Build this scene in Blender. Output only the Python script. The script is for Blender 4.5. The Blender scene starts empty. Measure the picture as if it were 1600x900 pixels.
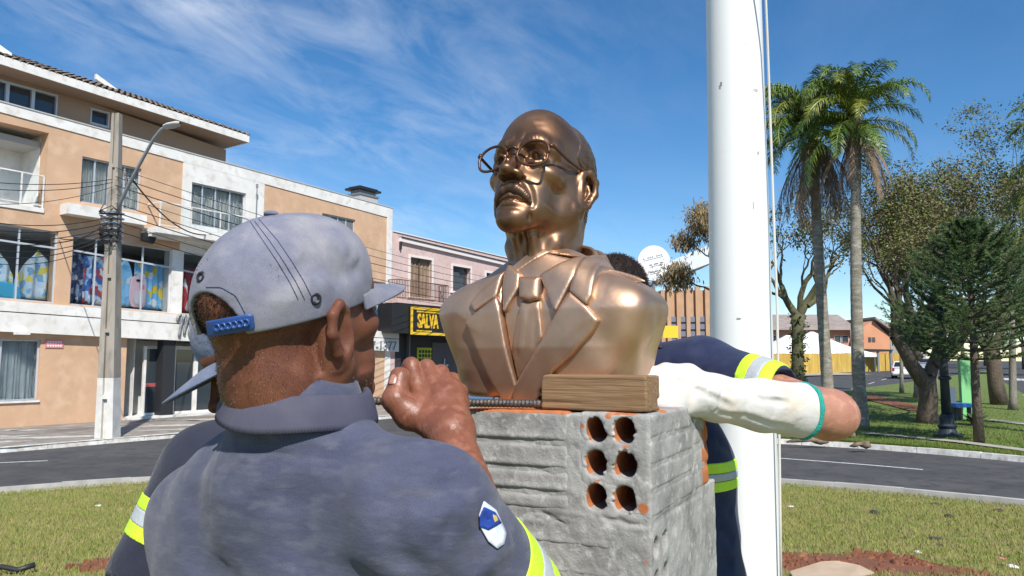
import bpy, bmesh, math, random
import numpy as np
from mathutils import Vector, Matrix, Euler
random.seed(7); rng = np.random.default_rng(7)
SC = bpy.context.scene
COL = SC.collection
R = math.radians
# ------------------------------------------------------------------ camera, world, sun, exposure
FPX, PITCH, CAMZ = 1190.0, math.atan(115/1190.0), 1.6
cam_d = bpy.data.cameras.new('camera'); cam_d.sensor_width = 36; cam_d.lens = 36*FPX/1600
cam_d.clip_start = .05; cam_d.clip_end = 4000

cam = bpy.data.objects.new('camera', cam_d); COL.objects.link(cam)
cam.location = (0, 0, CAMZ); cam.rotation_euler = (R(90)+PITCH, 0, 0); SC.camera = cam
SUN_EL, SUN_AZ = R(46), math.atan2(-.30, 1.0)      # light travels along (sin az, cos az): from behind the camera, a little from its right
W0 = bpy.data.worlds.new('World'); SC.world = W0; W0.use_nodes = True
nt = W0.node_tree; nt.nodes.clear()
def N(t, typ, **kw):
    n = t.nodes.new(typ)
    for k, v in kw.items(): setattr(n, k, v)
    return n
sky = N(nt, 'ShaderNodeTexSky', sky_type='NISHITA', sun_disc=False)
sky.sun_elevation = SUN_EL; sky.sun_rotation = math.pi + SUN_AZ
sky.altitude = 900; sky.air_density = 1.0; sky.dust_density = 0.0; sky.ozone_density = 2.0
tc = N(nt, 'ShaderNodeTexCoord'); sep = N(nt, 'ShaderNodeSeparateXYZ'); nt.links.new(tc.outputs['Generated'], sep.inputs[0])
def mth(t, op, a, b=None, c=None):
    n = N(t, 'ShaderNodeMath', operation=op)
    for i, v in enumerate((a, b, c)):
        if v is None: continue
        if isinstance(v, (int, float)): n.inputs[i].default_value = v
        else: t.links.new(v, n.inputs[i])
    return n.outputs[0]
# cirrus: noise on the direction projected to a high plane
den = mth(nt, 'MAXIMUM', mth(nt, 'ADD', sep.outputs[2], .12), .02)
cx = mth(nt, 'DIVIDE', sep.outputs[0], den); cy = mth(nt, 'DIVIDE', sep.outputs[1], den)
cmb = N(nt, 'ShaderNodeCombineXYZ'); nt.links.new(cx, cmb.inputs[0]); nt.links.new(cy, cmb.inputs[1])
mp = N(nt, 'ShaderNodeMapping'); mp.vector_type = 'TEXTURE'; mp.inputs['Rotation'].default_value = (0, 0, R(62)); mp.inputs['Scale'].default_value = (1.5, .75, 1); mp.inputs['Location'].default_value = (.9, 3.1, 0)
nt.links.new(cmb.outputs[0], mp.inputs[0])
n1 = N(nt, 'ShaderNodeTexNoise'); n1.inputs['Scale'].default_value = 3.4; n1.inputs['Detail'].default_value = 9; n1.inputs['Roughness'].default_value = .62; n1.inputs['Distortion'].default_value = .5
nt.links.new(mp.outputs[0], n1.inputs['Vector'])
n2 = N(nt, 'ShaderNodeTexNoise'); n2.inputs['Scale'].default_value = .8; n2.inputs['Detail'].default_value = 3
nt.links.new(cmb.outputs[0], n2.inputs['Vector'])
cl = N(nt, 'ShaderNodeClamp'); 
side = N(nt, 'ShaderNodeMapRange'); side.inputs[1].default_value = .12; side.inputs[2].default_value = -.36; nt.links.new(sep.outputs[0], side.inputs[0])   # the cirrus lies to the left, the right half is clear
_c = mth(nt, 'MULTIPLY', mth(nt, 'MULTIPLY', mth(nt, 'MAXIMUM', mth(nt, 'MULTIPLY_ADD', n1.outputs[0], 2.8, -1.12), 0.0), mth(nt, 'MAXIMUM', mth(nt, 'MULTIPLY_ADD', n2.outputs[0], 3.0, -1.0), 0.0)), mth(nt, 'MULTIPLY_ADD', side.outputs[0], .92, .08))
nt.links.new(_c, cl.inputs[0]); cl.inputs[2].default_value = .75
hsv = N(nt, 'ShaderNodeHueSaturation'); hsv.inputs['Saturation'].default_value = 1.30; hsv.inputs['Value'].default_value = 1.04
nt.links.new(sky.outputs[0], hsv.inputs['Color'])
mixc = N(nt, 'ShaderNodeMixRGB'); nt.links.new(cl.outputs[0], mixc.inputs[0]); nt.links.new(hsv.outputs[0], mixc.inputs[1]); mixc.inputs[2].default_value = (7.2, 7.6, 8.2, 1)
bg = N(nt, 'ShaderNodeBackground'); bg.inputs[1].default_value = .10
out = N(nt, 'ShaderNodeOutputWorld'); nt.links.new(mixc.outputs[0], bg.inputs[0]); nt.links.new(bg.outputs[0], out.inputs[0])
sl = bpy.data.lights.new('sun', 'SUN'); sl.energy = 4.3; sl.angle = R(.55); sl.color = (1, .95, .87)
so = bpy.data.objects.new('sun', sl); COL.objects.link(so); so.location = (0, -20, 30)
sd = Vector((math.sin(SUN_AZ)*math.cos(SUN_EL), math.cos(SUN_AZ)*math.cos(SUN_EL), -math.sin(SUN_EL)))
so.rotation_euler = sd.to_track_quat('-Z', 'Y').to_euler()
SC.view_settings.view_transform = 'Standard'; SC.view_settings.look = 'None'; SC.view_settings.exposure = .45; SC.view_settings.gamma = 1
SC.cycles.use_denoising = True; SC.cycles.max_bounces = 6

# ------------------------------------------------------------------ helpers: pixels of the survey photo to points in the place
CP, SP = math.cos(PITCH), math.sin(PITCH)
def ray(px, py):
    u, v = (px-800)/FPX, (450-py)/FPX
    return Vector((u, CP - v*SP, SP + v*CP))
def at(px, py, Y):
    d = ray(px, py); t = Y/d.y
    return Vector((d.x*t, Y, CAMZ + d.z*t))
def ssm(a, b, x):
    t = min(1, max(0, (x-a)/(b-a))); return t*t*(3-2*t)
ISL, ISR = (-1.0, 2.3), 11.9
def rise(x, y): return .016*max(0, min(y, 170)-24)*ssm(-2, 10, x)
def gz(x, y): return -.5 + rise(x, y)
def ground_at(px, py, off=0.0):
    d = ray(px, py); c = Vector((0, 0, CAMZ)); f = lambda t: (c+d*t).z-gz((c+d*t).x, (c+d*t).y)-off
    t = .5
    while f(t) > 0 and t < 300: t *= 1.03
    lo, hi = t/1.03, t
    for _ in range(40):
        m_ = (lo+hi)/2
        if f(m_) > 0: lo = m_
        else: hi = m_
    p = c+d*hi
    return Vector((p.x, p.y, gz(p.x, p.y)+off))
# ------------------------------------------------------------------ materials
MATS = {}
def pbr(name, col, rough=.7, col2=None, vs=6.0, vmix=.5, bump=0.0, bs=60.0, metal=0.0, spec=.5, col3=None, v3=25.0, detail=4, dist=.01, sss=0.0, coat=0.0, lo=.35, hi=.65, stretch=None, trans=0.0, rough2=None, gen=False):
    if name in MATS: return MATS[name]
    m = bpy.data.materials.new(name); m.use_nodes = True; t = m.node_tree; b = t.nodes['Principled BSDF']
    b.inputs['Roughness'].default_value = rough; b.inputs['Metallic'].default_value = metal
    b.inputs['Specular IOR Level'].default_value = spec
    if sss: b.inputs['Subsurface Weight'].default_value = sss; b.inputs['Subsurface Radius'].default_value = (.012, .005, .003); b.inputs['Subsurface Scale'].default_value = 1
    if coat: b.inputs['Coat Weight'].default_value = coat; b.inputs['Coat Roughness'].default_value = .08
    if trans: b.inputs['Transmission Weight'].default_value = trans
    tcn = N(t, 'ShaderNodeTexCoord'); vec = tcn.outputs['Object']
    if stretch:
        mpn = N(t, 'ShaderNodeMapping'); mpn.inputs['Scale'].default_value = stretch; t.links.new(vec, mpn.inputs[0]); vec = mpn.outputs[0]
    c4 = (*col, 1)
    b.inputs['Base Color'].default_value = c4
    last = None
    if col2 is not None:
        n = N(t, 'ShaderNodeTexNoise'); n.inputs['Scale'].default_value = vs; n.inputs['Detail'].default_value = detail; n.inputs['Roughness'].default_value = .6
        t.links.new(vec, n.inputs['Vector'])
        mr = N(t, 'ShaderNodeMapRange'); mr.inputs[1].default_value = lo; mr.inputs[2].default_value = hi; t.links.new(n.outputs[0], mr.inputs[0]); mr.inputs[4].default_value = vmix*2 if vmix < .5 else 1
        mx = N(t, 'ShaderNodeMixRGB'); mx.inputs[1].default_value = c4; mx.inputs[2].default_value = (*col2, 1); t.links.new(mr.outputs[0], mx.inputs[0]); last = mx.outputs[0]
        if rough2 is not None:
            mr2 = N(t, 'ShaderNodeMapRange'); t.links.new(mr.outputs[0], mr2.inputs[0]); mr2.inputs[3].default_value = rough; mr2.inputs[4].default_value = rough2; t.links.new(mr2.outputs[0], b.inputs['Roughness'])
        if col3 is not None:
            nn = N(t, 'ShaderNodeTexNoise'); nn.inputs['Scale'].default_value = v3; nn.inputs['Detail'].default_value = 5; t.links.new(vec, nn.inputs['Vector'])
            mr3 = N(t, 'ShaderNodeMapRange'); mr3.inputs[1].default_value = .5; mr3.inputs[2].default_value = .72; t.links.new(nn.outputs[0], mr3.inputs[0])
            mx3 = N(t, 'ShaderNodeMixRGB'); t.links.new(mr3.outputs[0], mx3.inputs[0]); t.links.new(last, mx3.inputs[1]); mx3.inputs[2].default_value = (*col3, 1); last = mx3.outputs[0]
        t.links.new(last, b.inputs['Base Color'])
    if bump:
        nb = N(t, 'ShaderNodeTexNoise'); nb.inputs['Scale'].default_value = bs; nb.inputs['Detail'].default_value = 5; t.links.new(vec, nb.inputs['Vector'])
        bp = N(t, 'ShaderNodeBump'); bp.inputs['Strength'].default_value = bump; bp.inputs['Distance'].default_value = dist
        t.links.new(nb.outputs[0], bp.inputs['Height']); t.links.new(bp.outputs[0], b.inputs['Normal'])
    MATS[name] = m; return m
def nodes(m): return m.node_tree, m.node_tree.nodes['Principled BSDF']
# ------------------------------------------------------------------ mesh collecting and objects
class MB:
    def __init__(s): s.v = []; s.f = []
    def add(s, vs, fs):
        o = len(s.v); s.v += [tuple(v) for v in vs]; s.f += [tuple(i+o for i in f) for f in fs]; return s
    def box(s, a, b):
        (x0, y0, z0), (x1, y1, z1) = a, b
        return s.add([(x0,y0,z0),(x1,y0,z0),(x1,y1,z0),(x0,y1,z0),(x0,y0,z1),(x1,y0,z1),(x1,y1,z1),(x0,y1,z1)],
                     [(0,3,2,1),(4,5,6,7),(0,1,5,4),(1,2,6,5),(2,3,7,6),(3,0,4,7)])
    def hexa(s, q0, q1):       # two quads, joined
        return s.add(list(q0)+list(q1), [(3,2,1,0),(4,5,6,7),(0,1,5,4),(1,2,6,5),(2,3,7,6),(3,0,4,7)])
    def prism(s, poly, d):     # polygon of 3-D points, pushed along vector d
        n = len(poly); d = Vector(d)
        vs = [Vector(p) for p in poly] + [Vector(p)+d for p in poly]
        return s.add(vs, [tuple(range(n))[::-1], tuple(range(n, 2*n))] + [(i, (i+1) % n, n+(i+1) % n, n+i) for i in range(n)])
    def tube(s, pts, r, n=8, cap=True):
        pts = [Vector(p) for p in pts]; rs = r if isinstance(r, (list, tuple)) else [r]*len(pts)
        rings = []; up = Vector((0, 0, 1)); px = None
        for i, p in enumerate(pts):
            t = (pts[min(i+1, len(pts)-1)] - pts[max(i-1, 0)]).normalized()
            if px is None:
                px = t.cross(up); 
                if px.length < .05: px = t.cross(Vector((1, 0, 0)))
            px = (px - t*px.dot(t)).normalized(); py = t.cross(px)
            rings.append([p + px*math.cos(2*math.pi*k/n)*rs[i] + py*math.sin(2*math.pi*k/n)*rs[i] for k in range(n)])
        vs = [v for rg in rings for v in rg]; fs = []
        for i in range(len(pts)-1):
            for k in range(n): fs.append((i*n+k, i*n+(k+1) % n, (i+1)*n+(k+1) % n, (i+1)*n+k))
        if cap: fs.append(tuple(range(n))[::-1]); fs.append(tuple(range((len(pts)-1)*n, len(pts)*n)))
        return s.add(vs, fs)
    def grid(s, P):            # P: rows of points
        h, w = len(P), len(P[0])
        return s.add([p for r_ in P for p in r_], [(i*w+j, i*w+j+1, (i+1)*w+j+1, (i+1)*w+j) for i in range(h-1) for j in range(w-1)])
    def lathe(s, prof, c, n=24):   # prof: (r, z)
        vs = [(c[0]+r*math.cos(2*math.pi*k/n), c[1]+r*math.sin(2*math.pi*k/n), c[2]+z) for r, z in prof for k in range(n)]
        fs = [(i*n+k, i*n+(k+1) % n, (i+1)*n+(k+1) % n, (i+1)*n+k) for i in range(len(prof)-1) for k in range(n)]
        fs += [tuple(range(n))[::-1], tuple(range((len(prof)-1)*n, len(prof)*n))]
        return s.add(vs, fs)
    def mesh(s, name): 
        me = bpy.data.meshes.new(name); me.from_pydata(s.v, [], s.f); me.validate(); me.update(); return me
ROOTLOC = {}
def link(name, me, m=None, parent=None, smooth=False, bevel=0.0, label=None):
    if isinstance(me, MB): me = me.mesh(name)
    o = bpy.data.objects.new(name, me); COL.objects.link(o)
    if m is not None and len(me.materials) == 0: me.materials.append(m)
    if smooth: me.polygons.foreach_set('use_smooth', [True]*len(me.polygons)); me.update()
    if bevel:
        bv = o.modifiers.new('bevel', 'BEVEL'); bv.width = bevel; bv.segments = 2; bv.limit_method = 'ANGLE'; bv.angle_limit = R(40)
    if parent is not None: attach(o, parent)
    if label: o['label'] = label
    return o
def rootmat(p):
    M = Matrix.Identity(4)
    chain = []
    while p is not None: chain.append(p); p = p.parent
    for q in reversed(chain):
        if q.parent is not None: M = M @ q.matrix_parent_inverse
        M = M @ Matrix.LocRotScale(q.location, q.rotation_euler, q.scale)
    return M
def attach(o, parent):
    o.parent = parent; o.matrix_parent_inverse = rootmat(parent).inverted()
def attach_local(o, parent): o.parent = parent
def tag(o, label=None, cat=None, group=None, kind=None):
    if label: o['label'] = label
    if cat: o['category'] = cat
    if group: o['group'] = group
    if kind: o['kind'] = kind
    return o
def empty(name, loc, label=None, cat=None, group=None):
    o = bpy.data.objects.new(name, None); COL.objects.link(o); o.location = loc; o.empty_display_size = .1
    return tag(o, label, cat, group)
def structure(name, me, m, smooth=False): return tag(link(name, me, m, smooth=smooth), kind='structure')
def copy_tree(o, parent=None):
    c = o.copy(); COL.objects.link(c)
    if parent is not None: c.parent = parent
    for ch in o.children: copy_tree(ch, c)
    return c
def text(name, s, m, size, origin, ux, uy, parent, extrude=.004, shear=0.0, align='CENTER', fit=None, offset=0.0):
    cu = bpy.data.curves.new(name, 'FONT'); cu.body = s; cu.size = size; cu.extrude = extrude; cu.shear = shear; cu.align_x = align; cu.align_y = 'CENTER'; cu.offset = offset
    cu.materials.append(m); o = bpy.data.objects.new(name, cu); COL.objects.link(o)
    ux = Vector(ux).normalized(); uy = Vector(uy).normalized(); uz = ux.cross(uy)
    M = Matrix((ux, uy, uz)).transposed().to_4x4(); M.translation = Vector(origin)
    if fit: M = M @ Matrix.Diagonal((fit[0], fit[1], 1, 1))
    me = bpy.data.meshes.new_from_object(o); bpy.data.objects.remove(o)
    par = list(range(len(me.vertices)))
    def find(i):
        while par[i] != i: par[i] = par[par[i]]; i = par[i]
        return i
    for e in me.edges: par[find(e.vertices[0])] = find(e.vertices[1])
    groups = {}
    for p in me.polygons: groups.setdefault(find(p.vertices[0]), []).append(tuple(p.vertices))
    for fs_ in groups.values():
        ids = sorted({i for f in fs_ for i in f}); ix = {v: k for k, v in enumerate(ids)}
        link(name, MB().add([M @ me.vertices[i].co for i in ids], [tuple(ix[i] for i in f) for f in fs_]), m, parent)
    bpy.data.meshes.remove(me)
def attach_mat(o, parent, M):
    o.parent = parent; o.matrix_parent_inverse = rootmat(parent).inverted(); l, r, s = M.decompose(); o.location = l; o.rotation_mode = 'XYZ'; o.rotation_euler = r.to_euler(); o.scale = s
# ------------------------------------------------------------------ sculpting: distance fields to meshes
def rot_to(a):
    return np.array(Euler(tuple(R(x) for x in a)).to_matrix()) if a is not None else None
class SDF:
    def __init__(s, lo, hi, h):
        s.lo = np.array(lo, float); s.h = h
        s.n = np.ceil((np.array(hi)-s.lo)/h).astype(int)+1
        s.ax = [(s.lo[i]+h*np.arange(s.n[i])).astype(np.float32) for i in range(3)]
        s.D = np.full(s.n, .06, np.float32)
    def blk(s, lo, hi, m):
        a = np.clip(np.floor((np.array(lo)-m-s.lo)/s.h).astype(int), 0, s.n); b = np.clip(np.ceil((np.array(hi)+m-s.lo)/s.h).astype(int)+1, 0, s.n)
        if np.any(b <= a): return None, None
        sl_ = tuple(slice(a[i], b[i]) for i in range(3))
        return sl_, (s.ax[0][sl_[0]][:, None, None], s.ax[1][sl_[1]][None, :, None], s.ax[2][sl_[2]][None, None, :])
    def comb(s, sl_, d, k, op):
        D = s.D[sl_]
        if op == 'sub': d = -d
        if op == 'add':
            if k > 0:
                h = np.maximum(k-np.abs(D-d), 0)/k; s.D[sl_] = np.minimum(D, d)-h*h*k*.25
            else: s.D[sl_] = np.minimum(D, d)
        else:
            if k > 0:
                h = np.maximum(k-np.abs(D-d), 0)/k; s.D[sl_] = np.maximum(D, d)+h*h*k*.25
            else: s.D[sl_] = np.maximum(D, d)
    def ell(s, c, r, k=.01, rot=None, op='add'):
        r = np.array(r, float) if not np.isscalar(r) else np.array([r]*3); R_ = r.max() if rot is not None else r
        sl_, g = s.blk(np.array(c)-R_, np.array(c)+R_, k+3*s.h)
        if sl_ is None: return s
        p = [g[i]-np.float32(c[i]) for i in range(3)]
        if rot is not None:
            M = rot_to(rot); p = [p[0]*M[0, i]+p[1]*M[1, i]+p[2]*M[2, i] for i in range(3)]
        q = [(p[i]/r[i])**2 for i in range(3)]; k0 = np.sqrt(q[0]+q[1]+q[2])
        k1 = np.sqrt(q[0]/r[0]**2+q[1]/r[1]**2+q[2]/r[2]**2)+1e-9
        s.comb(sl_, (k0*(k0-1)/k1).astype(np.float32), k, op); return s
    def cone(s, a, b, ra, rb=None, k=.01, op='add', flat=None):
        rb = ra if rb is None else rb
        a = np.array(a, float); b = np.array(b, float); rm = max(ra, rb)
        sl_, g = s.blk(np.minimum(a, b)-rm, np.maximum(a, b)+rm, k+3*s.h)
        if sl_ is None: return s
        ab = b-a; L2 = (ab**2).sum()+1e-12
        p = [g[i]-np.float32(a[i]) for i in range(3)]
        t = np.clip((p[0]*ab[0]+p[1]*ab[1]+p[2]*ab[2])/L2, 0, 1)
        d = np.sqrt((p[0]-t*ab[0])**2+(p[1]-t*ab[1])**2+(p[2]-t*ab[2])**2)-(ra+(rb-ra)*t)
        s.comb(sl_, d.astype(np.float32), k, op); return s
    def chain(s, pts, rs, k=.01, op='add'):
        if np.isscalar(rs): rs = [rs]*len(pts)
        for i in range(len(pts)-1): s.cone(pts[i], pts[i+1], rs[i], rs[i+1], k, op)
        return s
    def box(s, c, hs, rd=.003, k=.005, rot=None, op='add'):
        hs = np.array(hs, float); Rm = np.linalg.norm(hs)
        sl_, g = s.blk(np.array(c)-Rm, np.array(c)+Rm, k+3*s.h)
        if sl_ is None: return s
        p = [g[i]-np.float32(c[i]) for i in range(3)]
        if rot is not None:
            M = rot_to(rot); p = [p[0]*M[0, i]+p[1]*M[1, i]+p[2]*M[2, i] for i in range(3)]
        q = [np.abs(p[i])-(hs[i]-rd) for i in range(3)]
        d = np.sqrt(np.maximum(q[0], 0)**2+np.maximum(q[1], 0)**2+np.maximum(q[2], 0)**2)+np.minimum(np.maximum(np.maximum(q[0], q[1]), q[2]), 0)-rd
        s.comb(sl_, d.astype(np.float32), k, op); return s
    def bump(s, c, r, amp, rot=None):
        """soft local swelling (amp > 0) or hollow (amp < 0)"""
        r = np.array(r, float) if not np.isscalar(r) else np.array([r]*3)
        sl_, g = s.blk(np.array(c)-2.2*r.max(), np.array(c)+2.2*r.max(), 0)
        if sl_ is None: return s
        p = [g[i]-np.float32(c[i]) for i in range(3)]
        if rot is not None:
            M = rot_to(rot); p = [p[0]*M[0, i]+p[1]*M[1, i]+p[2]*M[2, i] for i in range(3)]
        s.D[sl_] -= (amp*np.exp(-((p[0]/r[0])**2+(p[1]/r[1])**2+(p[2]/r[2])**2))).astype(np.float32); return s
    def crease(s, pts, w, amp):
        """soft line: amp > 0 ridge, amp < 0 furrow"""
        pts = [np.array(p, float) for p in pts]; P = np.array(pts)
        sl_, g = s.blk(P.min(0), P.max(0), 2.3*w)
        if sl_ is None: return s
        dm = None; L = len(pts)-1
        for i in range(L):
            a, b = pts[i], pts[i+1]; ab = b-a; L2 = (ab**2).sum()+1e-12
            p = [g[j]-np.float32(a[j]) for j in range(3)]
            t = np.clip((p[0]*ab[0]+p[1]*ab[1]+p[2]*ab[2])/L2, 0, 1)
            d = (p[0]-t*ab[0])**2+(p[1]-t*ab[1])**2+(p[2]-t*ab[2])**2
            u = (i+t)/L
            e = np.exp(-d/(w*w))*np.clip(np.minimum(u, 1-u)*5, 0, 1)**.6
            dm = e if dm is None else np.maximum(dm, e)
        s.D[sl_] -= (amp*dm).astype(np.float32); return s
    def plane(s, p, n, k=.0, keep='below'):
        n = np.array(n, float); n = n/np.linalg.norm(n)
        d = ((s.ax[0][:, None, None]-p[0])*n[0]+(s.ax[1][None, :, None]-p[1])*n[1]+(s.ax[2][None, None, :]-p[2])*n[2]).astype(np.float32)
        s.comb((slice(None),)*3, d, k, 'int'); return s
    def func(s, fn, k=0.0, op='add'):
        d = fn(s.ax[0][:, None, None], s.ax[1][None, :, None], s.ax[2][None, None, :]).astype(np.float32)
        s.comb((slice(None),)*3, np.broadcast_to(d, s.D.shape), k, op); return s
    def disp(s, fn):
        s.D -= np.broadcast_to(fn(s.ax[0][:, None, None], s.ax[1][None, :, None], s.ax[2][None, None, :]), s.D.shape).astype(np.float32); return s
    def copy(s):
        c = SDF.__new__(SDF); c.lo, c.h, c.n, c.ax, c.D = s.lo, s.h, s.n, s.ax, s.D.copy(); return c
    def surf(s, relax=1):
        D = s.D.copy()
        for i in range(3):     # close at the border of the grid
            ix = [slice(None)]*3
            ix[i] = 0; D[tuple(ix)] = np.maximum(D[tuple(ix)], s.h*.5); ix[i] = -1; D[tuple(ix)] = np.maximum(D[tuple(ix)], s.h*.5)
        I = D < 0; nx, ny, nz = D.shape
        cnt = np.zeros((nx-1, ny-1, nz-1), np.int8)
        for dx in (0, 1):
            for dy in (0, 1):
                for dz in (0, 1): cnt += I[dx:nx-1+dx, dy:ny-1+dy, dz:nz-1+dz]
        act = (cnt > 0) & (cnt < 8); idx = np.argwhere(act); nv = len(idx)
        vid = np.full(act.shape, -1, np.int64); vid[act] = np.arange(nv)
        acc = np.zeros((nv, 3)); num = np.zeros(nv)
        cor = [(a, b, c) for a in (0, 1) for b in (0, 1) for c in (0, 1)]
        val = {c: D[idx[:, 0]+c[0], idx[:, 1]+c[1], idx[:, 2]+c[2]].astype(float) for c in cor}
        for c in cor:
            for ax in range(3):
                if c[ax] == 0:
                    e = list(c); e[ax] = 1; e = tuple(e)
                    a, b = val[c], val[e]; m = (a < 0) != (b < 0)
                    t = np.where(m, a/np.where(m, a-b, 1), 0)
                    pos = np.tile(np.array(c, float), (nv, 1)); pos[:, ax] += t
                    acc[m] += pos[m]; num[m] += 1
        V = s.lo + (idx + acc/np.maximum(num, 1)[:, None])*s.h
        F = []
        for ax in range(3):
            a = [slice(None)]*3; b = [slice(None)]*3; a[ax] = slice(0, -1); b[ax] = slice(1, None)
            A, B = I[tuple(a)], I[tuple(b)]; ch = A != B
            e = np.argwhere(ch)
            u, w = (ax+1) % 3, (ax+2) % 3
            ok = (e[:, u] > 0) & (e[:, w] > 0) & (e[:, u] < act.shape[u]) & (e[:, w] < act.shape[w]); e = e[ok]
            inside = A[e[:, 0], e[:, 1], e[:, 2]]
            def q(du, dw):
                t = e.copy(); t[:, u] -= du; t[:, w] -= dw; return vid[t[:, 0], t[:, 1], t[:, 2]]
            Q = np.stack([q(1, 1), q(0, 1), q(0, 0), q(1, 0)], 1)
            Q[~inside] = Q[~inside][:, ::-1]; F.append(Q)
        F = np.concatenate(F)
        for _ in range(relax):
            S_ = np.zeros_like(V); C_ = np.zeros(nv)
            for j in range(4):
                np.add.at(S_, F[:, j], V[F[:, (j+1) % 4]]+V[F[:, (j+3) % 4]]); np.add.at(C_, F[:, j], 2)
            V = V*.5 + .5*S_/np.maximum(C_, 1)[:, None]
        return V, F
def quads(name, V, F, m=None, smooth=True):
    me = bpy.data.meshes.new(name); k = F.shape[1]
    me.vertices.add(len(V)); me.vertices.foreach_set('co', np.asarray(V, np.float32).ravel())
    me.loops.add(F.size); me.loops.foreach_set('vertex_index', F.astype(np.int32).ravel())
    me.polygons.add(len(F)); me.polygons.foreach_set('loop_start', np.arange(0, F.size, k, dtype=np.int32)); 
    me.update(calc_edges=True)
    if smooth: me.polygons.foreach_set('use_smooth', np.ones(len(F), bool))
    me.validate()
    if m: me.materials.append(m)
    return me
def merge(*vf):
    Vs, Fs, o = [], [], 0
    for V, F in vf: Vs.append(V); Fs.append(F+o); o += len(V)
    return np.concatenate(Vs), np.concatenate(Fs)
def xf(V, M):
    M = np.array(M); return V @ M[:3, :3].T + M[:3, 3]
def in_poly(PX, PY, poly):
    """signed distance (negative inside) to a 2-D polygon; PX, PY broadcastable arrays"""
    P = np.array(poly, float); d = None; ins = None
    for i in range(len(P)):
        a, b = P[i], P[(i+1) % len(P)]; ab = b-a
        wx, wy = PX-a[0], PY-a[1]
        t = np.clip((wx*ab[0]+wy*ab[1])/((ab**2).sum()+1e-12), 0, 1)
        dd = (wx-t*ab[0])**2+(wy-t*ab[1])**2
        d = dd if d is None else np.minimum(d, dd)
        c = ((a[1] > PY) != (b[1] > PY)) & (PX < (b[0]-a[0])*(PY-a[1])/((b[1]-a[1]) if b[1] != a[1] else 1e-12)+a[0])
        ins = c if ins is None else ins ^ c
    return np.where(ins, -1, 1)*np.sqrt(d)
# ================================================================== GROUND, ROAD, KERBS
m_asph = pbr('asphalt', (.062, .062, .066), .88, (.095, .093, .092), .9, .5, .35, 320, col3=(.05, .05, .052), v3=5, spec=.3)
m_earth = pbr('far_ground', (.10, .12, .05), .95, (.16, .12, .07), .05)
m_kerb = pbr('kerb_paint', (.78, .77, .73), .8, (.52, .49, .44), 3.2, .5, .25, 40, col3=(.42, .36, .3), v3=9)
m_kerb2 = pbr('kerb_concrete', (.46, .44, .41), .9, (.34, .32, .29), 3.0, .5, .3, 60)
m_pave = pbr('pavement', (.20, .175, .15), .9, (.27, .24, .21), .9, .5, .25, 60, col3=(.36, .33, .30), v3=2.2)
m_white = pbr('road_paint', (.72, .72, .70), .7, (.35, .35, .34), 14, .5)
m_path = pbr('path_concrete', (.42, .39, .33), .9, (.32, .3, .26), 2, .5, .2, 50)
m_red = pbr('red_earth', (.23, .085, .04), .95, (.15, .05, .025), 3.5, .5, .9, 26, dist=.05, col3=(.33, .15, .08), v3=9)
# turf: dry lime-green lawn, with bare red soil where it has been dug
def turf_mat(name, g1, g2, g3, soil, soil_at=()):
    m = pbr(name, g1, .95, g2, 1.6, .5, .5, 90, dist=.02, col3=g3, v3=5.5); t, b = nodes(m)
    tcn = N(t, 'ShaderNodeTexCoord'); cur = b.inputs['Base Color'].links[0].from_socket
    nz = N(t, 'ShaderNodeTexNoise'); nz.inputs['Scale'].default_value = 1.7; nz.inputs['Detail'].default_value = 6; t.links.new(tcn.outputs['Object'], nz.inputs['Vector'])
    acc = None
    for (x, y, rx, ry) in soil_at:
        mpn = N(t, 'ShaderNodeMapping'); mpn.vector_type = 'TEXTURE'; mpn.inputs['Location'].default_value = (x, y, 0); mpn.inputs['Scale'].default_value = (rx, ry, 50)
        t.links.new(tcn.outputs['Object'], mpn.inputs[0])
        ln = N(t, 'ShaderNodeVectorMath', operation='LENGTH'); t.links.new(mpn.outputs[0], ln.inputs[0])
        v = mth(t, 'ADD', ln.outputs['Value'], mth(t, 'MULTIPLY_ADD', nz.outputs[0], 1.6, -.8))
        v = mth(t, 'SUBTRACT', 1.0, v); acc = v if acc is None else mth(t, 'MAXIMUM', acc, v)
    sp = mth(t, 'MULTIPLY_ADD', nz.outputs[0], 3.0, -2.02)
    acc = mth(t, 'MAXIMUM', acc, mth(t, 'MULTIPLY', sp, .5)) if acc is not None else sp
    mr = N(t, 'ShaderNodeMapRange'); mr.inputs[1].default_value = -.06; mr.inputs[2].default_value = .16; t.links.new(acc, mr.inputs[0])
    mx = N(t, 'ShaderNodeMixRGB'); t.links.new(mr.outputs[0], mx.inputs[0]); t.links.new(cur, mx.inputs[1]); 
    n3 = N(t, 'ShaderNodeTexNoise'); n3.inputs['Scale'].default_value = 9; n3.inputs['Detail'].default_value = 6; t.links.new(tcn.outputs['Object'], n3.inputs['Vector'])
    cr = N(t, 'ShaderNodeMixRGB'); t.links.new(n3.outputs[0], cr.inputs[0]); cr.inputs[1].default_value = (soil[0]*.55, soil[1]*.5, soil[2]*.5, 1); cr.inputs[2].default_value = (soil[0]*1.35, soil[1]*1.5, soil[2]*1.6, 1)
    t.links.new(cr.outputs[0], mx.inputs[2]); t.links.new(mx.outputs[0], b.inputs['Base Color'])
    return m
def island_z(x, y):
    r = math.hypot(x-ISL[0], y-ISL[1]); return -.37 + .37*(1-ssm(2.6, 11.6, r)) + .02*math.sin(x*1.3+y*.7)*ssm(3, 5, r)*(1-ssm(10, 11.8, r))
def island_at(px, py):
    d = ray(px, py); t = 6.0
    for _ in range(60):
        p = Vector((0, 0, CAMZ)) + d*t; t = .5*t + .5*(island_z(p.x, p.y)-CAMZ)/d.z
    return p
DIRT = [(island_at(1330, 880), 1.15, .42), (island_at(1240, 880), .6, .4), (island_at(190, 880), .42, .28), (island_at(1390, 872), .4, .3)]
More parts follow.
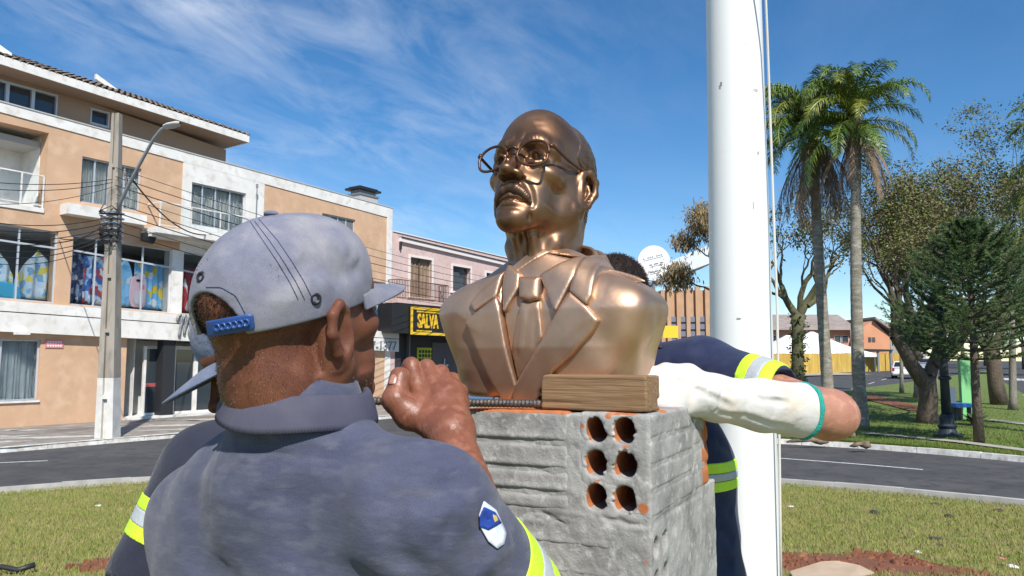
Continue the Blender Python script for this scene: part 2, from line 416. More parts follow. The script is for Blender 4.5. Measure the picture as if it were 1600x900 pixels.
m_turf = turf_mat('island_turf', (.185, .215, .048), (.25, .235, .075), (.29, .22, .11), (.20, .075, .036), [(p.x, p.y, a, b) for p, a, b in DIRT])
m_park = turf_mat('park_turf', (.10, .16, .03), (.14, .185, .04), (.17, .16, .05), (.22, .10, .05))
# terrain to the horizon
g = MB(); xs = [-1500, -400, -120, -60, -30, -10, -2, 0, 2, 4, 6, 8, 10, 30, 60, 120, 400, 1500]; ys = [-600, -120, -30, 0, 24, 40, 60, 90, 120, 170, 300, 700, 2500]
g.grid([[(x, y, gz(x, y)-.03-(.25 if y < 200 and abs(x) < 130 else 0)) for x in xs] for y in ys])
structure('ground', g, m_earth, True)
g = MB(); xs = [-60+i*2.5 for i in range(65)]; ys = [-30+i*2.5 for i in range(81)]
g.grid([[(x, y, gz(x, y)) for x in xs] for y in ys])
structure('road', g, m_asph, True)
# island in the roundabout: mound of turf, and its kerb stones
g = MB(); na = 160; rr = [0.001] + [i*.4 for i in range(1, 29)] + [11.45, 11.72]
g.grid([[(ISL[0]+r*math.cos(a), ISL[1]+r*math.sin(a), island_z(ISL[0]+r*math.cos(a), ISL[1]+r*math.sin(a)) if r < 11.7 else -.52) for a in [2*math.pi*k/na for k in range(na+1)]] for r in rr])
structure('island', g, m_turf, True)
def kerb(name, pts, w, zfun, m, h=.12, closed=False, top=None, L=1.0, inward=1):
    """kerb of separate stones along a line"""
    root = empty(name, pts[0]); root['kind'] = 'structure'
    dense = []
    for a, b in zip(pts, pts[1:]):
        a, b = Vector(a), Vector(b); n = max(1, int((b-a).length/.05))
        dense += [a+(b-a)*i/n for i in range(n)]
    dense.append(Vector(pts[-1])); acc = 0; cuts = [0]
    for i in range(1, len(dense)):
        acc += (dense[i]-dense[i-1]).length
        if acc >= L: cuts.append(i); acc = 0
    first = True
    for i, (a, b) in enumerate(zip(cuts, cuts[1:])):
        p, q = dense[a], dense[b]; t = (q-p).normalized(); nn = Vector((-t.y, t.x, 0))*w*inward
        p = p + t*.006; q = q - t*.006; j = random.uniform(-.006, .006)
        zs = [zfun(p.x, p.y), zfun(q.x, q.y)]
        mb = MB().hexa([(p.x, p.y, zs[0]-.1), (q.x, q.y, zs[1]-.1), (q.x+nn.x, q.y+nn.y, zs[1]-.1), (p.x+nn.x, p.y+nn.y, zs[0]-.1)],
                       [(p.x+nn.x*.12, p.y+nn.y*.12, zs[0]+h+j), (q.x+nn.x*.12, q.y+nn.y*.12, zs[1]+h+j), (q.x+nn.x, q.y+nn.y, zs[1]+h+j), (p.x+nn.x, p.y+nn.y, zs[0]+h+j)])
        link('kerb_stone', mb, m, root)
    return root
def arc(c, r, a0, a1, n=60): return [(c[0]+r*math.cos(R(a0+(a1-a0)*i/n)), c[1]+r*math.sin(R(a0+(a1-a0)*i/n)), 0) for i in range(n+1)]
kerb('island_kerb', arc(ISL, 11.9, 20, 165, 90), .13, lambda x, y: -.5, m_kerb2, .185, L=1.0)
# left pavement with painted kerb
pv = [(-30, 2), (-19, 9.5), (-15.2, 13.6), (-12.9, 16.5), (-11.6, 18.1), (-10.3, 20), (-9.4, 21.2), (-8.0, 23.2), (-4, 29.3), (2, 38.5), (9, 49.5), (14, 57)]
pvb = [(x-9*.826, y+9*.564) for x, y in pv]
g = MB(); g.grid([[(x, y, -.385) for x, y in pv], [(x, y, -.385) for x, y in pvb]])
structure('pavement', g, m_pave)
kerb('pavement_kerb', [(x, y, 0) for x, y in pv[1:-2]], .16, lambda x, y: -.5, m_kerb, .125, L=1.2)
# worn white paint left on the pavement
def blotch(c, rx, ry, n=22, seed=0, rot=0):
    r_ = random.Random(seed); ph = [r_.uniform(0, 6.3) for _ in range(4)]
    pts = []
    for i in range(n):
        a = 2*math.pi*i/n; k = 1+.28*math.sin(3*a+ph[0])+.18*math.sin(5*a+ph[1])+.12*math.sin(8*a+ph[2])
        x, y = rx*k*math.cos(a), ry*k*math.sin(a); pts.append((c[0]+x*math.cos(rot)-y*math.sin(rot), c[1]+x*math.sin(rot)+y*math.cos(rot)))
    return pts
m_worn = pbr('worn_white_paving', (.60, .57, .52), .9, (.36, .33, .29), 7, .5, .2, 50)
g = MB()
for i, (px, py, rx, ry) in enumerate([(85, 683, 1.25, .3), (10, 682, .5, .35), (45, 672, .4, .25), (195, 663, .5, .2), (300, 664, 1.6, .3), (250, 672, 1.2, .14), (330, 655, 1.0, .3), (20, 672, .3, .2), (15, 690, .35, .2)]):
    p = ground_at(px, py, .115); pl = blotch(p, rx, ry, seed=i, rot=R(20))
    g.add([(x, y, -.381) for x, y in pl], [tuple(range(len(pl)))])
tag(link('pavement_patches', g, m_worn), kind='structure')
# painted lane dashes
g = MB()
def strip(p, q, w):
    t = (q-p).normalized(); nn = Vector((-t.y, t.x, 0))*w/2
    return [(v.x, v.y, gz(v.x, v.y)+.004) for v in (p-nn, q-nn, q+nn, p+nn)]
g = MB()
def arcstrip(px0, py0, px1, py1, w=.11):
    p, q = ground_at(px0, py0), ground_at(px1, py1)
    c = Vector((ISL[0], ISL[1], 0)); rp, rq = (p.xy-c.xy).length, (q.xy-c.xy).length
    a0, a1 = math.atan2(p.y-c.y, p.x-c.x), math.atan2(q.y-c.y, q.x-c.x); P0, P1 = [], []
    for i in range(15):
        a = a0+(a1-a0)*i/14; r = rp+(rq-rp)*i/14
        for L_, d in ((P0, -w/2), (P1, w/2)): L_.append((c.x+(r+d)*math.cos(a), c.y+(r+d)*math.sin(a), -.496))
    g.grid([P0, P1])
arcstrip(1215, 716, 1442, 734); arcstrip(-60, 726, 75, 720)
for a in range(-70, 0, 12):
    p = Vector((ISL[0]+14.6*math.cos(R(a)), ISL[1]+14.6*math.sin(R(a)), 0))
    q = Vector((ISL[0]+14.6*math.cos(R(a+7)), ISL[1]+14.6*math.sin(R(a+7)), 0)); g.add(strip(p, q, .11), [(0, 1, 2, 3)])
for (px, py) in [(1562, 594), (1576, 594), (1590, 594.5), (1604, 595)]:
    p = ground_at(px, py); g.add(strip(p, p+Vector((2.6, 4.2, 0)), .55), [(0, 1, 2, 3)])
for k in range(7):
    p = ground_at(1330, 608)+Vector((.62, 1, 0))*k*7; g.add(strip(p, p+Vector((.62, 1, 0))*3, .12), [(0, 1, 2, 3)])
tag(link('lane_markings', g, m_white), kind='structure')
# park on the median: nose towards the roundabout, running away to the right
U = Vector((.62, 1, 0)).normalized()
nose = [tuple(ground_at(px, py)) for px, py in [(1195, 692), (1210, 693), (1300, 698), (1400, 705), (1500, 713.5), (1600, 722), (1680, 731)]]
nose = [(v[0], v[1]) for v in nose]
left0 = (nose[0][0]-1.4, nose[0][1]+.4); l2 = (left0[0]-.5, left0[1]+1.2)
LB = [(3.3, 21.5)] + [tuple(ground_at(px, py).xy) for px, py in [(1295, 619), (1360, 607.5), (1425, 599)]] + [(63, 98)]
RB = [(nose[-1][0]+1.2, nose[-1][1]+.3), (15.5, 19.5), (20, 27.5)] + [tuple(ground_at(px, py).xy) for px, py in [(1600, 619), (1544, 584)]]
def resample(P, n):
    P = [Vector((p[0], p[1])) for p in P]; L = [0]
    for a, b in zip(P, P[1:]): L.append(L[-1]+(b-a).length)
    o = []
    for i in range(n):
        s = L[-1]*(i/(n-1))**1.6; k = 0
        while k < len(P)-2 and L[k+1] < s: k += 1
        t = (s-L[k])/(L[k+1]-L[k]); o.append(P[k]*(1-t)+P[k+1]*t)
    return o
la, ra = resample([left0]+LB, 30), resample(RB, 30); g = MB(); rows = []
for i in range(30):
    rows.append([la[i]*(1-j/14)+ra[i]*(j/14) for j in range(15)])
def bulge(v): return gz(v.x, v.y)+.115
first = [Vector(nose[0])*(1-j/14)+Vector(nose[-1])*(j/14) for j in range(15)]
nz_ = [v+Vector((.07, .10)) for v in resample([(a, b) for a, b in nose], 15)]
ci_ = Vector(ISL); pol = sorted((math.atan2(y-ci_.y, x-ci_.x), math.hypot(x-ci_.x, y-ci_.y)) for x, y in nose)
def keep_out(v):       # the lawn never reaches over its kerb: the road's edge is an arc round the island
    d = v-ci_; r_ = float(np.interp(math.atan2(d.y, d.x), [a for a, _ in pol], [b for _, b in pol]))+.13
    return ci_+d.normalized()*max(d.length, r_)
P = [[(v.x, v.y, bulge(v)) for v in map(keep_out, r_)] for r_ in [nz_]+rows]
g.grid(P); structure('park_lawn', g, m_park, True)
kl = [(x, y, 0) for x, y in ([LB[1], LB[0], l2, left0] + nose + RB[:4])]
kerb('park_kerb', kl, .16, gz, m_kerb, .125, L=1.3)
def ribbon(name, pix, w, m, off=.150, th=None):
    P = [ground_at(px, py, .115) for px, py in pix]; A, B = [], []
    for i, p in enumerate(P):
        t = P[min(i+1, len(P)-1)]-P[max(i-1, 0)]; nn = Vector((-t.y, t.x, 0)).normalized()*w/2
        for L_, v in ((A, p-nn), (B, p+nn)): L_.append((v.x, v.y, gz(v.x, v.y)+off))
    g = MB(); g.grid([B, A]); return structure(name, g, m)
FP = [(1352, 678), (1420, 684), (1500, 692), (1600, 705), (1700, 722)]
ribbon('footpath', FP, .42, m_path)
PATHPTS = []
for a, b in zip(FP, FP[1:]):
    a, b = ground_at(*a, .115).xy, ground_at(*b, .115).xy; n = int((b-a).length/.25)+1; PATHPTS += [a+(b-a)*i/n for i in range(n)]
ribbon('dirt_path', [(1345, 617), (1375, 626), (1410, 634), (1445, 643)], 1.1, m_red, .152)
ribbon('side_path', [(1540, 657), (1570, 660), (1620, 666)], .5, m_path, .154)
# ---- turf blades on the island (one mass) and in the park
def blades(name, pts, h0, w0, m, n_per=1):
    n = len(pts); a = rng.uniform(0, 6.283, n); h = h0*rng.uniform(.5, 1.4, n); w = w0*rng.uniform(.6, 1.3, n); la_ = rng.uniform(0, 6.283, n); ln = h*rng.uniform(.1, 1.0, n)
    P = np.array(pts); dx, dy = np.cos(a)*w/2, np.sin(a)*w/2
    V = np.empty((n, 3, 3)); V[:, 0] = P+np.stack([dx, dy, 0*dx-.004], 1); V[:, 1] = P-np.stack([dx, dy, 0*dx+.004], 1)
    V[:, 2] = P+np.stack([np.cos(la_)*ln, np.sin(la_)*ln, h], 1)
    me = quads(name, V.reshape(-1, 3), np.arange(3*n).reshape(n, 3), m, False)
    o = bpy.data.objects.new(name, me); COL.objects.link(o); return tag(o, kind='stuff')
m_blade = pbr('grass_blade', (.19, .235, .046), .8, (.29, .275, .09), 3.0, .5, spec=.2, col3=(.36, .27, .14), v3=7)
m_blade2 = pbr('park_blade', (.10, .17, .03), .8, (.16, .2, .045), 2.0, .5, spec=.2)
def dirtness(x, y):
    return max(1-math.hypot((x-p.x)/a, (y-p.y)/b) for p, a, b in DIRT)
pts = []
while len(pts) < 165000:
    x = rng.uniform(-9.5, 9.5, 20000); y = rng.uniform(3.0, 14.2, 20000); u = x/y
    r_ = np.hypot(x-ISL[0], y-ISL[1]); k = (r_ < 11.62) & (np.abs(u) < .78) & ((u < -.42) | (u > .28) | (rng.uniform(0, 1, 20000) < .45)) & (rng.uniform(0, 1, 20000) < np.clip(1.25-y*.045, .3, 1))
    for X_, Y_ in zip(x[k], y[k]):
        if dirtness(X_, Y_)+random.uniform(-.35, .35) < .05: pts.append((X_, Y_, island_z(X_, Y_)))
blades('grass', pts[:165000], .035, .010, m_blade)
pts = []
G_ = np.array(P[:24]); 
for _ in range(60000):
    i = min(int(abs(random.gauss(0, 7))), 22); j = random.randint(0, 13); s, t = random.random(), random.random()
    a = (G_[i, j]*(1-s)+G_[i, j+1]*s)*(1-t)+(G_[i+1, j]*(1-s)+G_[i+1, j+1]*s)*t
    pts.append(tuple(a))
pts = [q for q in pts if all((Vector(q).xy-c).length > .34 for c in PATHPTS)]
blades('park_grass', pts, .06, .018, m_blade2)
# ---- bits on the lawn
m_card = pbr('cardboard', (.50, .38, .27), .85, (.42, .31, .21), 6, .5, .1, 80)
def on_island(px, py, dz=0): p = island_at(px, py); return Vector((p.x, p.y, island_z(p.x, p.y)+dz))
c = on_island(1296, 905, .0); pl = [(-.48, -.1), (-.44, .12), (-.18, .28), (.04, .33), (.2, .26), (.42, .1), (.5, -.12), (.1, -.3)]
g = MB(); g.prism([(c.x+x*.62, c.y+y*.62, c.z+.05+.03*math.sin(x*5)+.05*y) for x, y in pl], (0, 0, .008))
o = tag(link('cardboard_sheet', g, m_card), 'torn flat piece of brown cardboard lying on the bare red soil', 'cardboard')
m_litw = pbr('white_scrap', (.8, .8, .78), .7); m_litr = pbr('pink_scrap', (.6, .18, .18), .7); m_litd = pbr('dark_scrap', (.05, .04, .035), .9); m_clod = m_red
def scrap(px, py, r, m, name, label, cat, seed, flat=.35, group=None):
    c = on_island(px, py); r_ = random.Random(seed); bm = bmesh.new(); bmesh.ops.create_icosphere(bm, subdivisions=2, radius=r)
    for v in bm.verts:
        k = 1+.35*math.sin(v.co.x*9/r*.3+seed)+r_.uniform(-.15, .15); v.co = Vector((v.co.x*k*1.3, v.co.y*k, v.co.z*k*flat))+Vector((c.x, c.y, c.z+r*flat*.6))
    me = bpy.data.meshes.new(name); bm.to_mesh(me); bm.free()
    return tag(link(name, me, m, smooth=True), label, cat, group)
scrap(1433, 864, .032, m_litw, 'paper_scrap', 'small white paper scrap on the turf just past the bare soil', 'litter', 1)
scrap(1582, 886, .05, m_litw, 'paper_scrap', 'long white scrap near the right corner of the lawn', 'litter', 2, .2)
scrap(1566, 874, .036, m_litr, 'paper_scrap', 'small pink scrap above the white one on the lawn', 'litter', 3)
scrap(1568, 884, .035, m_litd, 'bark_piece', 'black bark bit beside the long white scrap', 'litter', 4, .3)
scrap(1234, 792, .03, m_litw, 'paper_scrap', 'white speck of paper on the lawn beside the flagpole', 'litter', 5)
scrap(152, 791, .035, m_litw, 'paper_scrap', 'pale scrap of paper near the kerb on the left lawn', 'litter', 6)
for i, (px, py, r) in enumerate([(1365, 802, .055), (1484, 808, .05), (1465, 789, .05), (1463, 843, .05), (1413, 841, .03), (1557, 799, .05), (1467, 853, .03)]):
    scrap(px, py, r, m_litd, 'dead_leaf', ['dark dead leaf on the lawn nearest the flagpole and kerb', 'dark dead leaf close to the kerb, second from the right edge of the lawn', 'small dark dead leaf by the kerb, beside the second one', 'dark dead leaf in the middle of the lawn above the white scrap', 'tiny dark dead leaf left of the middle one on the lawn', 'dark dead leaf nearest the right edge of the lawn', 'tiny dark dead leaf just below the middle one on the lawn'][i], 'dead leaf', 20+i, .4, 'dead leaves on the lawn')
rc = random.Random(3)
def clodpos():
    p, a, b = DIRT[rc.randrange(len(DIRT))]; an = rc.uniform(0, 6.28); k = rc.uniform(0, .95)**.5; return p.x+a*k*math.cos(an), p.y+b*k*math.sin(an)
g = MB()
for i in range(420):
    x, y = clodpos(); r = rc.uniform(.008, .03) if i > 30 else rc.uniform(.03, .06); z = island_z(x, y); n = 6
    ring = [(x+r*1.2*math.cos(k*1.047+i)*rc.uniform(.7, 1.2), y+r*math.sin(k*1.047+i)*rc.uniform(.7, 1.2), z-.005) for k in range(n)]
    mid = [(x+(a-x)*.7+rc.uniform(-.2, .2)*r, y+(b-y)*.7, z+r*rc.uniform(.3, .8)) for a, b, c_ in ring]
    g.add(ring+mid+[(x, y, z+r*.9)], [(k, (k+1) % n, n+(k+1) % n, n+k) for k in range(n)]+[(n+k, n+(k+1) % n, 2*n) for k in range(n)])
tag(link('soil_clods', g, m_red, smooth=True), kind='stuff')
# dark cable end lying bottom left, dry husks on the kerb
m_blk = pbr('black_plastic', (.02, .02, .022), .5)
c = on_island(20, 899, .03)
g = MB().tube([c+Vector((-.25, -.02, 0)), c+Vector((-.1, .02, .03)), c+Vector((.04, .0, .01)), c+Vector((.14, .05, .04))], .022, 8)
tag(link('hose_end', g, m_blk, smooth=True), 'short black hose end lying at the lower left corner of the lawn', 'hose')
m_husk = pbr('palm_husk', (.24, .17, .11), .9, (.12, .085, .06), 9, .5, .5, 40)
def husk(px, py, L, label, seed):
    p = ground_at(px, py, .12); r_ = random.Random(seed)
    pts = [p+Vector((-L/2+L*i/7, .05*math.sin(i*1.3+seed), .02+.06*math.sin(i/7*math.pi))) for i in range(8)]
    g = MB().tube(pts, [.015, .04, .05, .045, .06, .085, .1, .02], 7)
    for v in range(len(g.v)): x, y, z = g.v[v]; g.v[v] = (x+r_.uniform(-.012, .012), y+r_.uniform(-.012, .012), z+r_.uniform(-.012, .012))
    tag(link('palm_husk', g, m_husk, smooth=True), label, 'palm husk', 'palm husks on the kerb')
husk(1262, 692, 1.0, 'long dry palm husk lying over the white kerb, nearest the flagpole', 1)
husk(1344, 699, .45, 'short dry palm husk standing on the white kerb face', 2)
husk(1322, 684, .5, 'grey dry palm husk on the grass at the foot of the palm', 3)
# ================================================================== BUILDINGS ALONG THE LEFT PAVEMENT
FA, FB = Vector((-15.5, 23.0, 0)), Vector((-5.94, 37.0, 0))
FD = (FB-FA).normalized(); FN = Vector((FD.y, -FD.x, 0))          # along the facade; out of it, towards the street
def fp(px, py, off=0.0):
    """point of the facade plane (pushed off metres towards the street) seen at a survey pixel"""
    o = FA + FN*off; d = ray(px, py); c = Vector((0, 0, CAMZ)); t = (o-c).dot(FN)/d.dot(FN); return c + d*t
def fs(px, off=0.0): return (fp(px, 565, off)-FA).dot(FD)         # metres along the facade
def F(s, z, off=0.0): p = FA + FD*s + FN*off; return Vector((p.x, p.y, z))
def fz(px, py, off=0.0): return fp(px, py, off).z
def fbox(mb, s0, s1, z0, z1, o0, o1):
    """box in facade coordinates; z0, z1 may be pairs (at s0, at s1)"""
    a0, a1 = z0 if isinstance(z0, tuple) else (z0, z0); b0, b1 = z1 if isinstance(z1, tuple) else (z1, z1)
    return mb.hexa([F(s0, a0, o1), F(s1, a1, o1), F(s1, a1, o0), F(s0, a0, o0)], [F(s0, b0, o1), F(s1, b1, o1), F(s1, b1, o0), F(s0, b0, o0)])
m_tan = pbr('tan_render', (.60, .385, .245), .9, (.52, .335, .21), .9, .5, .35, 90, col3=(.63, .43, .29), v3=2.3)
m_brown = pbr('brown_render', (.40, .28, .20), .9, (.36, .25, .18), .9, .5, .3, 80)
m_wht = pbr('white_render', (.76, .75, .72), .85, (.68, .66, .62), 1.2, .5, .2, 70, col3=(.58, .55, .5), v3=3.5)
m_grey = pbr('grey_soffit', (.45, .44, .42), .9)
m_glass = pbr('window_glass', (.035, .045, .055), .06, spec=.8)
m_alu = pbr('grey_aluminium', (.55, .58, .62), .4, metal=.3)
m_curt = pbr('pale_curtain', (.60, .58, .52), .85, (.5, .48, .43), 4)
m_curtb = pbr('grey_curtain', (.40, .43, .43), .85, (.48, .5, .5), 4)
m_room = pbr('room_dark', (.13, .125, .12), .9)
m_dark = pbr('dark_paint', (.022, .023, .026), .55)
m_black = pbr('black_metal', (.015, .015, .016), .45)
m_tile = pbr('roof_tile', (.13, .095, .075), .85, (.19, .15, .12), 1.5, .5, .4, 30, col3=(.25, .21, .18), v3=6)
m_clear = pbr('clear_glass', (.75, .85, .87), .03, trans=.92, spec=.5)
m_gate = pbr('letter_grey', (.25, .26, .27), .5, metal=.4)
m_seeglass = bpy.data.materials.new('display_glass'); m_seeglass.use_nodes = True
t_, b_ = nodes(m_seeglass); b_.inputs['Base Color'].default_value = (.9, .95, .97, 1); b_.inputs['Transmission Weight'].default_value = 1; b_.inputs['Roughness'].default_value = 0; b_.inputs['IOR'].default_value = 1.15
SE0, SE1 = fs(-60), fs(609)
b1 = empty('corner_building', F((SE0+SE1)/2, -.385), 'three storey tan and white building with shop windows on its first floor', 'building')
ZB = -.40
def wallseg(mb, px0, px1, zb, zt, o0=-.35, o1=0.0): fbox(mb, fs(px0), fs(px1), zb, zt, o0, o1)
# levels (heights on the facade) taken at left edge / right corner
def lv(pyl, pyr): a, b = fz(0, pyl), fz(609, pyr); return lambda px: a + (b-a)*(fs(px)-fs(0))/(fs(609)-fs(0))
Ltop = lv(160, 325); Lband = lv(176, 341); Lsh_top = lv(349, 443); Lsh_bot = lv(467, 518.5); Lf_top = lv(470, 519.5); Lf_bot = lv(518.5, 549)
def seg(px0, px1, A, B, o0, o1, mb): fbox(mb, fs(px0), fs(px1), (A(px0), A(px1)) if callable(A) else A, (B(px0), B(px1)) if callable(B) else B, o0, o1); return mb
def C(v): return lambda px: v
def P2(px, py): return (fs(px), fz(px, py))
# -- upper wall: tan panels and white frame around openings, pieced so windows are recesses
def panel_with_holes(name, px0, px1, A, B, holes, m, o0, o1, parent):
    """facade wall with rectangular holes (px0, px1, top py, bottom py measured at px0)"""
    mb = MB(); cuts = sorted({px0, px1, *[h[0] for h in holes], *[h[1] for h in holes]})
    for a, b in zip(cuts, cuts[1:]):
        hs = [h for h in holes if h[0] <= a and h[1] >= b]
        if not hs: seg(a, b, A, B, o0, o1, mb); continue
        h = hs[0]; zt, zb = h[2], h[3]
        if zt < B(a)-.01: seg(a, b, C(zt), B, o0, o1, mb)
        if zb > A(a)+.01: seg(a, b, A, C(zb), o0, o1, mb)
    return link(name, mb, m, parent)
H = lambda px0, px1, py0, py1: (px0, px1, fz(px0, py0), fz(px0, py1))
hA, hBal = H(111, 207, 240, 313), (-60, 55, fz(55, 203), fz(55, 325))
h3, h4 = H(288, 375, 282, 349), H(498, 551, 331.5, 372)
T = .5
panel_with_holes('tan_wall', -60, 273, Lsh_top, Lband, [hA, hBal], m_tan, -T, 0, b1)
panel_with_holes('white_wall', 273, 404, Lsh_top, Lband, [h3], m_wht, -T, .03, b1)
panel_with_holes('tan_wall', 404, 601, Lsh_top, Lband, [h4], m_tan, -T, 0, b1)
mb = MB(); seg(-60, 609, Lband, Ltop, -T, .035, mb); seg(601, 609, C(ZB), Lband, -T, .035, mb); link('white_band', mb, m_wht, b1)
mb = MB(); seg(-60, 609.5, Ltop, lambda p: Ltop(p)+.04, -T, .06, mb); link('coping', mb, m_grey, b1)
# sides, back, roof slab so that it is a solid body
mb = MB(); fbox(mb, SE0, SE1, ZB, Ltop(300)-.8, -11, -8.5); link('rear_wall', mb, m_wht, b1)
mb = MB(); fbox(mb, SE1-.3, SE1, ZB, Lband(609), -11, -T-.002); link('side_wall', mb, m_wht, b1)
mb = MB(); seg(-60, 600, lambda p: Ltop(p)-1.0, lambda p: Ltop(p)-.8, -8.5, -T-.002, mb); link('roof_slab', mb, m_grey, b1)
mb = MB(); seg(-60, 600, lambda p: Lsh_top(p)+.05, lambda p: Lsh_top(p)+.25, -8.5, -T-.002, mb); seg(-60, 600, lambda p: Lf_bot(p)+.1, lambda p: Lf_bot(p)+.3, -8.5, -T-.002, mb); link('floor_slab', mb, m_grey, b1)
# -- shop level: pillars, display windows
mb = MB(); seg(80, 103.5, Lsh_bot, Lsh_top, -T, .0, mb); link('pillar', mb, m_tan, b1)
mb = MB(); seg(262, 280, Lsh_bot, Lsh_top, -T, .02, mb); link('pillar', mb, m_wht, b1)
mb = MB(); seg(440, 452, Lsh_bot, Lsh_top, -T, .0, mb); link('pillar', mb, m_tan, b1)
mb = MB(); seg(-60, 601, lambda p: Lsh_bot(p)-.10, Lsh_bot, -T, .05, mb); link('window_sill', mb, m_tan, b1)
mb = MB(); seg(-60, 601, Lsh_bot, Lsh_top, -2.6, -2.4, mb); link('shop_back_wall', mb, m_room, b1)
def glazed(px0, px1, A, B, splits, rail_py=None, off=-.12, name='window', fr=.05, label=None, gm=m_glass, zA=None, curtain=None, cm=None, parent=b1, cols=None):
    """window: frame of bars with panes and, behind them, a curtain"""
    a, b = fs(px0), fs(px1); za, zb = (A(px0), A(px1)), (B(px0), B(px1))
    f = MB(); fbox(f, a, b, (zb[0]-fr, zb[1]-fr), zb, off-.03, off+.03); fbox(f, a, b, za, (za[0]+fr, za[1]+fr), off-.03, off+.03)
    xs = [a]+[fs(p) for p in splits]+[b]
    Z = lambda z, s: z[0]+(z[1]-z[0])*(s-a)/(b-a)
    for x in xs:
        l, r = (x, x+fr) if x == a else ((x-fr, x) if x == b else (x-fr/2, x+fr/2))
        fbox(f, l, r, (Z(za, l)+fr, Z(za, r)+fr), (Z(zb, l)-fr, Z(zb, r)-fr), off-.032, off+.032)
    rail = None
    if rail_py:
        rail = lambda s: fz(px0, rail_py[0])+(fz(px1, rail_py[1])-fz(px0, rail_py[0]))*(s-a)/(b-a)
        for l, r in zip(xs, xs[1:]): fbox(f, l+fr/2, r-fr/2, (rail(l)-fr*.6, rail(r)-fr*.6), (rail(l)+fr*.6, rail(r)+fr*.6), off-.034, off+.034)
    w = link(name, f, m_alu, parent, label=label)
    for l, r in zip(xs, xs[1:]):
        p = MB(); fbox(p, l+.02, r-.02, (Z(za, l), Z(za, r)), (Z(zb, l), Z(zb, r)), off-.006, off+.006); link('pane', p, m_seeglass if curtain else gm, w)
    if curtain:
        nx = 90; rows = []
        for z in (0, 1):
            rows.append([F(a+(b-a)*i/nx, Z(za, a)+z*(Z(zb, a)-Z(za, a))*.98, off-.16+.045*math.sin(i*1.25+math.sin(i*.37)*2)) for i in range(nx+1)])
        link('curtain', MB().grid(rows), cm or m_curt, w, smooth=True)
    return w
rz = lambda pts: (lambda px: None)
glazed(-60, 80, Lsh_bot, Lsh_top, [20], (366, 386.5), name='shop_window', gm=m_seeglass)
glazed(104, 262, Lsh_bot, Lsh_top, [143, 218], (389, 417), name='shop_window', gm=m_seeglass)
glazed(280, 440, Lsh_bot, Lsh_top, [340, 392], (421, 455), name='shop_window', gm=m_seeglass)
glazed(452, 601, Lsh_bot, Lsh_top, [520, 566], (460, 480), name='shop_window', gm=m_seeglass)
glazed(111, 207, C(hA[3]), C(hA[2]), [134, 157, 182], name='window', curtain=True)
glazed(288, 375, C(h3[3]), C(h3[2]), [308, 329, 352], name='window', curtain=True)
glazed(498, 551, C(h4[3]), C(h4[2]), [512, 525, 538], name='window', gm=pbr('grey_glass', (.16, .17, .165), .25))
for a, b, h in ((111, 207, hA), (288, 375, h3), (498, 551, h4)):
    mb = MB(); fbox(mb, fs(a), fs(b), h[3], h[2], -.53, -.5); link('room_back', mb, m_room, b1)
# recessed balcony at the left, with a glass rail
mb = MB(); fbox(mb, SE0, fs(55), hBal[3]-.02, hBal[2], -1.9, -1.7); fbox(mb, fs(55)-.02, fs(55)+.16, hBal[3], hBal[2], -1.7, -.502); fbox(mb, SE0, fs(55), hBal[2]+.002, hBal[2]+.1, -1.9, -.502); link('balcony_recess', mb, m_wht, b1)
mb = MB(); fbox(mb, SE0, fs(55)-.02, hBal[3]-.12, hBal[3]+.02, -1.7, .04); bal = link('balcony_slab', mb, m_wht, b1)
def railing(parent, s0, s1, zb, h, off, m_rail, posts, glass=True, ret=None):
    f = MB(); fbox(f, s0, s1, zb+h-.04, zb+h, off-.02, off+.02); fbox(f, s0, s1, zb+.08, zb+.11, off-.015, off+.015)
    for i in range(posts+1): s = s0+(s1-s0)*i/posts; fbox(f, s-.02, s+.02, zb, zb+h-.042, off-.021, off+.021)
    if ret is not None:
        for s in (s0, s1): fbox(f, s-.02, s+.02, zb+h-.042, zb+h-.002, off-.022, ret)
    r = link('railing', f, m_rail, parent)
    if glass:
        for i in range(posts):
            a, b = s0+(s1-s0)*i/posts+.03, s0+(s1-s0)*(i+1)/posts-.03
            p = MB(); fbox(p, a, b, zb+.12, zb+h-.05, off-.005, off+.005); link('glass_panel', p, m_seeglass, r)
    return r
railing(bal, SE0, fs(52), hBal[3]+.02, fz(52, 272)-hBal[3], -.02, m_wht, 3)
# window ledge and right balcony
z0, z1 = fz(92, 331, .5), fz(92, 314, .5)
mb = MB(); fbox(mb, fs(92, .5), fs(219, .5), z0, z1, .002, .5); led = link('ledge', mb, m_wht, b1)
z1 = fz(234, 352, .9); z0 = z1-.20
mb = MB(); fbox(mb, fs(234, .9), fs(425, .9), z0, z1, .035, .9); fbox(mb, fs(234, .9)+.02, fs(425, .9)-.02, z0-.10, z0-.002, .035, .6); bal2 = link('balcony_slab', mb, m_wht, b1)
railing(bal2, fs(240, .85), fs(420, .85), z1, fz(240, 312, .85)-z1, .84, m_wht, 4, ret=.05)
mb = MB(); p0 = fp(400, 345, .3); mb.tube([p0, p0+Vector((0, 0, 1.35))], .022, 6); mb.tube([p0+Vector((0, 0, 1.35)), p0+Vector((0, 0, 1.5))], .05, 6); link('mast', mb, m_gate, b1)
# floodlight under the balcony
fl = fp(229, 371, .25); mb = MB(); mb.prism([fl-FD*.22+Vector((0, 0, -.14)), fl+FD*.2+Vector((0, 0, -.2)), fl+FD*.28+Vector((0, 0, .04)), fl+FD*.02+Vector((0, 0, .2)), fl-FD*.22+Vector((0, 0, .12))], FN*.16); link('floodlight', mb, m_black, b1)
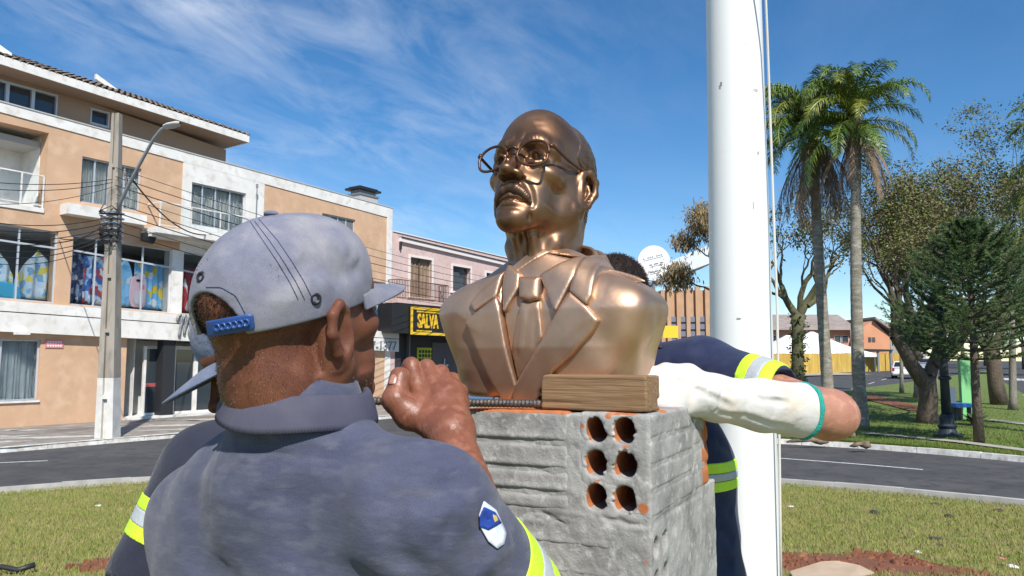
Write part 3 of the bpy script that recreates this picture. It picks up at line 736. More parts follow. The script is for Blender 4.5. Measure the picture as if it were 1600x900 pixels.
# -- fascia with groove, sign letters, telephone number
lo_mid, hi_mid = lv(488, 530), lv(486.3, 529)
mb = MB(); seg(-60, 617, Lf_bot, lo_mid, -T, .25, mb); link('fascia', mb, m_wht, b1)
mb = MB(); seg(-60, 617, hi_mid, Lf_top, -T, .25, mb); link('fascia', mb, m_wht, b1)
mb = MB(); seg(-60, 616.5, lo_mid, hi_mid, -T, .19, mb); link('fascia_groove', mb, m_dark, b1)
slope = (fp(320, 500, .3)-fp(270, 497, .3)); ux = FD.copy()
s0_, s1_, zb_, zt_ = fs(274, .3), fs(310, .3), fz(274, 526, .3), fz(292, 493, .3)
def brush(name, strokes, r):
    for st_ in strokes:
        P_ = [Vector(F(s0_+(s1_-s0_)*x, zb_+(zt_-zb_)*y, .31)) for x, y in st_]; Q_ = []
        for i in range(len(P_)-1):
            p0, p1, p2, p3 = P_[max(i-1, 0)], P_[i], P_[i+1], P_[min(i+2, len(P_)-1)]
            for k in range(6):
                t = k/6; Q_.append(.5*((2*p1)+(p2-p0)*t+(2*p0-5*p1+4*p2-p3)*t*t+(3*p1-p0-3*p2+p3)*t**3))
        Q_.append(P_[-1]); link(name, MB().tube(Q_, [r*(.75+.5*abs(math.sin(i*.5))) for i in range(len(Q_))], 8), m_gate, b1, smooth=True)
brush('sign_lettering', [[(0, .72), (.05, .95), (.16, .97), (.17, .6), (.10, .02)], [(.12, .3), (.24, .8), (.36, 1.0), (.36, .6), (.31, .12)], [(.33, .35), (.45, .82), (.56, .98), (.56, .5), (.53, .12), (.60, .02), (.68, .2)],
                         [(.93, .46), (.80, .55), (.69, .35), (.70, .1), (.80, .03), (.90, .22), (.95, .5), (.91, .2), (.94, .03), (1.02, .12)]], .042)
text('letter', '7-1377', m_gate, .62, fp(600, 541, .27), ux, (0, 0, 1), b1, .02, .0, fit=(1.0, 1))
# -- ground floor
zdoor = fz(200, 535)
GT = lambda p: Lf_bot(p)-.002
hw = (-60, 62, fz(62, 531), fz(62, 625)); hd = (197, 352, GT(197)-.03, ZB)
panel_with_holes('tan_wall', -60, 601, C(ZB), GT, [hw, (197, 352, 99, ZB)], m_tan, -T, 0, b1)
glazed(-60, 62, C(hw[3]), C(hw[2]), [-20, 2], name='window', curtain=True, cm=m_curtb)
mb = MB(); fbox(mb, SE0, fs(62), hw[3], hw[2], -.53, -.5); link('room_back', mb, m_room, b1)
mb = MB(); fbox(mb, SE0, fs(64), hw[3]-.06, hw[3], -.3, .06); link('window_sill', mb, m_wht, b1)
mb = MB(); seg(190, 360, C(ZB), GT, -1.5, -1.3, mb); seg(222.0, 222.8, C(ZB), GT, -1.3, -.502, mb); link('entrance_wall', mb, m_wht, b1)
mb = MB(); seg(197, 352, C(ZB), C(ZB+.10), -1.3, .12, mb); link('door_step', mb, m_wht, b1)
def door(px0, px1, ptop, off, nm='door', bars=(.42,)):
    a, b = fs(px0, off), fs(px1, off); zt = fz(px0, ptop, off); zb = ZB+.105
    f = MB(); fbox(f, a, a+.09, zb, zt, off-.05, off+.05); fbox(f, b-.09, b, zb, zt, off-.05, off+.05); fbox(f, a+.09, b-.09, zt-.08, zt, off-.05, off+.05); fbox(f, a+.09, b-.09, zb, zb+.08, off-.05, off+.05)
    fbox(f, a+.09, b-.09, zb+2.35, zb+2.43, off-.05, off+.05)
    d = link(nm, f, m_wht, b1); p = MB(); fbox(p, a+.09, b-.09, zb+.08, zt-.08, off-.01, off+.01); link('pane', p, m_glass, d)
    for k in bars:
        p = MB(); fbox(p, a+.09, b-.09, zb+1.0, zb+1.13, off+.012, off+.02); link('door_band', p, pbr('red_band', (.35, .08, .08), .6), d)
door(224, 251, 541, -.35); door(270, 305, 541, -.35, bars=()); door(305, 345, 541, -.35, bars=())
mb = MB(); seg(252, 271, C(ZB), GT, -.30, .10, mb); link('column', mb, m_dark, b1)
mb = MB(); a = fp(70, 543, .02); fbox(mb, fs(69), fs(97), fz(69, 543.5), fz(69, 530), .002, .03); pk = link('notice_board', mb, pbr('pink_board', (.62, .22, .24), .6), b1)
m_wtxt = pbr('white_lettering', (.8, .8, .78), .6)
for k in range(2):
    mb = MB(); 
    wq = (fs(97)-fs(69))/7
    for i in range(6): s = fs(69)+wq*(i+.6); fbox(mb, s, s+wq*.7, fz(69, 541.2-k*6), fz(69, 538.8-k*6), .03, .034)
    link('lettering', mb, m_wtxt, pk)['kind'] = 'stuff'
mb = MB(); fbox(mb, fs(12), fs(33), fz(12, 523), fz(12, 519), .26, .5); link('light_box', mb, m_wht, b1)
# -- set-back top floor with eaves and tiled hip roof
so_ = -1.1
def Sb(px): return fs(px, so_)
tw0, tw1 = Sb(-60), Sb(341)
zt_w = fz(0, 112, so_); zb_w = Ltop(0)-1.0
zt_r = fz(341, 231, so_)
w5, w6 = (Sb(-60), Sb(66), fz(0, 166, so_), fz(0, 124, so_)), (Sb(120), Sb(151), fz(120, 188, so_), fz(120, 162, so_))
def topwall(s): return zt_w+(zt_r-zt_w)*(s-Sb(0))/(tw1-Sb(0))
mb = MB(); cuts = sorted([tw0, tw1, w5[1], w6[0], w6[1]])
for a, b in zip(cuts, cuts[1:]):
    h = w5 if b <= w5[1]+1e-6 else (w6 if abs(a-w6[0]) < 1e-6 else None)
    if h is None: fbox(mb, a, b, zb_w, (topwall(a), topwall(b)), so_-.25, so_)
    else: fbox(mb, a, b, zb_w, h[2], so_-.25, so_); fbox(mb, a, b, h[3], (topwall(a), topwall(b)), so_-.25, so_)
fbox(mb, tw1-.25, tw1, zb_w, topwall(tw1), so_-6, so_-.252)
link('upper_wall', mb, m_brown, b1)
for w, n in ((w5, 3), (w6, 1)):
    f = MB(); a, b, z0, z1 = w; 
    fbox(f, a, b, z1-.07, z1, so_-.1, so_+.02); fbox(f, a, b, z0, z0+.07, so_-.1, so_+.02)
    for i in range(n+1): s = a+(b-a)*i/n; fbox(f, max(a, s-.05), min(b, s+.05), z0+.07, z1-.07, so_-.1, so_+.018)
    wo = link('window', f, m_alu, b1); p = MB(); fbox(p, a, b, z0, z1, so_-.13, so_-.11); link('pane', p, m_glass, wo)
# eaves: soffit, fascia board, tile courses
e0, e1 = Sb(-60), fs(377, -.1)
ez = lambda px, py: fz(px, py, -.1)
ZA, ZE = ez(0, 97), ez(375, 216)
eoff = -.1
def eav(s): return ZA+(ZE-ZA)*(s-fs(0, eoff))/(fs(375, eoff)-fs(0, eoff))
mb = MB(); fbox(mb, e0, e1, (eav(e0)-.05, eav(e1)-.05), (eav(e0), eav(e1)), so_-7, eoff-.02); link('soffit', mb, m_brown, b1)
mb = MB(); fbox(mb, e0, e1, (eav(e0)-.08, eav(e1)-.08), (eav(e0)+.20, eav(e1)+.20), eoff-.018, eoff+.03); fbox(mb, e1-.03, e1+.02, eav(e1)-.08, eav(e1)+.20, so_-7, eoff-.02); link('fascia_board', mb, m_wht, b1)
ridge_off = so_-3.6; rise_ = 1.9
rf = empty('roof', F((e0+e1)/2, eav(e0)+.2)); attach(rf, b1)
def tile(sc, off, z, w=.21):     # barrel tile: short half pipe lying down the slope
    mb_ = MB(); rows = []
    sl_ = rise_/(eoff-ridge_off)
    for L_ in (0, .42):
        r_ = w/2*(1-.1*(L_ > 0)); rows.append([F(sc-math.cos(math.pi*k/4)*r_, z+L_*sl_+math.sin(math.pi*k/4)*r_*.7+.02*(L_ == 0), off-L_) for k in range(5)])
    mb_.grid(rows); return mb_
ncol = 0; tiles = []
deck = MB(); 
he = 3.3
deck.add([F(e0, eav(e0)+.15, eoff), F(e1, eav(e1)+.15, eoff), F(e1-he, eav(e1-he)+.15+rise_, ridge_off), F(e0, eav(e0)+.15+rise_, ridge_off), F(e1, eav(e1)+.15, so_-7)], [(0, 1, 2, 3), (1, 4, 2)])
link('roof_deck', deck, m_tile, rf)
stuff_t = MB(); nt_ = 0
n_rows = 9; s = e0+.1
cols_ = int((e1-e0)/.215)
for i in range(cols_):
    s = e0+.11+i*.215
    for k in range(n_rows):
        u = k*.40/(eoff-ridge_off)
        if s > e1-he*u-.1: continue
        mb_ = tile(s, eoff+.05-k*.40, eav(s)+.17+u*rise_+random.uniform(-.008, .008))
        if k < 3 and nt_ < 290: link('roof_tile', mb_, m_tile, rf, smooth=True); nt_ += 1
        else: stuff_t.add(mb_.v, mb_.f)
for i in range(16):
    mb_ = MB(); a = i/16; p = F(e1-he*a, eav(e1)+.2+rise_*a, eoff+(ridge_off-eoff)*a); q = F(e1-he*(a+.07), eav(e1)+.2+rise_*(a+.07), eoff+(ridge_off-eoff)*(a+.07)); mb_.tube([p, q], .11, 6); stuff_t.add(mb_.v, mb_.f)
tag(link('tile_course', stuff_t, m_tile, rf, smooth=True), kind='stuff')
mb = MB(); pA, pB = fp(150, 123, so_-1.9), fp(186, 148, so_-.9); mb.prism([pA, pB, pB+Vector((0, 0, .16)), pA+Vector((0, 0, .2))], FN*-.12)
link('verge', mb, m_wht, rf)
pA, pB = fp(-10, 80, so_-.6), fp(18, 95, so_-.2); mb = MB().prism([pA, pB, pB+Vector((0, 0, .25)), pA+Vector((0, 0, .35))], FN*-.5); link('verge', mb, m_wht, rf)
# chimney
ch = MB(); s0, s1 = fs(557, -1.5), fs(586, -1.5); zc = fz(557, 291, -1.5)
fbox(ch, s0, s1, Ltop(580)-1.2, zc-.35, -2.3, -1.5); c_ = link('chimney', ch, m_grey, b1)
mb = MB(); fbox(mb, s0-.05, s1+.05, zc-.35, zc-.27, -2.35, -1.45); fbox(mb, s0+.08, s1-.08, zc-.27, zc-.08, -2.22, -1.58); link('chimney_neck', mb, m_gate, c_)
mb = MB(); fbox(mb, s0-.14, s1+.14, zc-.08, zc+.02, -2.42, -1.4); fbox(mb, s0, s1, zc+.02, zc+.1, -2.3, -1.5); link('chimney_cap', mb, m_black, c_)
# -- goods in the display windows: hung sheets, bags (plain generic prints)
def print_mat(name, cols, scale, ydim=1.0):
    m = bpy.data.materials.new(name); m.use_nodes = True; t, b = nodes(m); b.inputs['Roughness'].default_value = .8
    tcn = N(t, 'ShaderNodeTexCoord'); v = N(t, 'ShaderNodeTexVoronoi'); v.inputs['Scale'].default_value = scale; v.inputs['Randomness'].default_value = .9
    n = N(t, 'ShaderNodeTexNoise'); n.inputs['Scale'].default_value = scale*.8; t.links.new(tcn.outputs['Object'], n.inputs[0])
    mxv = N(t, 'ShaderNodeMixRGB'); mxv.inputs[0].default_value = .12; t.links.new(tcn.outputs['Object'], mxv.inputs[1]); t.links.new(n.outputs[1], mxv.inputs[2])
    t.links.new(mxv.outputs[0], v.inputs['Vector'])
    r = N(t, 'ShaderNodeValToRGB'); r.color_ramp.interpolation = 'CONSTANT'; e = r.color_ramp.elements
    while len(e) < len(cols): e.new(.5)
    for i, c in enumerate(cols): e[i].position = i/len(cols); e[i].color = (*c, 1)
    sp_ = N(t, 'ShaderNodeSeparateXYZ'); t.links.new(v.outputs['Color'], sp_.inputs[0]); t.links.new(sp_.outputs[0], r.inputs[0]); t.links.new(r.outputs[0], b.inputs['Base Color']); MATS[name] = m; return m
pm_blue = print_mat('blue_print', [(.03, .10, .35), (.12, .30, .62), (.45, .62, .80), (.06, .16, .45), (.75, .75, .75), (.5, .08, .08)], 6.4)
pm_sky = print_mat('sky_print', [(.20, .50, .78), (.28, .58, .85), (.15, .42, .72), (.75, .8, .85), (.75, .55, .06), (.25, .55, .8)], 5.2)
pm_tent = print_mat('pale_print', [(.62, .75, .82), (.70, .80, .85), (.55, .68, .8), (.75, .6, .1), (.2, .38, .6), (.72, .78, .82)], 5.6)
pm_navy = print_mat('navy_print', [(.05, .07, .16), (.09, .12, .26), (.22, .3, .5), (.5, .5, .55), (.04, .05, .1)], 8.0)
m_pinkf = pbr('pink_fabric', (.78, .55, .60), .8, (.72, .48, .55), 2); m_redf = pbr('red_fabric', (.42, .04, .05), .8); m_cyanf = pbr('cyan_fabric', (.06, .42, .66), .6)
def sheet(px0, px1, py0, py1, m, label, off=-.55, folds=5, amp=.06, cat='textile', top=None, group=None, seed=0):
    """hung cloth with folds; py's at px0, the sheet follows the facade's perspective"""
    a, b = fs(px0, off), fs(px1, off); zt, zb = fz(px0, py0, off), fz(px0, py1, off); nx, nz2 = 40, 10; rows = []
    for j in range(nz2+1):
        v = j/nz2; row = []
        for i in range(nx+1):
            u = i/nx; z = zt+(zb-zt)*v
            if top: z = zb+(zt-zb)*(1-v)*top(u)
            row.append(F(a+(b-a)*u, z, off+amp*math.sin(u*folds*6.283+seed+v*.8)*(.4+.6*v)))
        rows.append(row)
    mb_ = MB().grid(rows); o_ = link('display_cloth', mb_, m, smooth=True); sm = o_.modifiers.new('thick', 'SOLIDIFY'); sm.thickness = .012
    return tag(o_, label, cat, group)
hump = lambda u: .35+.65*max(0, 1-abs(u-.55)/.55)**.75
sheet(14, 78, 385, 465, pm_tent, 'pale blue patterned cover peaked like a tent in the leftmost shop window', folds=3, amp=.12, top=hump)
sheet(-40, 12, 390, 465, pm_tent, 'pale patterned cover cut off by the frame in the leftmost shop window', folds=3, amp=.12, top=hump)
sheet(-30, 26, 437, 463, m_cyanf, 'bright cyan cushion in front of the pale covers', off=-.4, folds=1, amp=.04, top=lambda u: .4+.6*math.sin(math.pi*min(1, max(0, u)))**.5, cat='cushion')
sheet(104, 140, 395, 472, pm_navy, 'dark navy patterned cloth at the left end of the middle shop window', folds=4)
sheet(122, 160, 398, 474, pm_blue, 'blue striped print cloth next to the navy cloth', off=-.45, folds=4)
sheet(140, 163, 405, 476, pm_blue, 'blue print bag hung with round top beside the concrete pole', off=-.35, folds=1, amp=.03, top=lambda u: .6+.4*math.sin(math.pi*u)**.5, cat='bag')
sheet(159, 176, 418, 478, m_pinkf, 'pink towel hung half behind the concrete pole', off=-.36, folds=2, amp=.03)
sheet(176, 200, 404, 478, pm_sky, 'sky blue print bag hung just right of the concrete pole', off=-.42, folds=1, amp=.03, top=lambda u: .6+.4*math.sin(math.pi*u)**.5, cat='bag')
sheet(203, 262, 408, 481, pm_sky, 'sky blue curtain with yellow spots at the right end of the middle window', folds=7, amp=.05)
sheet(282, 330, 418, 487, m_redf, 'deep red cloth behind the white pillar', off=-.6, folds=3)
sheet(462, 520, 465, 505, pm_sky, 'blue cloth in the far shop window', off=-.5, folds=3); sheet(572, 600, 440, 512, pm_sky, 'blue and green print by the far white corner', off=-.3, folds=2)
# pink rucksack
s0, s1 = fs(196, -.3), fs(222, -.3); z0, z1 = fz(196, 480, -.3), fz(196, 430, -.3); w = s1-s0; hgt = z1-z0
bp_ = empty('rucksack', F((s0+s1)/2, z0, -.3), 'pale pink rucksack standing in the middle shop window', 'bag')
def pill(name, s0, s1, z0, z1, o0, o1, m, parent):
    n = 20; out_ = []
    w, h = s1-s0, z1-z0
    for i in range(n): a = 2*math.pi*i/n; out_.append(F((s0+s1)/2+w/2*math.copysign(abs(math.cos(a))**.5, math.cos(a)), (z0+z1)/2+h/2*math.copysign(abs(math.sin(a))**.45, math.sin(a)), o0))
    return link(name, MB().prism(out_, FN*(o1-o0)), m, parent, bevel=.03)
pill('body', s0, s1, z0, z1, -.32, -.22, m_pinkf, bp_); pill('pocket', s0+w*.2, s1-w*.2, z0+hgt*.1, z0+hgt*.5, -.218, -.16, pbr('pink_pocket', (.72, .62, .66), .8), bp_)
pill('bow', s0+w*.32, s0+w*.72, z0+hgt*.82, z0+hgt*.9, -.218, -.18, m_black, bp_); pill('patch', s0+w*.5, s0+w*.85, z0+hgt*.58, z0+hgt*.74, -.218, -.19, pbr('rose', (.75, .25, .35), .8), bp_)
# white/red cone-like toy
p = fp(287, 487, -.35); g = MB().lathe([(.14, 0), (.12, .5), (.1, .9), (.02, 1.25)], (p.x, p.y, p.z), 12)
tag(link('toy_rocket', g, print_mat('red_white', [(.8, .78, .75), (.55, .04, .04), (.8, .78, .75), (.55, .05, .05)], 1.6), smooth=True), 'red and white pointed toy standing against the red cloth', 'toy')

# ------------------------------------------------------------------ pink building and its black shop front
m_pink = pbr('pink_render', (.66, .49, .45), .9, (.60, .44, .41), .8, .5, .25, 60, col3=(.52, .38, .34), v3=4)
m_pwhite = pbr('pink_trim', (.74, .68, .64), .85)
m_iron = pbr('iron_rail', (.08, .065, .055), .6, (.18, .1, .07), 10)
m_yel = pbr('sign_yellow', (.78, .50, .03), .55); m_sblk = pbr('sign_black', (.018, .018, .02), .4)
m_shop = pbr('shop_grey', (.035, .036, .04), .7)
q0, q1 = fs(610.5), fs(860)
b2 = empty('pink_building', F((q0+q1)/2, -.385), 'two storey pink building with a black shop front and iron balcony', 'building')
Zp = fz(610, 361); Zp2 = fz(795, 404)
pt = lambda s: Zp+(Zp2-Zp)*(s-q0)/(fs(795)-q0)
zs_ = fz(611, 482.5)            # underside of pink wall
wins = [(fs(639), fs(673), fz(639, 463), fz(639, 401)), (fs(706), fs(734), fz(706, 454), fz(706, 415)), (fs(759), fs(784), fz(759, 465), fz(759, 426))]
mb = MB(); cuts = sorted([q0, q1]+[c for w in wins for c in w[:2]])
for a, b in zip(cuts, cuts[1:]):
    h = [w for w in wins if abs(w[0]-a) < 1e-6]
    if h: fbox(mb, a, b, zs_-.6, h[0][2], -.4, 0); fbox(mb, a, b, h[0][3], (pt(a), pt(b)), -.4, 0)
    else: fbox(mb, a, b, zs_-.6, (pt(a), pt(b)), -.4, 0)
link('wall', mb, m_pink, b2)
mb = MB(); fbox(mb, q0, q0+.3, ZB, zs_-.602, -9, -.02); fbox(mb, q0, q1, ZB, pt(q0)-.5, -9.4, -9); fbox(mb, q1-.3, q1, ZB, pt(q1)-.01, -9, -.402); fbox(mb, q0, q0+.3, zs_-.6, pt(q0)-.01, -9, -.402); link('side_wall', mb, m_pink, b2)
mb = MB(); fbox(mb, q0+.3, q1-.3, pt(q0)-.8, pt(q0)-.6, -9, -.402); link('roof_slab', mb, m_grey, b2)
zl = lambda s: fz(622, 374)+(fz(795, 414)-fz(622, 374))*(s-fs(622))/(fs(795)-fs(622))
mb = MB(); fbox(mb, fs(621), q1, (zl(fs(621))-.10, zl(q1)-.10), (zl(fs(621))+.10, zl(q1)+.10), .002, .14); link('cornice', mb, m_pwhite, b2)
mb = MB(); fbox(mb, fs(621), q1, (zl(fs(621))+.10, zl(q1)+.10), (zl(fs(621))+.14, zl(q1)+.14), .002, .19); fbox(mb, fs(621), fs(621)+.08, zl(fs(621))-.5, zl(fs(621))-.1, .002, .12); link('cornice_cap', mb, m_dark, b2)
mb = MB(); fbox(mb, q0, q1, (pt(q0), pt(q1)), (pt(q0)+.05, pt(q1)+.05), -.45, .05); link('coping', mb, m_pwhite, b2)
for i, (a, b, z0, z1) in enumerate(wins):
    f = MB(); fbox(f, a-.12, a, z0-.05, z1+.12, -.1, .04); fbox(f, b, b+.12, z0-.05, z1+.12, -.1, .04); fbox(f, a, b, z1, z1+.12, -.1, .04); fbox(f, a-.2, b+.2, z0-.13, z0-.05, -.1, .1)
    wo = link('window', f, m_pwhite, b2); p = MB(); fbox(p, a, b, z0, z1, -.26, -.24); link('pane', p, m_glass, wo)
    if i == 0:
        rows = [[F(a+(b-a)*k/30, z, -.2+.03*math.sin(k*1.3)) for k in range(31)] for z in (z0, z1)]; link('curtain', MB().grid(rows), pbr('brown_curtain', (.22, .15, .10), .85, (.3, .21, .14), 4), wo, smooth=True)
        p = MB(); fbox(p, (a+b)/2-.04, (a+b)/2+.04, z0, z1, -.18, -.12); link('mullion', p, m_iron, wo)
    else:
        p = MB(); fbox(p, a+.02, (a+b)/2, z0, z1, -.22, -.18); link('shutter', p, pbr('dark_shutter', (.07, .075, .085), .6), wo)
s0, s1, zb = fs(620, .7), fs(700, .7), fz(620, 466, .7)
mb = MB(); fbox(mb, s0-.05, s1+.05, zb-.2, zb, .002, .72); slab = link('balcony_slab', mb, m_pink, b2)
f = MB(); hR = .95
fbox(f, s0, s1, zb+hR-.04, zb+hR, .66, .70); fbox(f, s0, s1, zb+.05, zb+.08, .66, .70); f2 = MB()
for s in (s0, s1): fbox(f, s, s+.03, zb+hR-.04, zb+hR, .01, .658)
r_ = link('railing', f, m_iron, slab)
nb = 34
for i in range(nb+1):
    s = s0+(s1-s0-.02)*i/nb; b_ = MB(); fbox(b_, s, s+.022, zb, zb+hR-.041, .668, .69); link('baluster', b_, m_iron, r_)
for k in range(5):
    for s in (s0, s1-.02): b_ = MB(); o_ = .1+k*.12; fbox(b_, s, s+.02, zb, zb+hR-.041, o_, o_+.02); link('baluster', b_, m_iron, r_)
# black canopy box and sign
z0, z1 = fz(611, 523, .9), fz(611, 482, .9)-.05
mb = MB(); fbox(mb, fs(611, .9), q1, fz(641, 521, .9), fz(641, 475.5, .9), .002, .9); cano = link('canopy', mb, m_sblk, b2)
sa, sb, z0, z1 = fs(641, 1.0), fs(641, 1.0)+6.6, fz(641, 522.5, 1.0), fz(641, 478.5, 1.0)
sg = empty('shop_sign', F((sa+sb)/2, z0, 1.0)); attach(sg, b2)
mb = MB(); fbox(mb, sa, sb, z0, z1, .902, .98); link('board', mb, m_sblk, sg)
fr_ = MB(); t_ = .13
fbox(fr_, sa, sb, z0, z0+t_, .982, 1.03); fbox(fr_, sa, sb, z1-t_, z1, .982, 1.03); fbox(fr_, sa, sa+t_, z0+t_, z1-t_, .982, 1.03); fbox(fr_, sb-t_, sb, z0+t_, z1-t_, .982, 1.03); link('frame', fr_, m_yel, sg)
zc = (z0+z1)/2; hh = z1-z0
text('letter', 'SALVA', m_yel, hh*.62, F(sa+1.28, zc-.02*hh, 1.0), FD, (0, 0, 1), sg, .02, fit=(.64, 1.12), offset=.022)
text('letter', 'VIDR', m_yel, hh*.62, F(sa+4.45, zc-.02*hh, 1.0), FD, (0, 0, 1), sg, .02, fit=(.72, 1.12), offset=.022)
sc_ = sa+2.95
def hexring(r0, r1, z):
    m_ = MB()
    for k in range(6):
        a0, a1 = R(60*k+30), R(60*k+90)
        m_.prism([F(sc_+r0*math.cos(a0), z+r0*math.sin(a0), .985), F(sc_+r1*math.cos(a0), z+r1*math.sin(a0), .985), F(sc_+r1*math.cos(a1), z+r1*math.sin(a1), .985), F(sc_+r0*math.cos(a1), z+r0*math.sin(a1), .985)], FN*.03)
    return m_
link('emblem_ring', hexring(hh*.26, hh*.35, zc), m_yel, sg)
mb = MB(); fbox(mb, sc_-.05, sc_+.05, zc-.16, zc+.16, .985, 1.015); fbox(mb, sc_-.16, sc_-.051, zc-.05, zc+.05, .985, 1.015); fbox(mb, sc_+.051, sc_+.16, zc-.05, zc+.05, .985, 1.015); link('emblem_cross', mb, m_yel, sg)
mb = MB()
for i in range(15): s = sa+.45+i*.115; fbox(mb, s, s+.08, zc+hh*.31, zc+hh*.37, .985, 1.0)
for i in range(10): s = sa+.45+i*.115; fbox(mb, s, s+.08, zc-hh*.38, zc-hh*.33, .985, 1.0)
link('small_print', mb, m_yel, sg)['kind'] = 'stuff'
mb = MB(); fbox(mb, sc_+.55, sc_+.75, zc+hh*.28, zc+hh*.4, .985, 1.0); link('blue_mark', mb, pbr('sign_blue', (.04, .15, .6), .5), sg)
# shop front below
mb = MB(); zt_ = zs_-.602; fbox(mb, q0+.302, q1, ZB, zt_, -.8, -.5); fbox(mb, q0+.302, fs(626), ZB, zt_, -.5, 0); link('shop_front', mb, m_shop, b2)
mb = MB()
for px in (618, 640): s = fs(px, -.3); fbox(mb, s-.05, s+.05, ZB, zt_-.3, -.498, -.3)
fbox(mb, fs(618, -.3)+.05, fs(640, -.3)-.05, zt_-.4, zt_-.3, -.498, -.3); link('door_frame', mb, pbr('dull_frame', (.16, .16, .16), .6), b2)
mb = MB(); fbox(mb, fs(652, -.45), fs(677, -.45), fz(652, 569, -.45), fz(652, 543, -.45), -.497, -.45); po = link('poster', mb, pbr('poster_green', (.42, .5, .03), .6), b2)
mb = MB()
for r0 in range(3):
    for i in range(5): s = fs(652, -.45)+.12+i*.24; z = fz(652, 547+r0*6.5, -.45); fbox(mb, s, s+.17, z-.14, z, -.448, -.444)
link('poster_print', mb, m_sblk, po)['kind'] = 'stuff'
mb = MB(); s0 = fs(693, -.4); z0 = fz(693, 600, -.4); fbox(mb, s0-.9, s0+1.7, ZB, z0+2.2, -.498, -.42); dd = link('door', mb, pbr('grey_door', (.085, .09, .1), .4), b2)
mb = MB(); mb.tube([F(s0, z0-.05, -.33), F(s0, z0+1.35, -.33)], .035, 8); mb.tube([F(s0-.22, z0+.35, -.33), F(s0-.05, z0+.35, -.33)], .07, 8); mb.tube([F(s0+.08, z0+1.0, -.33), F(s0+.25, z0+1.0, -.33)], .07, 8); link('handle', mb, m_alu, dd)
# ------------------------------------------------------------------ building with slanted white roof edge, round sign
def W3(px, py, Y): return at(px, py, Y)
Yb = 44.0
m_och = pbr('ochre_wall', (.52, .33, .2), .9, (.45, .28, .17), 1.5)
b3 = empty('gallery_building', tuple(W3(1110, 585, Yb)), 'ochre building with a slanted pale roof edge and dark louvred windows behind the flagpole', 'building')
c0, c1 = W3(1035, 585, Yb).x, W3(1150, 585, Yb).x; zg = gz(6, Yb)
zr = W3(1060, 440, Yb).z
mb = MB(); mb.box((c0, Yb, zg), (c1, Yb+8, zr-.5)); link('wall', mb, m_och, b3)
for i in range(8):
    x = c0+.3+i*.55; mb = MB().box((x, Yb-.25, zg+.9), (x+.22, Yb-.02, zr-.3)); link('column', mb, m_och, b3)
m_lou = pbr('louvre_blue', (.16, .19, .26), .7)
for i in range(7):
    for k in range(8):
        x = c0+.54+i*.55; z = zg+1.2+k*.42; mb = MB().box((x, Yb-.12, z), (x+.28, Yb-.05, z+.3)); link('louvre_slat', mb, m_lou, b3)
pA, pB = W3(1030, 441, Yb), W3(1150, 396, Yb)
mb = MB().prism([pA, pB, pB+Vector((0, 0, 1.15)), pA+Vector((0, 0, .95))], (0, .5, 0)); mb.prism([pA+Vector((0, .5, .1)), pB+Vector((0, .5, .1)), pB+Vector((0, .5, .25)), pA+Vector((0, .5, .25))], (0, 8, 0)); link('roof_edge', mb, pbr('zinc_white', (.62, .66, .70), .5), b3)
mb = MB(); a = W3(1036, 528, Yb-1.2); b = W3(1059, 509, Yb-1.2); mb.box((a.x, Yb-1.25, a.z), (b.x, Yb-1.2, b.z)); yb = link('banner', mb, pbr('banner_yellow', (.80, .55, .03), .6), b3)
rs = empty('round_sign', tuple(W3(1022, 585, 41)), 'round white sign disc with grey lettering lines, above the roof line', 'sign')
cc = W3(1022, 411, 41); rr_ = 28/1190*41
nv = 40; tl = R(14)
mb = MB().prism([cc+Vector((rr_*.93*math.cos(2*math.pi*k/nv), 0, rr_*math.sin(2*math.pi*k/nv))) for k in range(nv)], (0, .18, 0)); link('disc', mb, pbr('sign_white', (.78, .80, .82), .5), rs)
ux = Vector((math.cos(tl), 0, math.sin(tl))); uz = Vector((-math.sin(tl), 0, math.cos(tl)))
for k, (z, a, b) in enumerate(((.32, -.55, .6), (-.1, -.3, .5), (-.5, -.35, .2))):
    mb = MB(); 
    for i in range(9):
        s = a+(b-a)*i/9; 
        if (i*7+k) % 4 == 3: continue
        p = cc+ux*s*rr_+uz*z*rr_+Vector((0, -.012, 0)); mb.prism([p, p+ux*.08, p+ux*.08+uz*.07, p+uz*.07], (0, .010, 0))
    link('lettering', mb, m_gate, rs)['kind'] = 'stuff'
    p = cc+ux*a*rr_+uz*(z-.09)*rr_+Vector((0, -.012, 0)); mb = MB().prism([p, p+ux*(b-a)*rr_, p+ux*(b-a)*rr_+uz*.03, p+uz*.03], (0, .010, 0)); link('rule', mb, m_gate, rs)
mb = MB().tube([(cc.x, cc.y+.25, gz(cc.x, cc.y)), (cc.x, cc.y+.25, cc.z)], .09, 8); link('post', mb, m_gate, rs)
# ------------------------------------------------------------------ orange house, bamboo fence, marquees across the avenue
m_org = pbr('orange_render', (.62, .30, .17), .9, (.56, .26, .15), .6, .5)
m_rt = pbr('grey_tiles', (.24, .20, .18), .9, (.32, .27, .24), 1.2)
Yo = 92.0
b4 = empty('orange_house', tuple(W3(1290, 575, Yo)), 'long two storey orange house with grey tiled roof behind the bamboo fence', 'house')
x0, x1, x2 = W3(1196, 500, Yo).x, W3(1337, 500, Yo).x, W3(1377, 500, Yo).x
zg = gz(40, Yo); ze = W3(1270, 516, Yo).z; zrg = W3(1270, 503, Yo).z
mb = MB().box((x0, Yo, zg), (x1, Yo+10, ze)); link('wall', mb, m_org, b4)
mb = MB().prism([(x1-.5, Yo-2, zg), (x2, Yo-2, zg), (x2, Yo-2, W3(1377, 528, Yo).z), (W3(1352, 505, Yo).x, Yo-2, W3(1352, 502, Yo).z), (x1-.5, Yo-2, ze)], (0, 9, 0)); link('gable_wall', mb, m_org, b4)
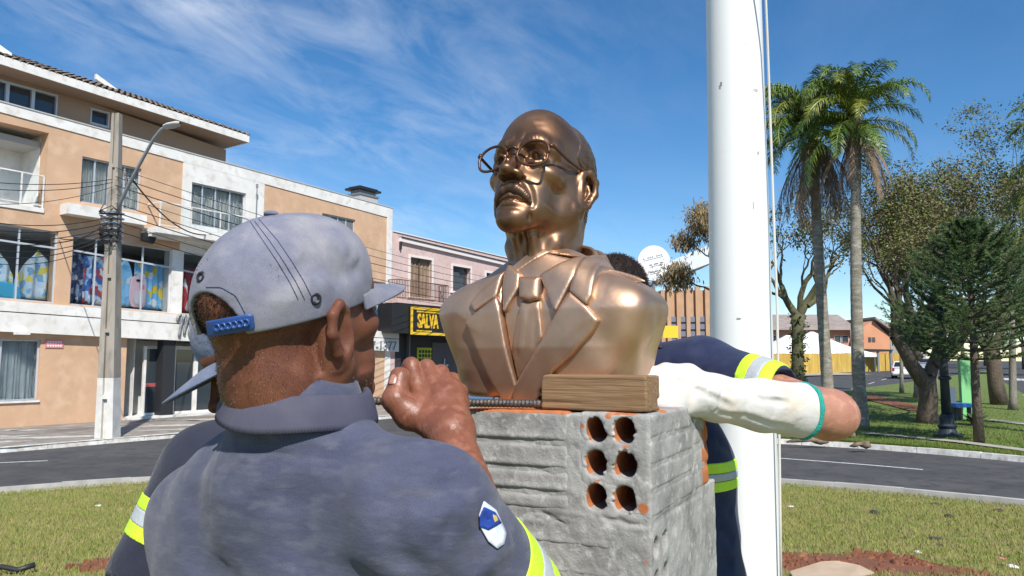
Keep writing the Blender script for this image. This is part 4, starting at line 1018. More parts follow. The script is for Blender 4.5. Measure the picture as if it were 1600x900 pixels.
mb = MB().prism([(x0-.8, Yo-.9, ze), (x0-.8, Yo+5, zrg+1.2), (x0-.8, Yo+11, ze)], (x1-x0+.8, 0, 0)); rf4 = link('roof', mb, m_rt, b4)
pk = Vector((W3(1352, 505, Yo).x, Yo-2.6, W3(1352, 500, Yo).z))
mb = MB().prism([pk, Vector((x2+1, Yo-2.6, W3(1379, 528, Yo).z)), Vector((x2+1, Yo-2.6, W3(1379, 525, Yo).z)), pk+Vector((0, 0, .25))], (0, 10, 0)); link('roof', mb, m_rt, b4)
for px in (1212, 1228, 1264, 1308, 1320):
    a, b = W3(px-5, 535, Yo), W3(px+5, 524, Yo); f = MB().box((a.x, Yo-.1, a.z), (b.x, Yo-.004, b.z)); wo = link('window', f, m_alu, b4); p = MB().box((a.x+.06, Yo-.13, a.z+.06), (b.x-.06, Yo-.102, b.z-.06)); link('pane', p, m_glass, wo)
for px in (1359, 1365):
    a, b = W3(px-2, 534, Yo-2), W3(px+2, 527, Yo-2); f = MB().box((a.x, Yo-2.08, a.z), (b.x, Yo-2.004, b.z)); link('window', f, m_glass, b4)
m_bam = pbr('bamboo', (.50, .34, .07), .8, (.42, .26, .05), 2.2, .5, .4, 20, stretch=(1, 1, .2), col3=(.58, .44, .14), v3=3)
fa, fb = ground_at(1203, 586), ground_at(1430, 578); Lf = (fb-fa).length; nP = 9
for i in range(nP):
    p, q = fa+(fb-fa)*i/nP, fa+(fb-fa)*(i+1)/nP; t = (q-p).normalized(); zt = 2.05
    names = ['leftmost', 'second', 'third', 'fourth', 'fifth', 'sixth', 'seventh', 'eighth', 'last']
    fe = empty('bamboo_fence', tuple(p), f'yellow bamboo fence panel, {names[i]} from the left of the row before the orange house', 'fence', 'bamboo fence panels')
    n_ = 26; cane = None
    for k in range(n_):
        c = p+(q-p)*(k+.5)/n_; z = gz(c.x, c.y); h_ = zt+random.uniform(-.06, .06)
        mb = MB().tube([(c.x, c.y, z), (c.x, c.y, z+h_)], (q-p).length/n_*.49, 5)
        link('cane', mb, m_bam, fe) if k % 2 == 0 else link('cane', mb, m_bam, fe)
    mb = MB().hexa([p+Vector((0, .07, 1.6)), q+Vector((0, .07, 1.6)), q+Vector((0, .15, 1.6)), p+Vector((0, .15, 1.6))], [p+Vector((0, .07, 1.7)), q+Vector((0, .07, 1.7)), q+Vector((0, .15, 1.7)), p+Vector((0, .15, 1.7))]); link('rail', mb, m_bam, fe)
g = MB(); g.grid([[(fa.x+(fb.x-fa.x)*k/10+d*.3, fa.y+(fb.y-fa.y)*k/10-d, gz(fa.x+(fb.x-fa.x)*k/10, fa.y-d)+.12) for k in range(-1, 13)] for d in (5, 0, -12)])
structure('far_pavement', g, m_path)
m_tent = pbr('tent_canvas', (.75, .74, .72), .8)
for i, (px, w_, hh_, lab) in enumerate(((1232, 5.5, 2.2, 'white canvas marquee behind the bamboo fence, the one nearer the flagpole'), (1270, 6.0, 2.6, 'white canvas marquee with a taller peak behind the fence, beside the ivy-clad tree'))):
    c = W3(px, 556, 86); zb = W3(px, 553, 86).z; rt = empty('marquee', (c.x, 86, gz(c.x, 86)), lab, 'marquee', 'white marquees')
    pts_ = [Vector((c.x+a*w_, 86+b*2.5, zb)) for a, b in ((-1, -1), (1, -1), (1, 1), (-1, 1))]; ap = Vector((c.x, 86, zb+hh_)); mb = MB()
    rings = [[p_*(1-k)+ap*k+Vector((0, 0, -.5*math.sin(k*math.pi)*.6)) for p_ in pts_] for k in (0, .25, .5, .75, .97)]
    vs = [v for r0 in rings for v in r0]; mb.add(vs, [(r0*4+k, r0*4+(k+1) % 4, r0*4+4+(k+1) % 4, r0*4+4+k) for r0 in range(4) for k in range(4)]); mb.box((c.x-w_, 83.5, zb-.35), (c.x+w_, 88.5, zb-.004)); link('canopy', mb, m_tent, rt)
    for a, b in ((-1, -1), (1, -1), (1, 1), (-1, 1)): mb = MB().tube([(c.x+a*w_*.97, 86+b*2.4, gz(c.x, 86)), (c.x+a*w_*.97, 86+b*2.4, zb)], .05, 6); link('pole', mb, m_gate, rt)
# lean-to roof beside the house
a, b = W3(1350, 548, 84), W3(1395, 549, 84); lt = empty('lean_to', (a.x, 84, gz(a.x, 84)), 'dark lean-to roof on posts at the right end of the orange house', 'shelter')
mb = MB().prism([(a.x, 84, a.z), (b.x, 84, b.z), (b.x, 84, b.z+.2), (a.x, 84, a.z+.2)], (0, 5, 0)); link('roof', mb, m_dark, lt)
for px in (1352, 1374, 1394): p = W3(px, 560, 84); mb = MB().box((p.x-.1, 84.2, gz(p.x, 84)), (p.x+.1, 84.4, a.z)); link('post', mb, m_gate, lt)
# far grey house
b5 = empty('grey_house', tuple(W3(1400, 570, 120)), 'grey far house between the orange house and the big tree', 'house')
a, b = W3(1378, 575, 120), W3(1445, 525, 120); mb = MB().box((a.x, 120, gz(a.x, 120)-.5), (b.x, 130, b.z)); link('wall', mb, pbr('far_grey', (.33, .32, .31), .9), b5); mb = MB().prism([(a.x-1, 119, b.z), (a.x-1, 125, b.z+2.4), (a.x-1, 131, b.z)], (b.x-a.x+2, 0, 0)); link('roof', mb, m_rt, b5)
# ================================================================== STREET FURNITURE, WIRES, VEHICLES
m_conc = pbr('pole_concrete', (.36, .32, .27), .9, (.29, .26, .22), 2.0, .5, .35, 60, stretch=(1, 1, .35), col3=(.22, .2, .17), v3=5)
m_limew = pbr('lime_wash', (.66, .65, .61), .9, (.52, .5, .46), 3, .5, .2, 60)
m_cable = pbr('cable_black', (.02, .02, .022), .6)
m_steel = pbr('galvanised', (.40, .42, .44), .45, metal=.6)
pb = ground_at(168, 684, .115); Yp = pb.y
pole = empty('utility_pole', tuple(pb), 'tapered concrete utility pole with whitewashed foot and street lamp arm on the left kerb', 'utility pole')
ptop = at(183, 178, Yp); w0, w1 = .235, .10
def shaft(name, t0, t1, m):
    mb = MB(); n = 14
    def sec(t):
        c = pb+(ptop-pb)*t; w = w0+(w1-w0)*t; r = w*.30    # double tee section: two flanges and a web
        return [Vector((c.x+x, c.y+y, c.z)) for x, y in ((-w, -w*.9), (-r, -w*.9), (-r, -w*.45), (r, -w*.45), (r, -w*.9), (w, -w*.9), (w, w*.9), (-w, w*.9))]
    rows = [sec(t0+(t1-t0)*i/n) for i in range(n+1)]; k = 8
    vs = [v for r_ in rows for v in r_]; fs_ = [(i*k+j, i*k+(j+1) % k, (i+1)*k+(j+1) % k, (i+1)*k+j) for i in range(n) for j in range(k)]
    fs_ += [tuple(range(k))[::-1], tuple(range(n*k, n*k+k))]
    o = link(name, mb.add(vs, fs_), m, pole)
    return o
tw = (at(170, 590, Yp).z-pb.z)/(ptop.z-pb.z)
sh = shaft('shaft', tw, 1, m_conc); shaft('painted_foot', 0, tw-.0005, m_limew)
for k, py in enumerate((620, 517, 432, 335, 260)):
    c = at(170+(620-py)*.03, py, Yp); t = (c.z-pb.z)/(ptop.z-pb.z); w = w0+(w1-w0)*t; cc = pb+(ptop-pb)*t
    mb = MB().box((cc.x-w*.3, cc.y-w*.88, c.z-.05), (cc.x+w*.3, cc.y-w*.452, c.z+.05)); link('web_rib', mb, m_limew if t < tw else m_conc, pole)
# clamps, insulators, tangled wire coils at the cable level
for i, py in enumerate((333, 341, 349, 358, 367, 376)):
    c = at(177, py, Yp); w = .21-.004*i; mb = MB().box((c.x-w, c.y-w*.95, c.z-.025), (c.x+w, c.y+w*.95, c.z+.025)); link('clamp', mb, m_steel, pole)
    for s in (-1, 1):
        q = Vector((c.x+s*.23, c.y-.15, c.z)); mb = MB().lathe([(.02, -.06), (.045, -.04), (.03, 0), (.045, .04), (.02, .06)], (q.x, q.y, q.z), 8); link('insulator', mb, pbr('insulator', (.16, .13, .11), .4), pole, smooth=True)
rw = random.Random(5)
for k in range(9):
    c = at(178, 348+rw.uniform(-20, 30), Yp); pts = []
    for i in range(14): a = i*.75+k; pts.append((c.x+.26*math.cos(a)+rw.uniform(-.05, .05), c.y-.22+.1*math.sin(a), c.z+rw.uniform(-.12, .12)))
    link('wire_coil', MB().tube(pts, .013, 5), m_cable, pole, smooth=True)
mb = MB(); c = at(205, 252, Yp)
for i in range(4): q = at(191+i*.6, 272+i*7, Yp-.1); mb = MB().lathe([(.015, -.07), (.04, -.04), (.025, 0), (.04, .04), (.015, .07)], (q.x+.08, q.y, q.z), 8); link('insulator', mb, MATS['insulator'], pole, smooth=True)
la_pts = [at(184, 333, Yp-.2), at(190, 312, Yp-.35), at(203, 285, Yp-.6), at(223, 248, Yp-.9), at(240, 217, Yp-1.15), at(252, 202, Yp-1.3), at(262, 196, Yp-1.4)]
arm = link('lamp_arm', MB().tube(la_pts, [.05, .05, .047, .045, .043, .04, .04], 8), m_steel, pole, smooth=True)
p, q = at(256, 199, Yp-1.35), at(282, 192, Yp-1.65); t = (q-p).normalized(); n_ = t.cross(Vector((0, 0, 1))).normalized(); u_ = n_.cross(t)
mb = MB(); rows = []
for k, (s, w, h) in enumerate(((0, .05, .05), (.12, .09, .07), (.4, .13, .08), (.8, .11, .07), (1, .04, .03))):
    c = p+(q-p)*s; rows.append([c+n_*w*math.cos(a)+u_*h*math.sin(a) for a in [2*math.pi*i/10 for i in range(11)]])
link('lamp_head', mb.grid(rows), pbr('lamp_grey', (.5, .5, .49), .5), arm, smooth=True)
# overhead cables: from the left edge to the pole, and on along the street to a far pole hidden by the bust
far = Vector((1.0, 47.0, -.4)); 
pole2 = empty('utility_pole', tuple(far), 'far concrete utility pole along the pavement behind the bust', 'utility pole')
mb = MB(); mb.hexa([far+Vector(v) for v in ((-.2, -.2, 0), (.2, -.2, 0), (.2, .2, 0), (-.2, .2, 0))], [far+Vector(v) for v in ((-.1, -.1, 6.4), (.1, -.1, 6.4), (.1, .1, 6.4), (-.1, .1, 6.4))]); link('shaft', mb, m_conc, pole2)
def cable(a, b, sag, r, label, n=24):
    pts = [a+(b-a)*i/n-Vector((0, 0, sag*4*(i/n)*(1-i/n))) for i in range(n+1)]
    o = link('overhead_cable', MB().tube(pts, r, 5, cap=False), m_cable, smooth=True); tag(o, label, 'cable', 'overhead cables')
left_ = [(0, 272, 200, .014), (0, 281, 205, .014), (0, 313, 212, .011), (0, 321, 338, .016), (0, 330, 345, .018), (0, 340, 352, .016), (0, 347, 356, .02), (0, 357, 362, .016), (0, 366, 366, .018), (0, 374, 372, .014)]
Yl = 17.5
ords = ['first', 'second', 'third', 'fourth', 'fifth', 'sixth', 'seventh', 'eighth', 'ninth', 'tenth']
for i, (x, yl, ye, r) in enumerate(left_):
    b = at(176, ye if ye > 300 else ye+80, Yp-.25); a = at(-160, yl-12, 15.5)
    cable(a, b, .25+.05*i, r*.7, f'black overhead cable left of the concrete pole, {ords[i]} from the top')
for i in range(8):
    a = at(181, 262+i*14, Yp-.2); b = Vector((far.x-.15, far.y-.2, 4.1+.25*(9-i)))
    cable(a, b, .35+.06*i, .009+.003*(i % 3), f'black overhead cable right of the concrete pole, {ords[i]} from the top')
# service drop from the pole to the balcony
cable(at(203, 275, Yp-.6), fp(330, 366, .3), .5, .022, 'thick black service cable from the lamp arm down to the white balcony')
cable(at(176, 340, Yp-.2), fp(92, 372, .05), .25, .016, 'short black cable from the pole to the tan wall above the shop windows')
# flagpole: white steel tube, three sections, with its halyard
m_fpole = pbr('flagpole_white', (.80, .80, .79), .32, (.74, .74, .73), 1.2, .5, .05, 12, spec=.5, col3=(.72, .71, .69), v3=2.4, stretch=(1, 1, .25))
Yf = 2.55
bt, tp = at(1167, 900, Yf), at(1146, 0, Yf)
axis = (tp-bt).normalized(); base = bt-axis*(bt.z/axis.z)
rad = lambda py: {0: 43.6, 560: 47.5, 900: 51}[py]/1190*Yf
fpole = empty('flagpole', (base.x, base.y, 0), 'thick white steel flagpole with a thin halyard standing behind the monument', 'flagpole')
mb = MB(); zs = [-.3, bt.z, at(1155, 560, Yf).z, tp.z, 6.0, 9.0]; rs_ = [rad(900)*1.01, rad(900), rad(560), rad(0), rad(0)*.93, rad(0)*.8]
link('tube', mb.tube([base+axis*(z/axis.z) for z in zs], rs_, 64), m_fpole, fpole, smooth=True)
m_weld = pbr('weld_seam', (.60, .59, .56), .5); m_scuff = pbr('pole_scuff', (.22, .21, .2), .7)
for py, rr_ in ((246, 44.9), (302, 45.2), (610, 47.9)):
    c = at(1151, py, Yf); c = base+axis*(c.z/axis.z); r_ = rr_/1190*Yf
    link('weld_seam', MB().tube([(c.x+r_*math.cos(R(k*6)), c.y+r_*math.sin(R(k*6)), c.z) for k in range(61)], .0011, 5, cap=False), m_weld, fpole, smooth=True)
rs2 = random.Random(6)
for px, py, w_, h_ in ((1117, 143, 3, 7), (1168, 155, 9, 1.2), (1150, 88, 5, 1), (1131, 420, 2, 9), (1163, 330, 1.4, 12), (1142, 500, 6, 1.3), (1180, 720, 1.6, 14), (1167, 800, 8, 1.5), (1172, 250, 2, 5)):
    c = base+axis*(at(1151, py, Yf).z/axis.z); r_ = 46/1190*Yf*(1.0 if py < 500 else 1.045)+.0006; sn = max(-.95, min(.95, (px-(1146+21*py/900))/46)); a0 = math.asin(sn); rows = []
    for j in range(4):
        rows.append([(c.x+(r_)*math.sin(a0+(i-2)*w_/46/4), c.y-(r_)*math.cos(a0+(i-2)*w_/46/4), c.z+(j-1.5)*h_/3/1190*Yf+rs2.uniform(-.001, .001)) for i in range(5)])
    link('scuff', MB().grid(rows), m_scuff, fpole)
rope = [at(1194, -60, Yf-.15), at(1199, 60, Yf-.1), at(1204, 200, Yf-.08), at(1209, 340, Yf-.08), at(1214, 470, Yf-.1), at(1217, 640, Yf-.1), at(1219, 800, Yf-.1), at(1221, 960, Yf-.1)]
up = rope[0]+Vector((-.03, 0, 3)); link('halyard', MB().tube([up]+rope, .0042, 6), pbr('rope', (.62, .60, .55), .8), fpole, smooth=True)
c = at(1116, 143, Yf); 
# ---- cars
m_tyre = pbr('tyre', (.02, .02, .02), .8); m_hub = pbr('hub', (.45, .46, .48), .35, metal=.7); m_cglass = pbr('car_glass', (.02, .025, .03), .05, spec=.8)
m_head = pbr('head_lamp', (.7, .72, .75), .1, spec=.8); m_tail = pbr('tail_lamp', (.45, .02, .02), .2)
def car(name, loc, rz, paint, label, estate=True):
    root = empty(name, loc, label, 'car'); root.rotation_euler = (0, 0, rz)
    def L(nm, mb, m, p=root, smooth=False, bevel=0):
        o = link(nm, mb, m, None, smooth, bevel); o.parent = p; return o
    # body: stations along x (length), half section profile
    st = [(-2.0, .30, .55, .70), (-1.92, .22, .82, .80), (-1.2, .2, .90, .84), (.2, .2, .92, .85), (1.0, .2, .90, .84), (1.75, .22, .78, .78), (2.0, .30, .55, .66)]
    rows = []
    for x, zb, zt, w in st: rows.append([(x, -w*.92, zb), (x, -w, zb+.18), (x, -w, zt-.16), (x, -w*.88, zt), (x, w*.88, zt), (x, w, zt-.16), (x, w, zb+.18), (x, w*.92, zb), (x, -w*.92, zb)])
    mb = MB().grid(rows); mb.add([rows[0][i] for i in range(8)], [tuple(range(8))]); mb.add([rows[-1][i] for i in range(8)], [tuple(range(8))[::-1]]); L('body', mb, paint, smooth=False, bevel=.04)
    back = -1.85 if estate else -1.35
    cab = [(back, .9, .72), (back+.28, 1.45, .58), (.25, 1.48, .60), (1.05, .9, .72)]
    rows = [[(x, -w, z), (x, w, z)] for x, z, w in cab]
    v = [(back, -.74, .88), (1.08, -.74, .88), (.25, -.58, 1.46), (back+.25, -.58, 1.44)]; v2 = [(a, -b, c) for a, b, c in v]
    L('cabin', MB().hexa([v[0], v2[0], v2[1], v[1]], [v[3], v2[3], v2[2], v[2]]), paint, bevel=.05)
    def pane(nm, q, n): 
        n = Vector(n)*.012; L(nm, MB().prism([Vector(a)+n for a in q], n*.4), m_cglass)
    for s in (-1, 1):
        pane('side_window', [(back+.25, s*.71, .97), (-.45, s*.715, .97), (-.45, s*.60, 1.38), (back+.38, s*.60, 1.38)][::s], (0, s, .25)); pane('side_window', [(-.38, s*.715, .97), (.86, s*.715, .97), (.24, s*.60, 1.38), (-.38, s*.60, 1.38)][::s], (0, s, .25))
    pane('windscreen', [(1.02, -.62, .95), (1.02, .62, .95), (.34, .50, 1.40), (.34, -.50, 1.40)], (.5, 0, .8)); pane('rear_window', [(back+.05, .62, .97), (back+.05, -.62, .97), (back+.22, -.50, 1.36), (back+.22, .50, 1.36)], (-.9, 0, .35))
    for x in (-1.25, 1.25):
        for s in (-1, 1):
            prof = lambda r, w, y0: [(x+r*math.cos(a), y0, .30+r*math.sin(a)) for a in [2*math.pi*i/16 for i in range(16)]]
            w_ = L('wheel', MB().prism(prof(.30, 0, s*.66), (0, s*.2, 0)), m_tyre, bevel=.02); L('rim', MB().prism(prof(.18, 0, s*.861), (0, s*.012, 0)), m_hub, w_)
    for s in (-1, 1):
        L('headlight', MB().box((1.86, s*.58-.13, .58), (2.0, s*.58+.13, .72)), m_head, bevel=.03); L('tail_light', MB().box((-2.0, s*.62-.09, .60), (-1.9, s*.62+.09, .86)), m_tail, bevel=.03)
        L('mirror', MB().box((.72, s*.88-.09, .93), (.84, s*.88+.09, 1.05)), paint, bevel=.02)
    L('bumper', MB().box((1.9, -.66, .32), (2.06, .66, .50)), paint, bevel=.04); L('bumper', MB().box((-2.06, -.66, .32), (-1.9, .66, .50)), paint, bevel=.04)
    L('number_plate', MB().box((-2.075, -.2, .40), (-2.062, .2, .50)), m_head)
    return root
m_cw = pbr('car_white', (.78, .78, .78), .25, coat=.6); m_cb = pbr('car_blue', (.10, .22, .42), .25, coat=.6); m_cs = pbr('car_silver', (.5, .52, .54), .3, metal=.5, coat=.5)
p = ground_at(1413, 591); car('parked_car', (p.x, p.y, p.z+.02), R(58), m_cw, 'white hatchback on the avenue beyond the palms, partly behind a slim trunk')
p = ground_at(1446, 580); car('parked_car', (p.x, p.y, p.z+.02), R(58), m_cs, 'pale far car further up the avenue behind the big tree')
c = fp(727, 612, 4.2); car('parked_car', (c.x, c.y, -.5), math.atan2(FD.y, FD.x), m_cb, 'blue car before the black shop front, mostly hidden by the bust')
# ---- park lamp post (dark green), playground post with blue seat
m_lamp = pbr('lamp_iron', (.022, .032, .045), .5)
p = ground_at(1481, 683, .115); lp = empty('street_lamp', tuple(p), 'dark iron lamp post standing on the park lawn before the big tree', 'lamp post')
zt = at(1477, 470, p.y).z
link('base', MB().lathe([(.36, 0), (.36, .07), (.24, .09), (.20, .22), (.24, .30), (.17, .36), (.19, .52), (.15, .6)], tuple(p), 20), m_lamp, lp, smooth=False)
link('column', MB().tube([p+Vector((0, 0, .59)), Vector((p.x-.03, p.y, zt))], [.125, .08], 14), m_lamp, lp, smooth=True)
link('collar', MB().lathe([(.13, 0), (.17, .05), (.13, .1)], (p.x, p.y, p.z+1.5), 14), m_lamp, lp, smooth=True)
link('lantern', MB().lathe([(.05, 0), (.16, .08), (.2, .45), (.05, .6)], (p.x-.03, p.y, zt), 12), m_lamp, lp)
p = ground_at(1508, 655, .115); pg = empty('play_post', tuple(p), 'bright green post with a blue bench board in the park', 'playground frame'); Y = p.y
gA, gB = at(1503, 655, Y), at(1512, 557, Y); m_grn = pbr('bright_green', (.22, .55, .22), .5)
link('post', MB().box((gA.x, Y-.08, p.z), (gB.x+.05, Y+.08, gB.z)), m_grn, pg); a, b = at(1485, 636, Y-.5), at(1518, 630, Y-.5); link('seat_board', MB().box((a.x, Y-.8, a.z), (b.x, Y-.2, b.z)), pbr('bright_blue', (.04, .22, .62), .5), pg, bevel=.02)
for px in (1487, 1495, 1515): q = at(px, 655, Y-.5); link('leg', MB().box((q.x-.05, Y-.55, p.z), (q.x+.05, Y-.45, a.z-.003)), m_lamp, pg)
q0_, q1_ = at(1484, 632, Y-.1), at(1492, 605, Y-.1); link('back_board', MB().box((q0_.x, Y-.14, a.z), (q1_.x, Y-.08, q1_.z)), pbr('dull_blue', (.09, .12, .16), .6), pg); q0_, q1_ = at(1491, 655, Y-.1), at(1501, 640, Y-.1); link('side_panel', MB().box((q0_.x, Y-.14, p.z), (q1_.x, Y-.08, a.z-.05)), pbr('maroon', (.2, .05, .05), .6), pg)
# thin posts in the park
m_tpost = pbr('grey_trunk', (.38, .36, .32), .9, (.27, .25, .2), 4, .5, .6, 30, stretch=(1, 1, .4))
for (px, py, pt, r, lab) in ((1333, 588, 505, .12, 'slim grey utility post beside the bamboo fence'), (1394, 580, 520, .12, 'far slim grey utility post before the grey house'), (1217, 588, 480, .12, 'slim grey utility post close to the flagpole')):
    p = ground_at(px, py); tag(link('utility_post', MB().tube([p, Vector((p.x, p.y, at(px, pt, p.y).z))], [r, r*.7], 8), m_conc, smooth=True), lab, 'post')
# ================================================================== TREES
m_ptrunk = pbr('palm_trunk', (.30, .27, .22), .9, (.19, .17, .13), 3.0, .5, .8, 22, stretch=(1, 1, 2.2), dist=.03, col3=(.42, .40, .34), v3=5)
m_frond = pbr('palm_frond', (.085, .155, .022), .42, (.14, .20, .03), 2, .5, spec=.5); m_frondy = pbr('palm_frond_yellow', (.24, .25, .035), .42, (.15, .19, .03), 2, .5, spec=.5)
m_dead = pbr('dead_frond', (.30, .21, .13), .9, (.2, .14, .09), 5)
for m in (m_frond, m_frondy): nodes(m)[1].inputs['Transmission Weight'].default_value = 0
def frond(L, up, droop, lean, seed, n=42, leaf=.62, dead=False, wind=(0, 0)):
    """one feather leaf, its foot at the origin, heading along +x; returns mesh data"""
    r_ = random.Random(seed); mb = MB(); P = []; p = Vector((0, 0, 0)); ang = up
    for i in range(n+1):
        P.append(p.copy()); ang -= droop/n*(.45+1.1*i/n); p = p+Vector((math.cos(ang), lean*(i/n)*.6, math.sin(ang)))*(L/n)
    mb.tube(P, [.035*(1-i/n)+.006 for i in range(n+1)], 4)
    for i in range(3, n+1):
        t = (P[i]-P[i-1]).normalized(); side = Vector((0, 0, 1)).cross(t)
        if side.length < .15: side = Vector((0, 1, 0))
        side.normalize(); nn = t.cross(side); k = i/n; ll = leaf*(math.sin(math.pi*min(1, .12+.9*k))**.6)*r_.uniform(.8, 1.1)
        for s in (-1, 1):
            for rep in range(2):
                d = (side*s*(.35 if dead else .75)+t*r_.uniform(.35, .8)+nn*r_.uniform(-.1, .45)*(0 if dead else 1)).normalized(); w = .020
                a = P[i]+t*r_.uniform(-.5, .5)*L/n; g = Vector((0, 0, -1))
                m1 = a+d*ll*.55+g*ll*(.10 if not dead else .3); e = a+d*ll*.92+g*ll*r_.uniform(.35, .6)*(1 if not dead else 1.4)
                wv = t*w
                mb.add([a-wv*.5, a+wv*.5, m1+wv, m1-wv, e], [(0, 1, 2, 3), (3, 2, 4)])
    return mb.mesh('frond')
FR = [frond(3.3, R(a), R(d), l, 30+i) for i, (a, d, l) in enumerate(((62, 150, .1), (40, 130, -.2), (75, 165, .25), (20, 110, 0), (5, 95, .2), (82, 150, -.1)))]
FRD = [frond(3.2, R(-48), R(46), l, 60+i, dead=True, leaf=.6) for i, l in enumerate((.1, -.15))]
def palm(px, py, ptx, pty, label, nf=24, scale=1.0, seed=1, ndead=5, r0=.19, wind=R(195), base=None, crownL=1.0):
    p = base or ground_at(px, py, .1); top = at(ptx, pty, p.y); rn = random.Random(seed)
    root = empty('palm_tree', tuple(p), label, 'palm tree')
    n = 46; pts, rs = [], []
    for i in range(n+1):
        t = i/n; c = p+(top-p)*t; c.x += .06*math.sin(t*4+seed); pts.append(c); rs.append((r0*(1.35-.35*min(1, t*8)) if t < .13 else r0*(1-.28*t))*(1+.035*(i % 2)))
    link('trunk', MB().tube(pts, rs, 14), m_ptrunk, root, smooth=True)
    if True:
        cs = [top+Vector((0, 0, -.9)), top+Vector((0, 0, -.4)), top+Vector((0, 0, .1)), top+Vector((0, 0, .5))]; link('crownshaft', MB().tube(cs, [.16, .22, .19, .05], 10), pbr('leaf_base', (.24, .19, .11), .9, (.15, .16, .05), 6, .5, .8, 30), root, smooth=True)
    for i in range(nf):
        a = i*2.39996+rn.uniform(-.2, .2); k = i/nf
        # young leaves stand up, old ones hang; the wind drags all of them to one side
        a = a + .55*math.sin(wind-a)
        me = FR[(0, 5, 2, 1, 3, 4)[min(5, int(k*6))]] if rn.random() < .8 else FR[rn.randrange(6)]
        me = me.copy() if False else me
        o = bpy.data.objects.new('frond', me); COL.objects.link(o)
        yl = rn.random() < (.35 if k > .3 else .15)
        if not me.materials: me.materials.append(m_frond)
        o.material_slots[0].link = 'OBJECT'; o.material_slots[0].material = m_frondy if yl else m_frond
        attach_mat(o, root, Matrix.LocRotScale(top+Vector((0, 0, .25-.5*k)), Euler((rn.uniform(-.25, .25), rn.uniform(-.2, .12)+(.25 if k > .7 else 0), a)), Vector([scale*rn.uniform(.85, 1.1)]*3)))
    for i in range(ndead):
        a = rn.uniform(0, 6.28) if i else -1.2; me = FRD[i % 2]
        if not me.materials: me.materials.append(m_dead)
        o = bpy.data.objects.new('dead_frond', me); COL.objects.link(o)
        attach_mat(o, root, Matrix.LocRotScale(top+Vector((0, 0, -.35)), Euler((0, rn.uniform(-.1, .25), a)), Vector([scale*rn.uniform(.75, 1.05)]*3)))
    return root
Yq = ground_at(1345, 672, .115)
palm(1345, 672, 1336, 186, 'palm with grey trunk and windblown crown, right one of the pair', seed=3, r0=.185, ndead=10, scale=.79, nf=36)
p = ground_at(1289, 668, .115); p.z = gz(p.x, p.y)
palm(0, 0, 1272, 198, 'taller palm with many dead hanging fronds, nearer the flagpole', seed=8, r0=.19, ndead=14, scale=.96, nf=40, base=Vector((at(1291, 600, 24.5).x, 24.5, gz(10, 24.5))))
b_ = at(1712, 600, 20.0); palm(0, 0, 1706, 262, 'palm at the right edge with only its frond tips in the picture', seed=12, base=Vector((b_.x, 20, gz(b_.x, 20))), scale=.95, nf=24, ndead=2)
# ---- branching trees
m_bark = pbr('bark_dark', (.085, .062, .045), .95, (.14, .11, .08), 4, .5, 1.0, 26, dist=.04, stretch=(1, 1, .4))
m_barkm = pbr('bark_mossy', (.10, .085, .06), .95, (.12, .13, .05), 3, .5, 1.0, 26, dist=.04)
m_barkg = pbr('bark_grey', (.26, .24, .20), .95, (.16, .14, .11), 4, .5, .9, 26, dist=.03, stretch=(1, 1, .4))
def branches(p, d, L, r, depth, rn, out_, tips, spread=.6, upw=.15, taper=.62, kids=(2, 3), crook=.25, shrink=.74):
    n = 5; pts = [p.copy()]; rs = [r]; dd = d.copy()
    for i in range(n):
        dd = (dd+Vector((rn.uniform(-1, 1), rn.uniform(-1, 1), rn.uniform(-.6, 1)))*crook+Vector((0, 0, upw*.3))).normalized(); pts.append(pts[-1]+dd*L/n); rs.append(r*(1-(1-taper)*(i+1)/n))
    out_.append((pts, rs, depth))
    if depth == 0: tips.append((pts[-1], dd)); tips.append((pts[2], dd)); return
    if depth <= 2: tips.append((pts[-1], dd))
    for k in range(rn.choice(kids)):
        a = rn.uniform(0, 6.28); e1 = dd.orthogonal().normalized(); e2 = dd.cross(e1); nd = (dd+(e1*math.cos(a)+e2*math.sin(a))*rn.uniform(spread*.6, spread*1.4)+Vector((0, 0, upw))).normalized()
        s = pts[-1] if k < 2 else pts[3]
        branches(s, nd, L*rn.uniform(shrink*.85, shrink*1.15), rs[-1]*(.82 if k == 0 else .66), depth-1, rn, out_, tips, spread, upw, taper, kids, crook, shrink)
def leafcloud(tips, rn, n, rad, size, aspect=.45, droop=.0):
    P = np.array([t[0] for t in tips]); i = rng.integers(0, len(P), n); C_ = P[i]+rng.normal(0, 1, (n, 3))*np.array([rad, rad, rad*.7])
    a = rng.uniform(0, 6.283, n); e = rng.uniform(-.9, .6, n)-droop; u = np.stack([np.cos(a)*np.cos(e), np.sin(a)*np.cos(e), np.sin(e)], 1); w = rng.normal(0, 1, (n, 3)); v = np.cross(u, w); v /= np.linalg.norm(v, axis=1)[:, None]+1e-9
    s = size*rng.uniform(.5, 1.35, n)[:, None]; V = np.empty((n, 4, 3)); V[:, 0] = C_; V[:, 1] = C_+u*s*.5+v*s*aspect*.5; V[:, 2] = C_+u*s; V[:, 3] = C_+u*s*.5-v*s*aspect*.5
    return V.reshape(-1, 3), np.arange(4*n).reshape(n, 4)
def leafobj(name, VF, m, parent):
    me = quads(name, VF[0], VF[1], m, False); return link(name, me, None, parent)
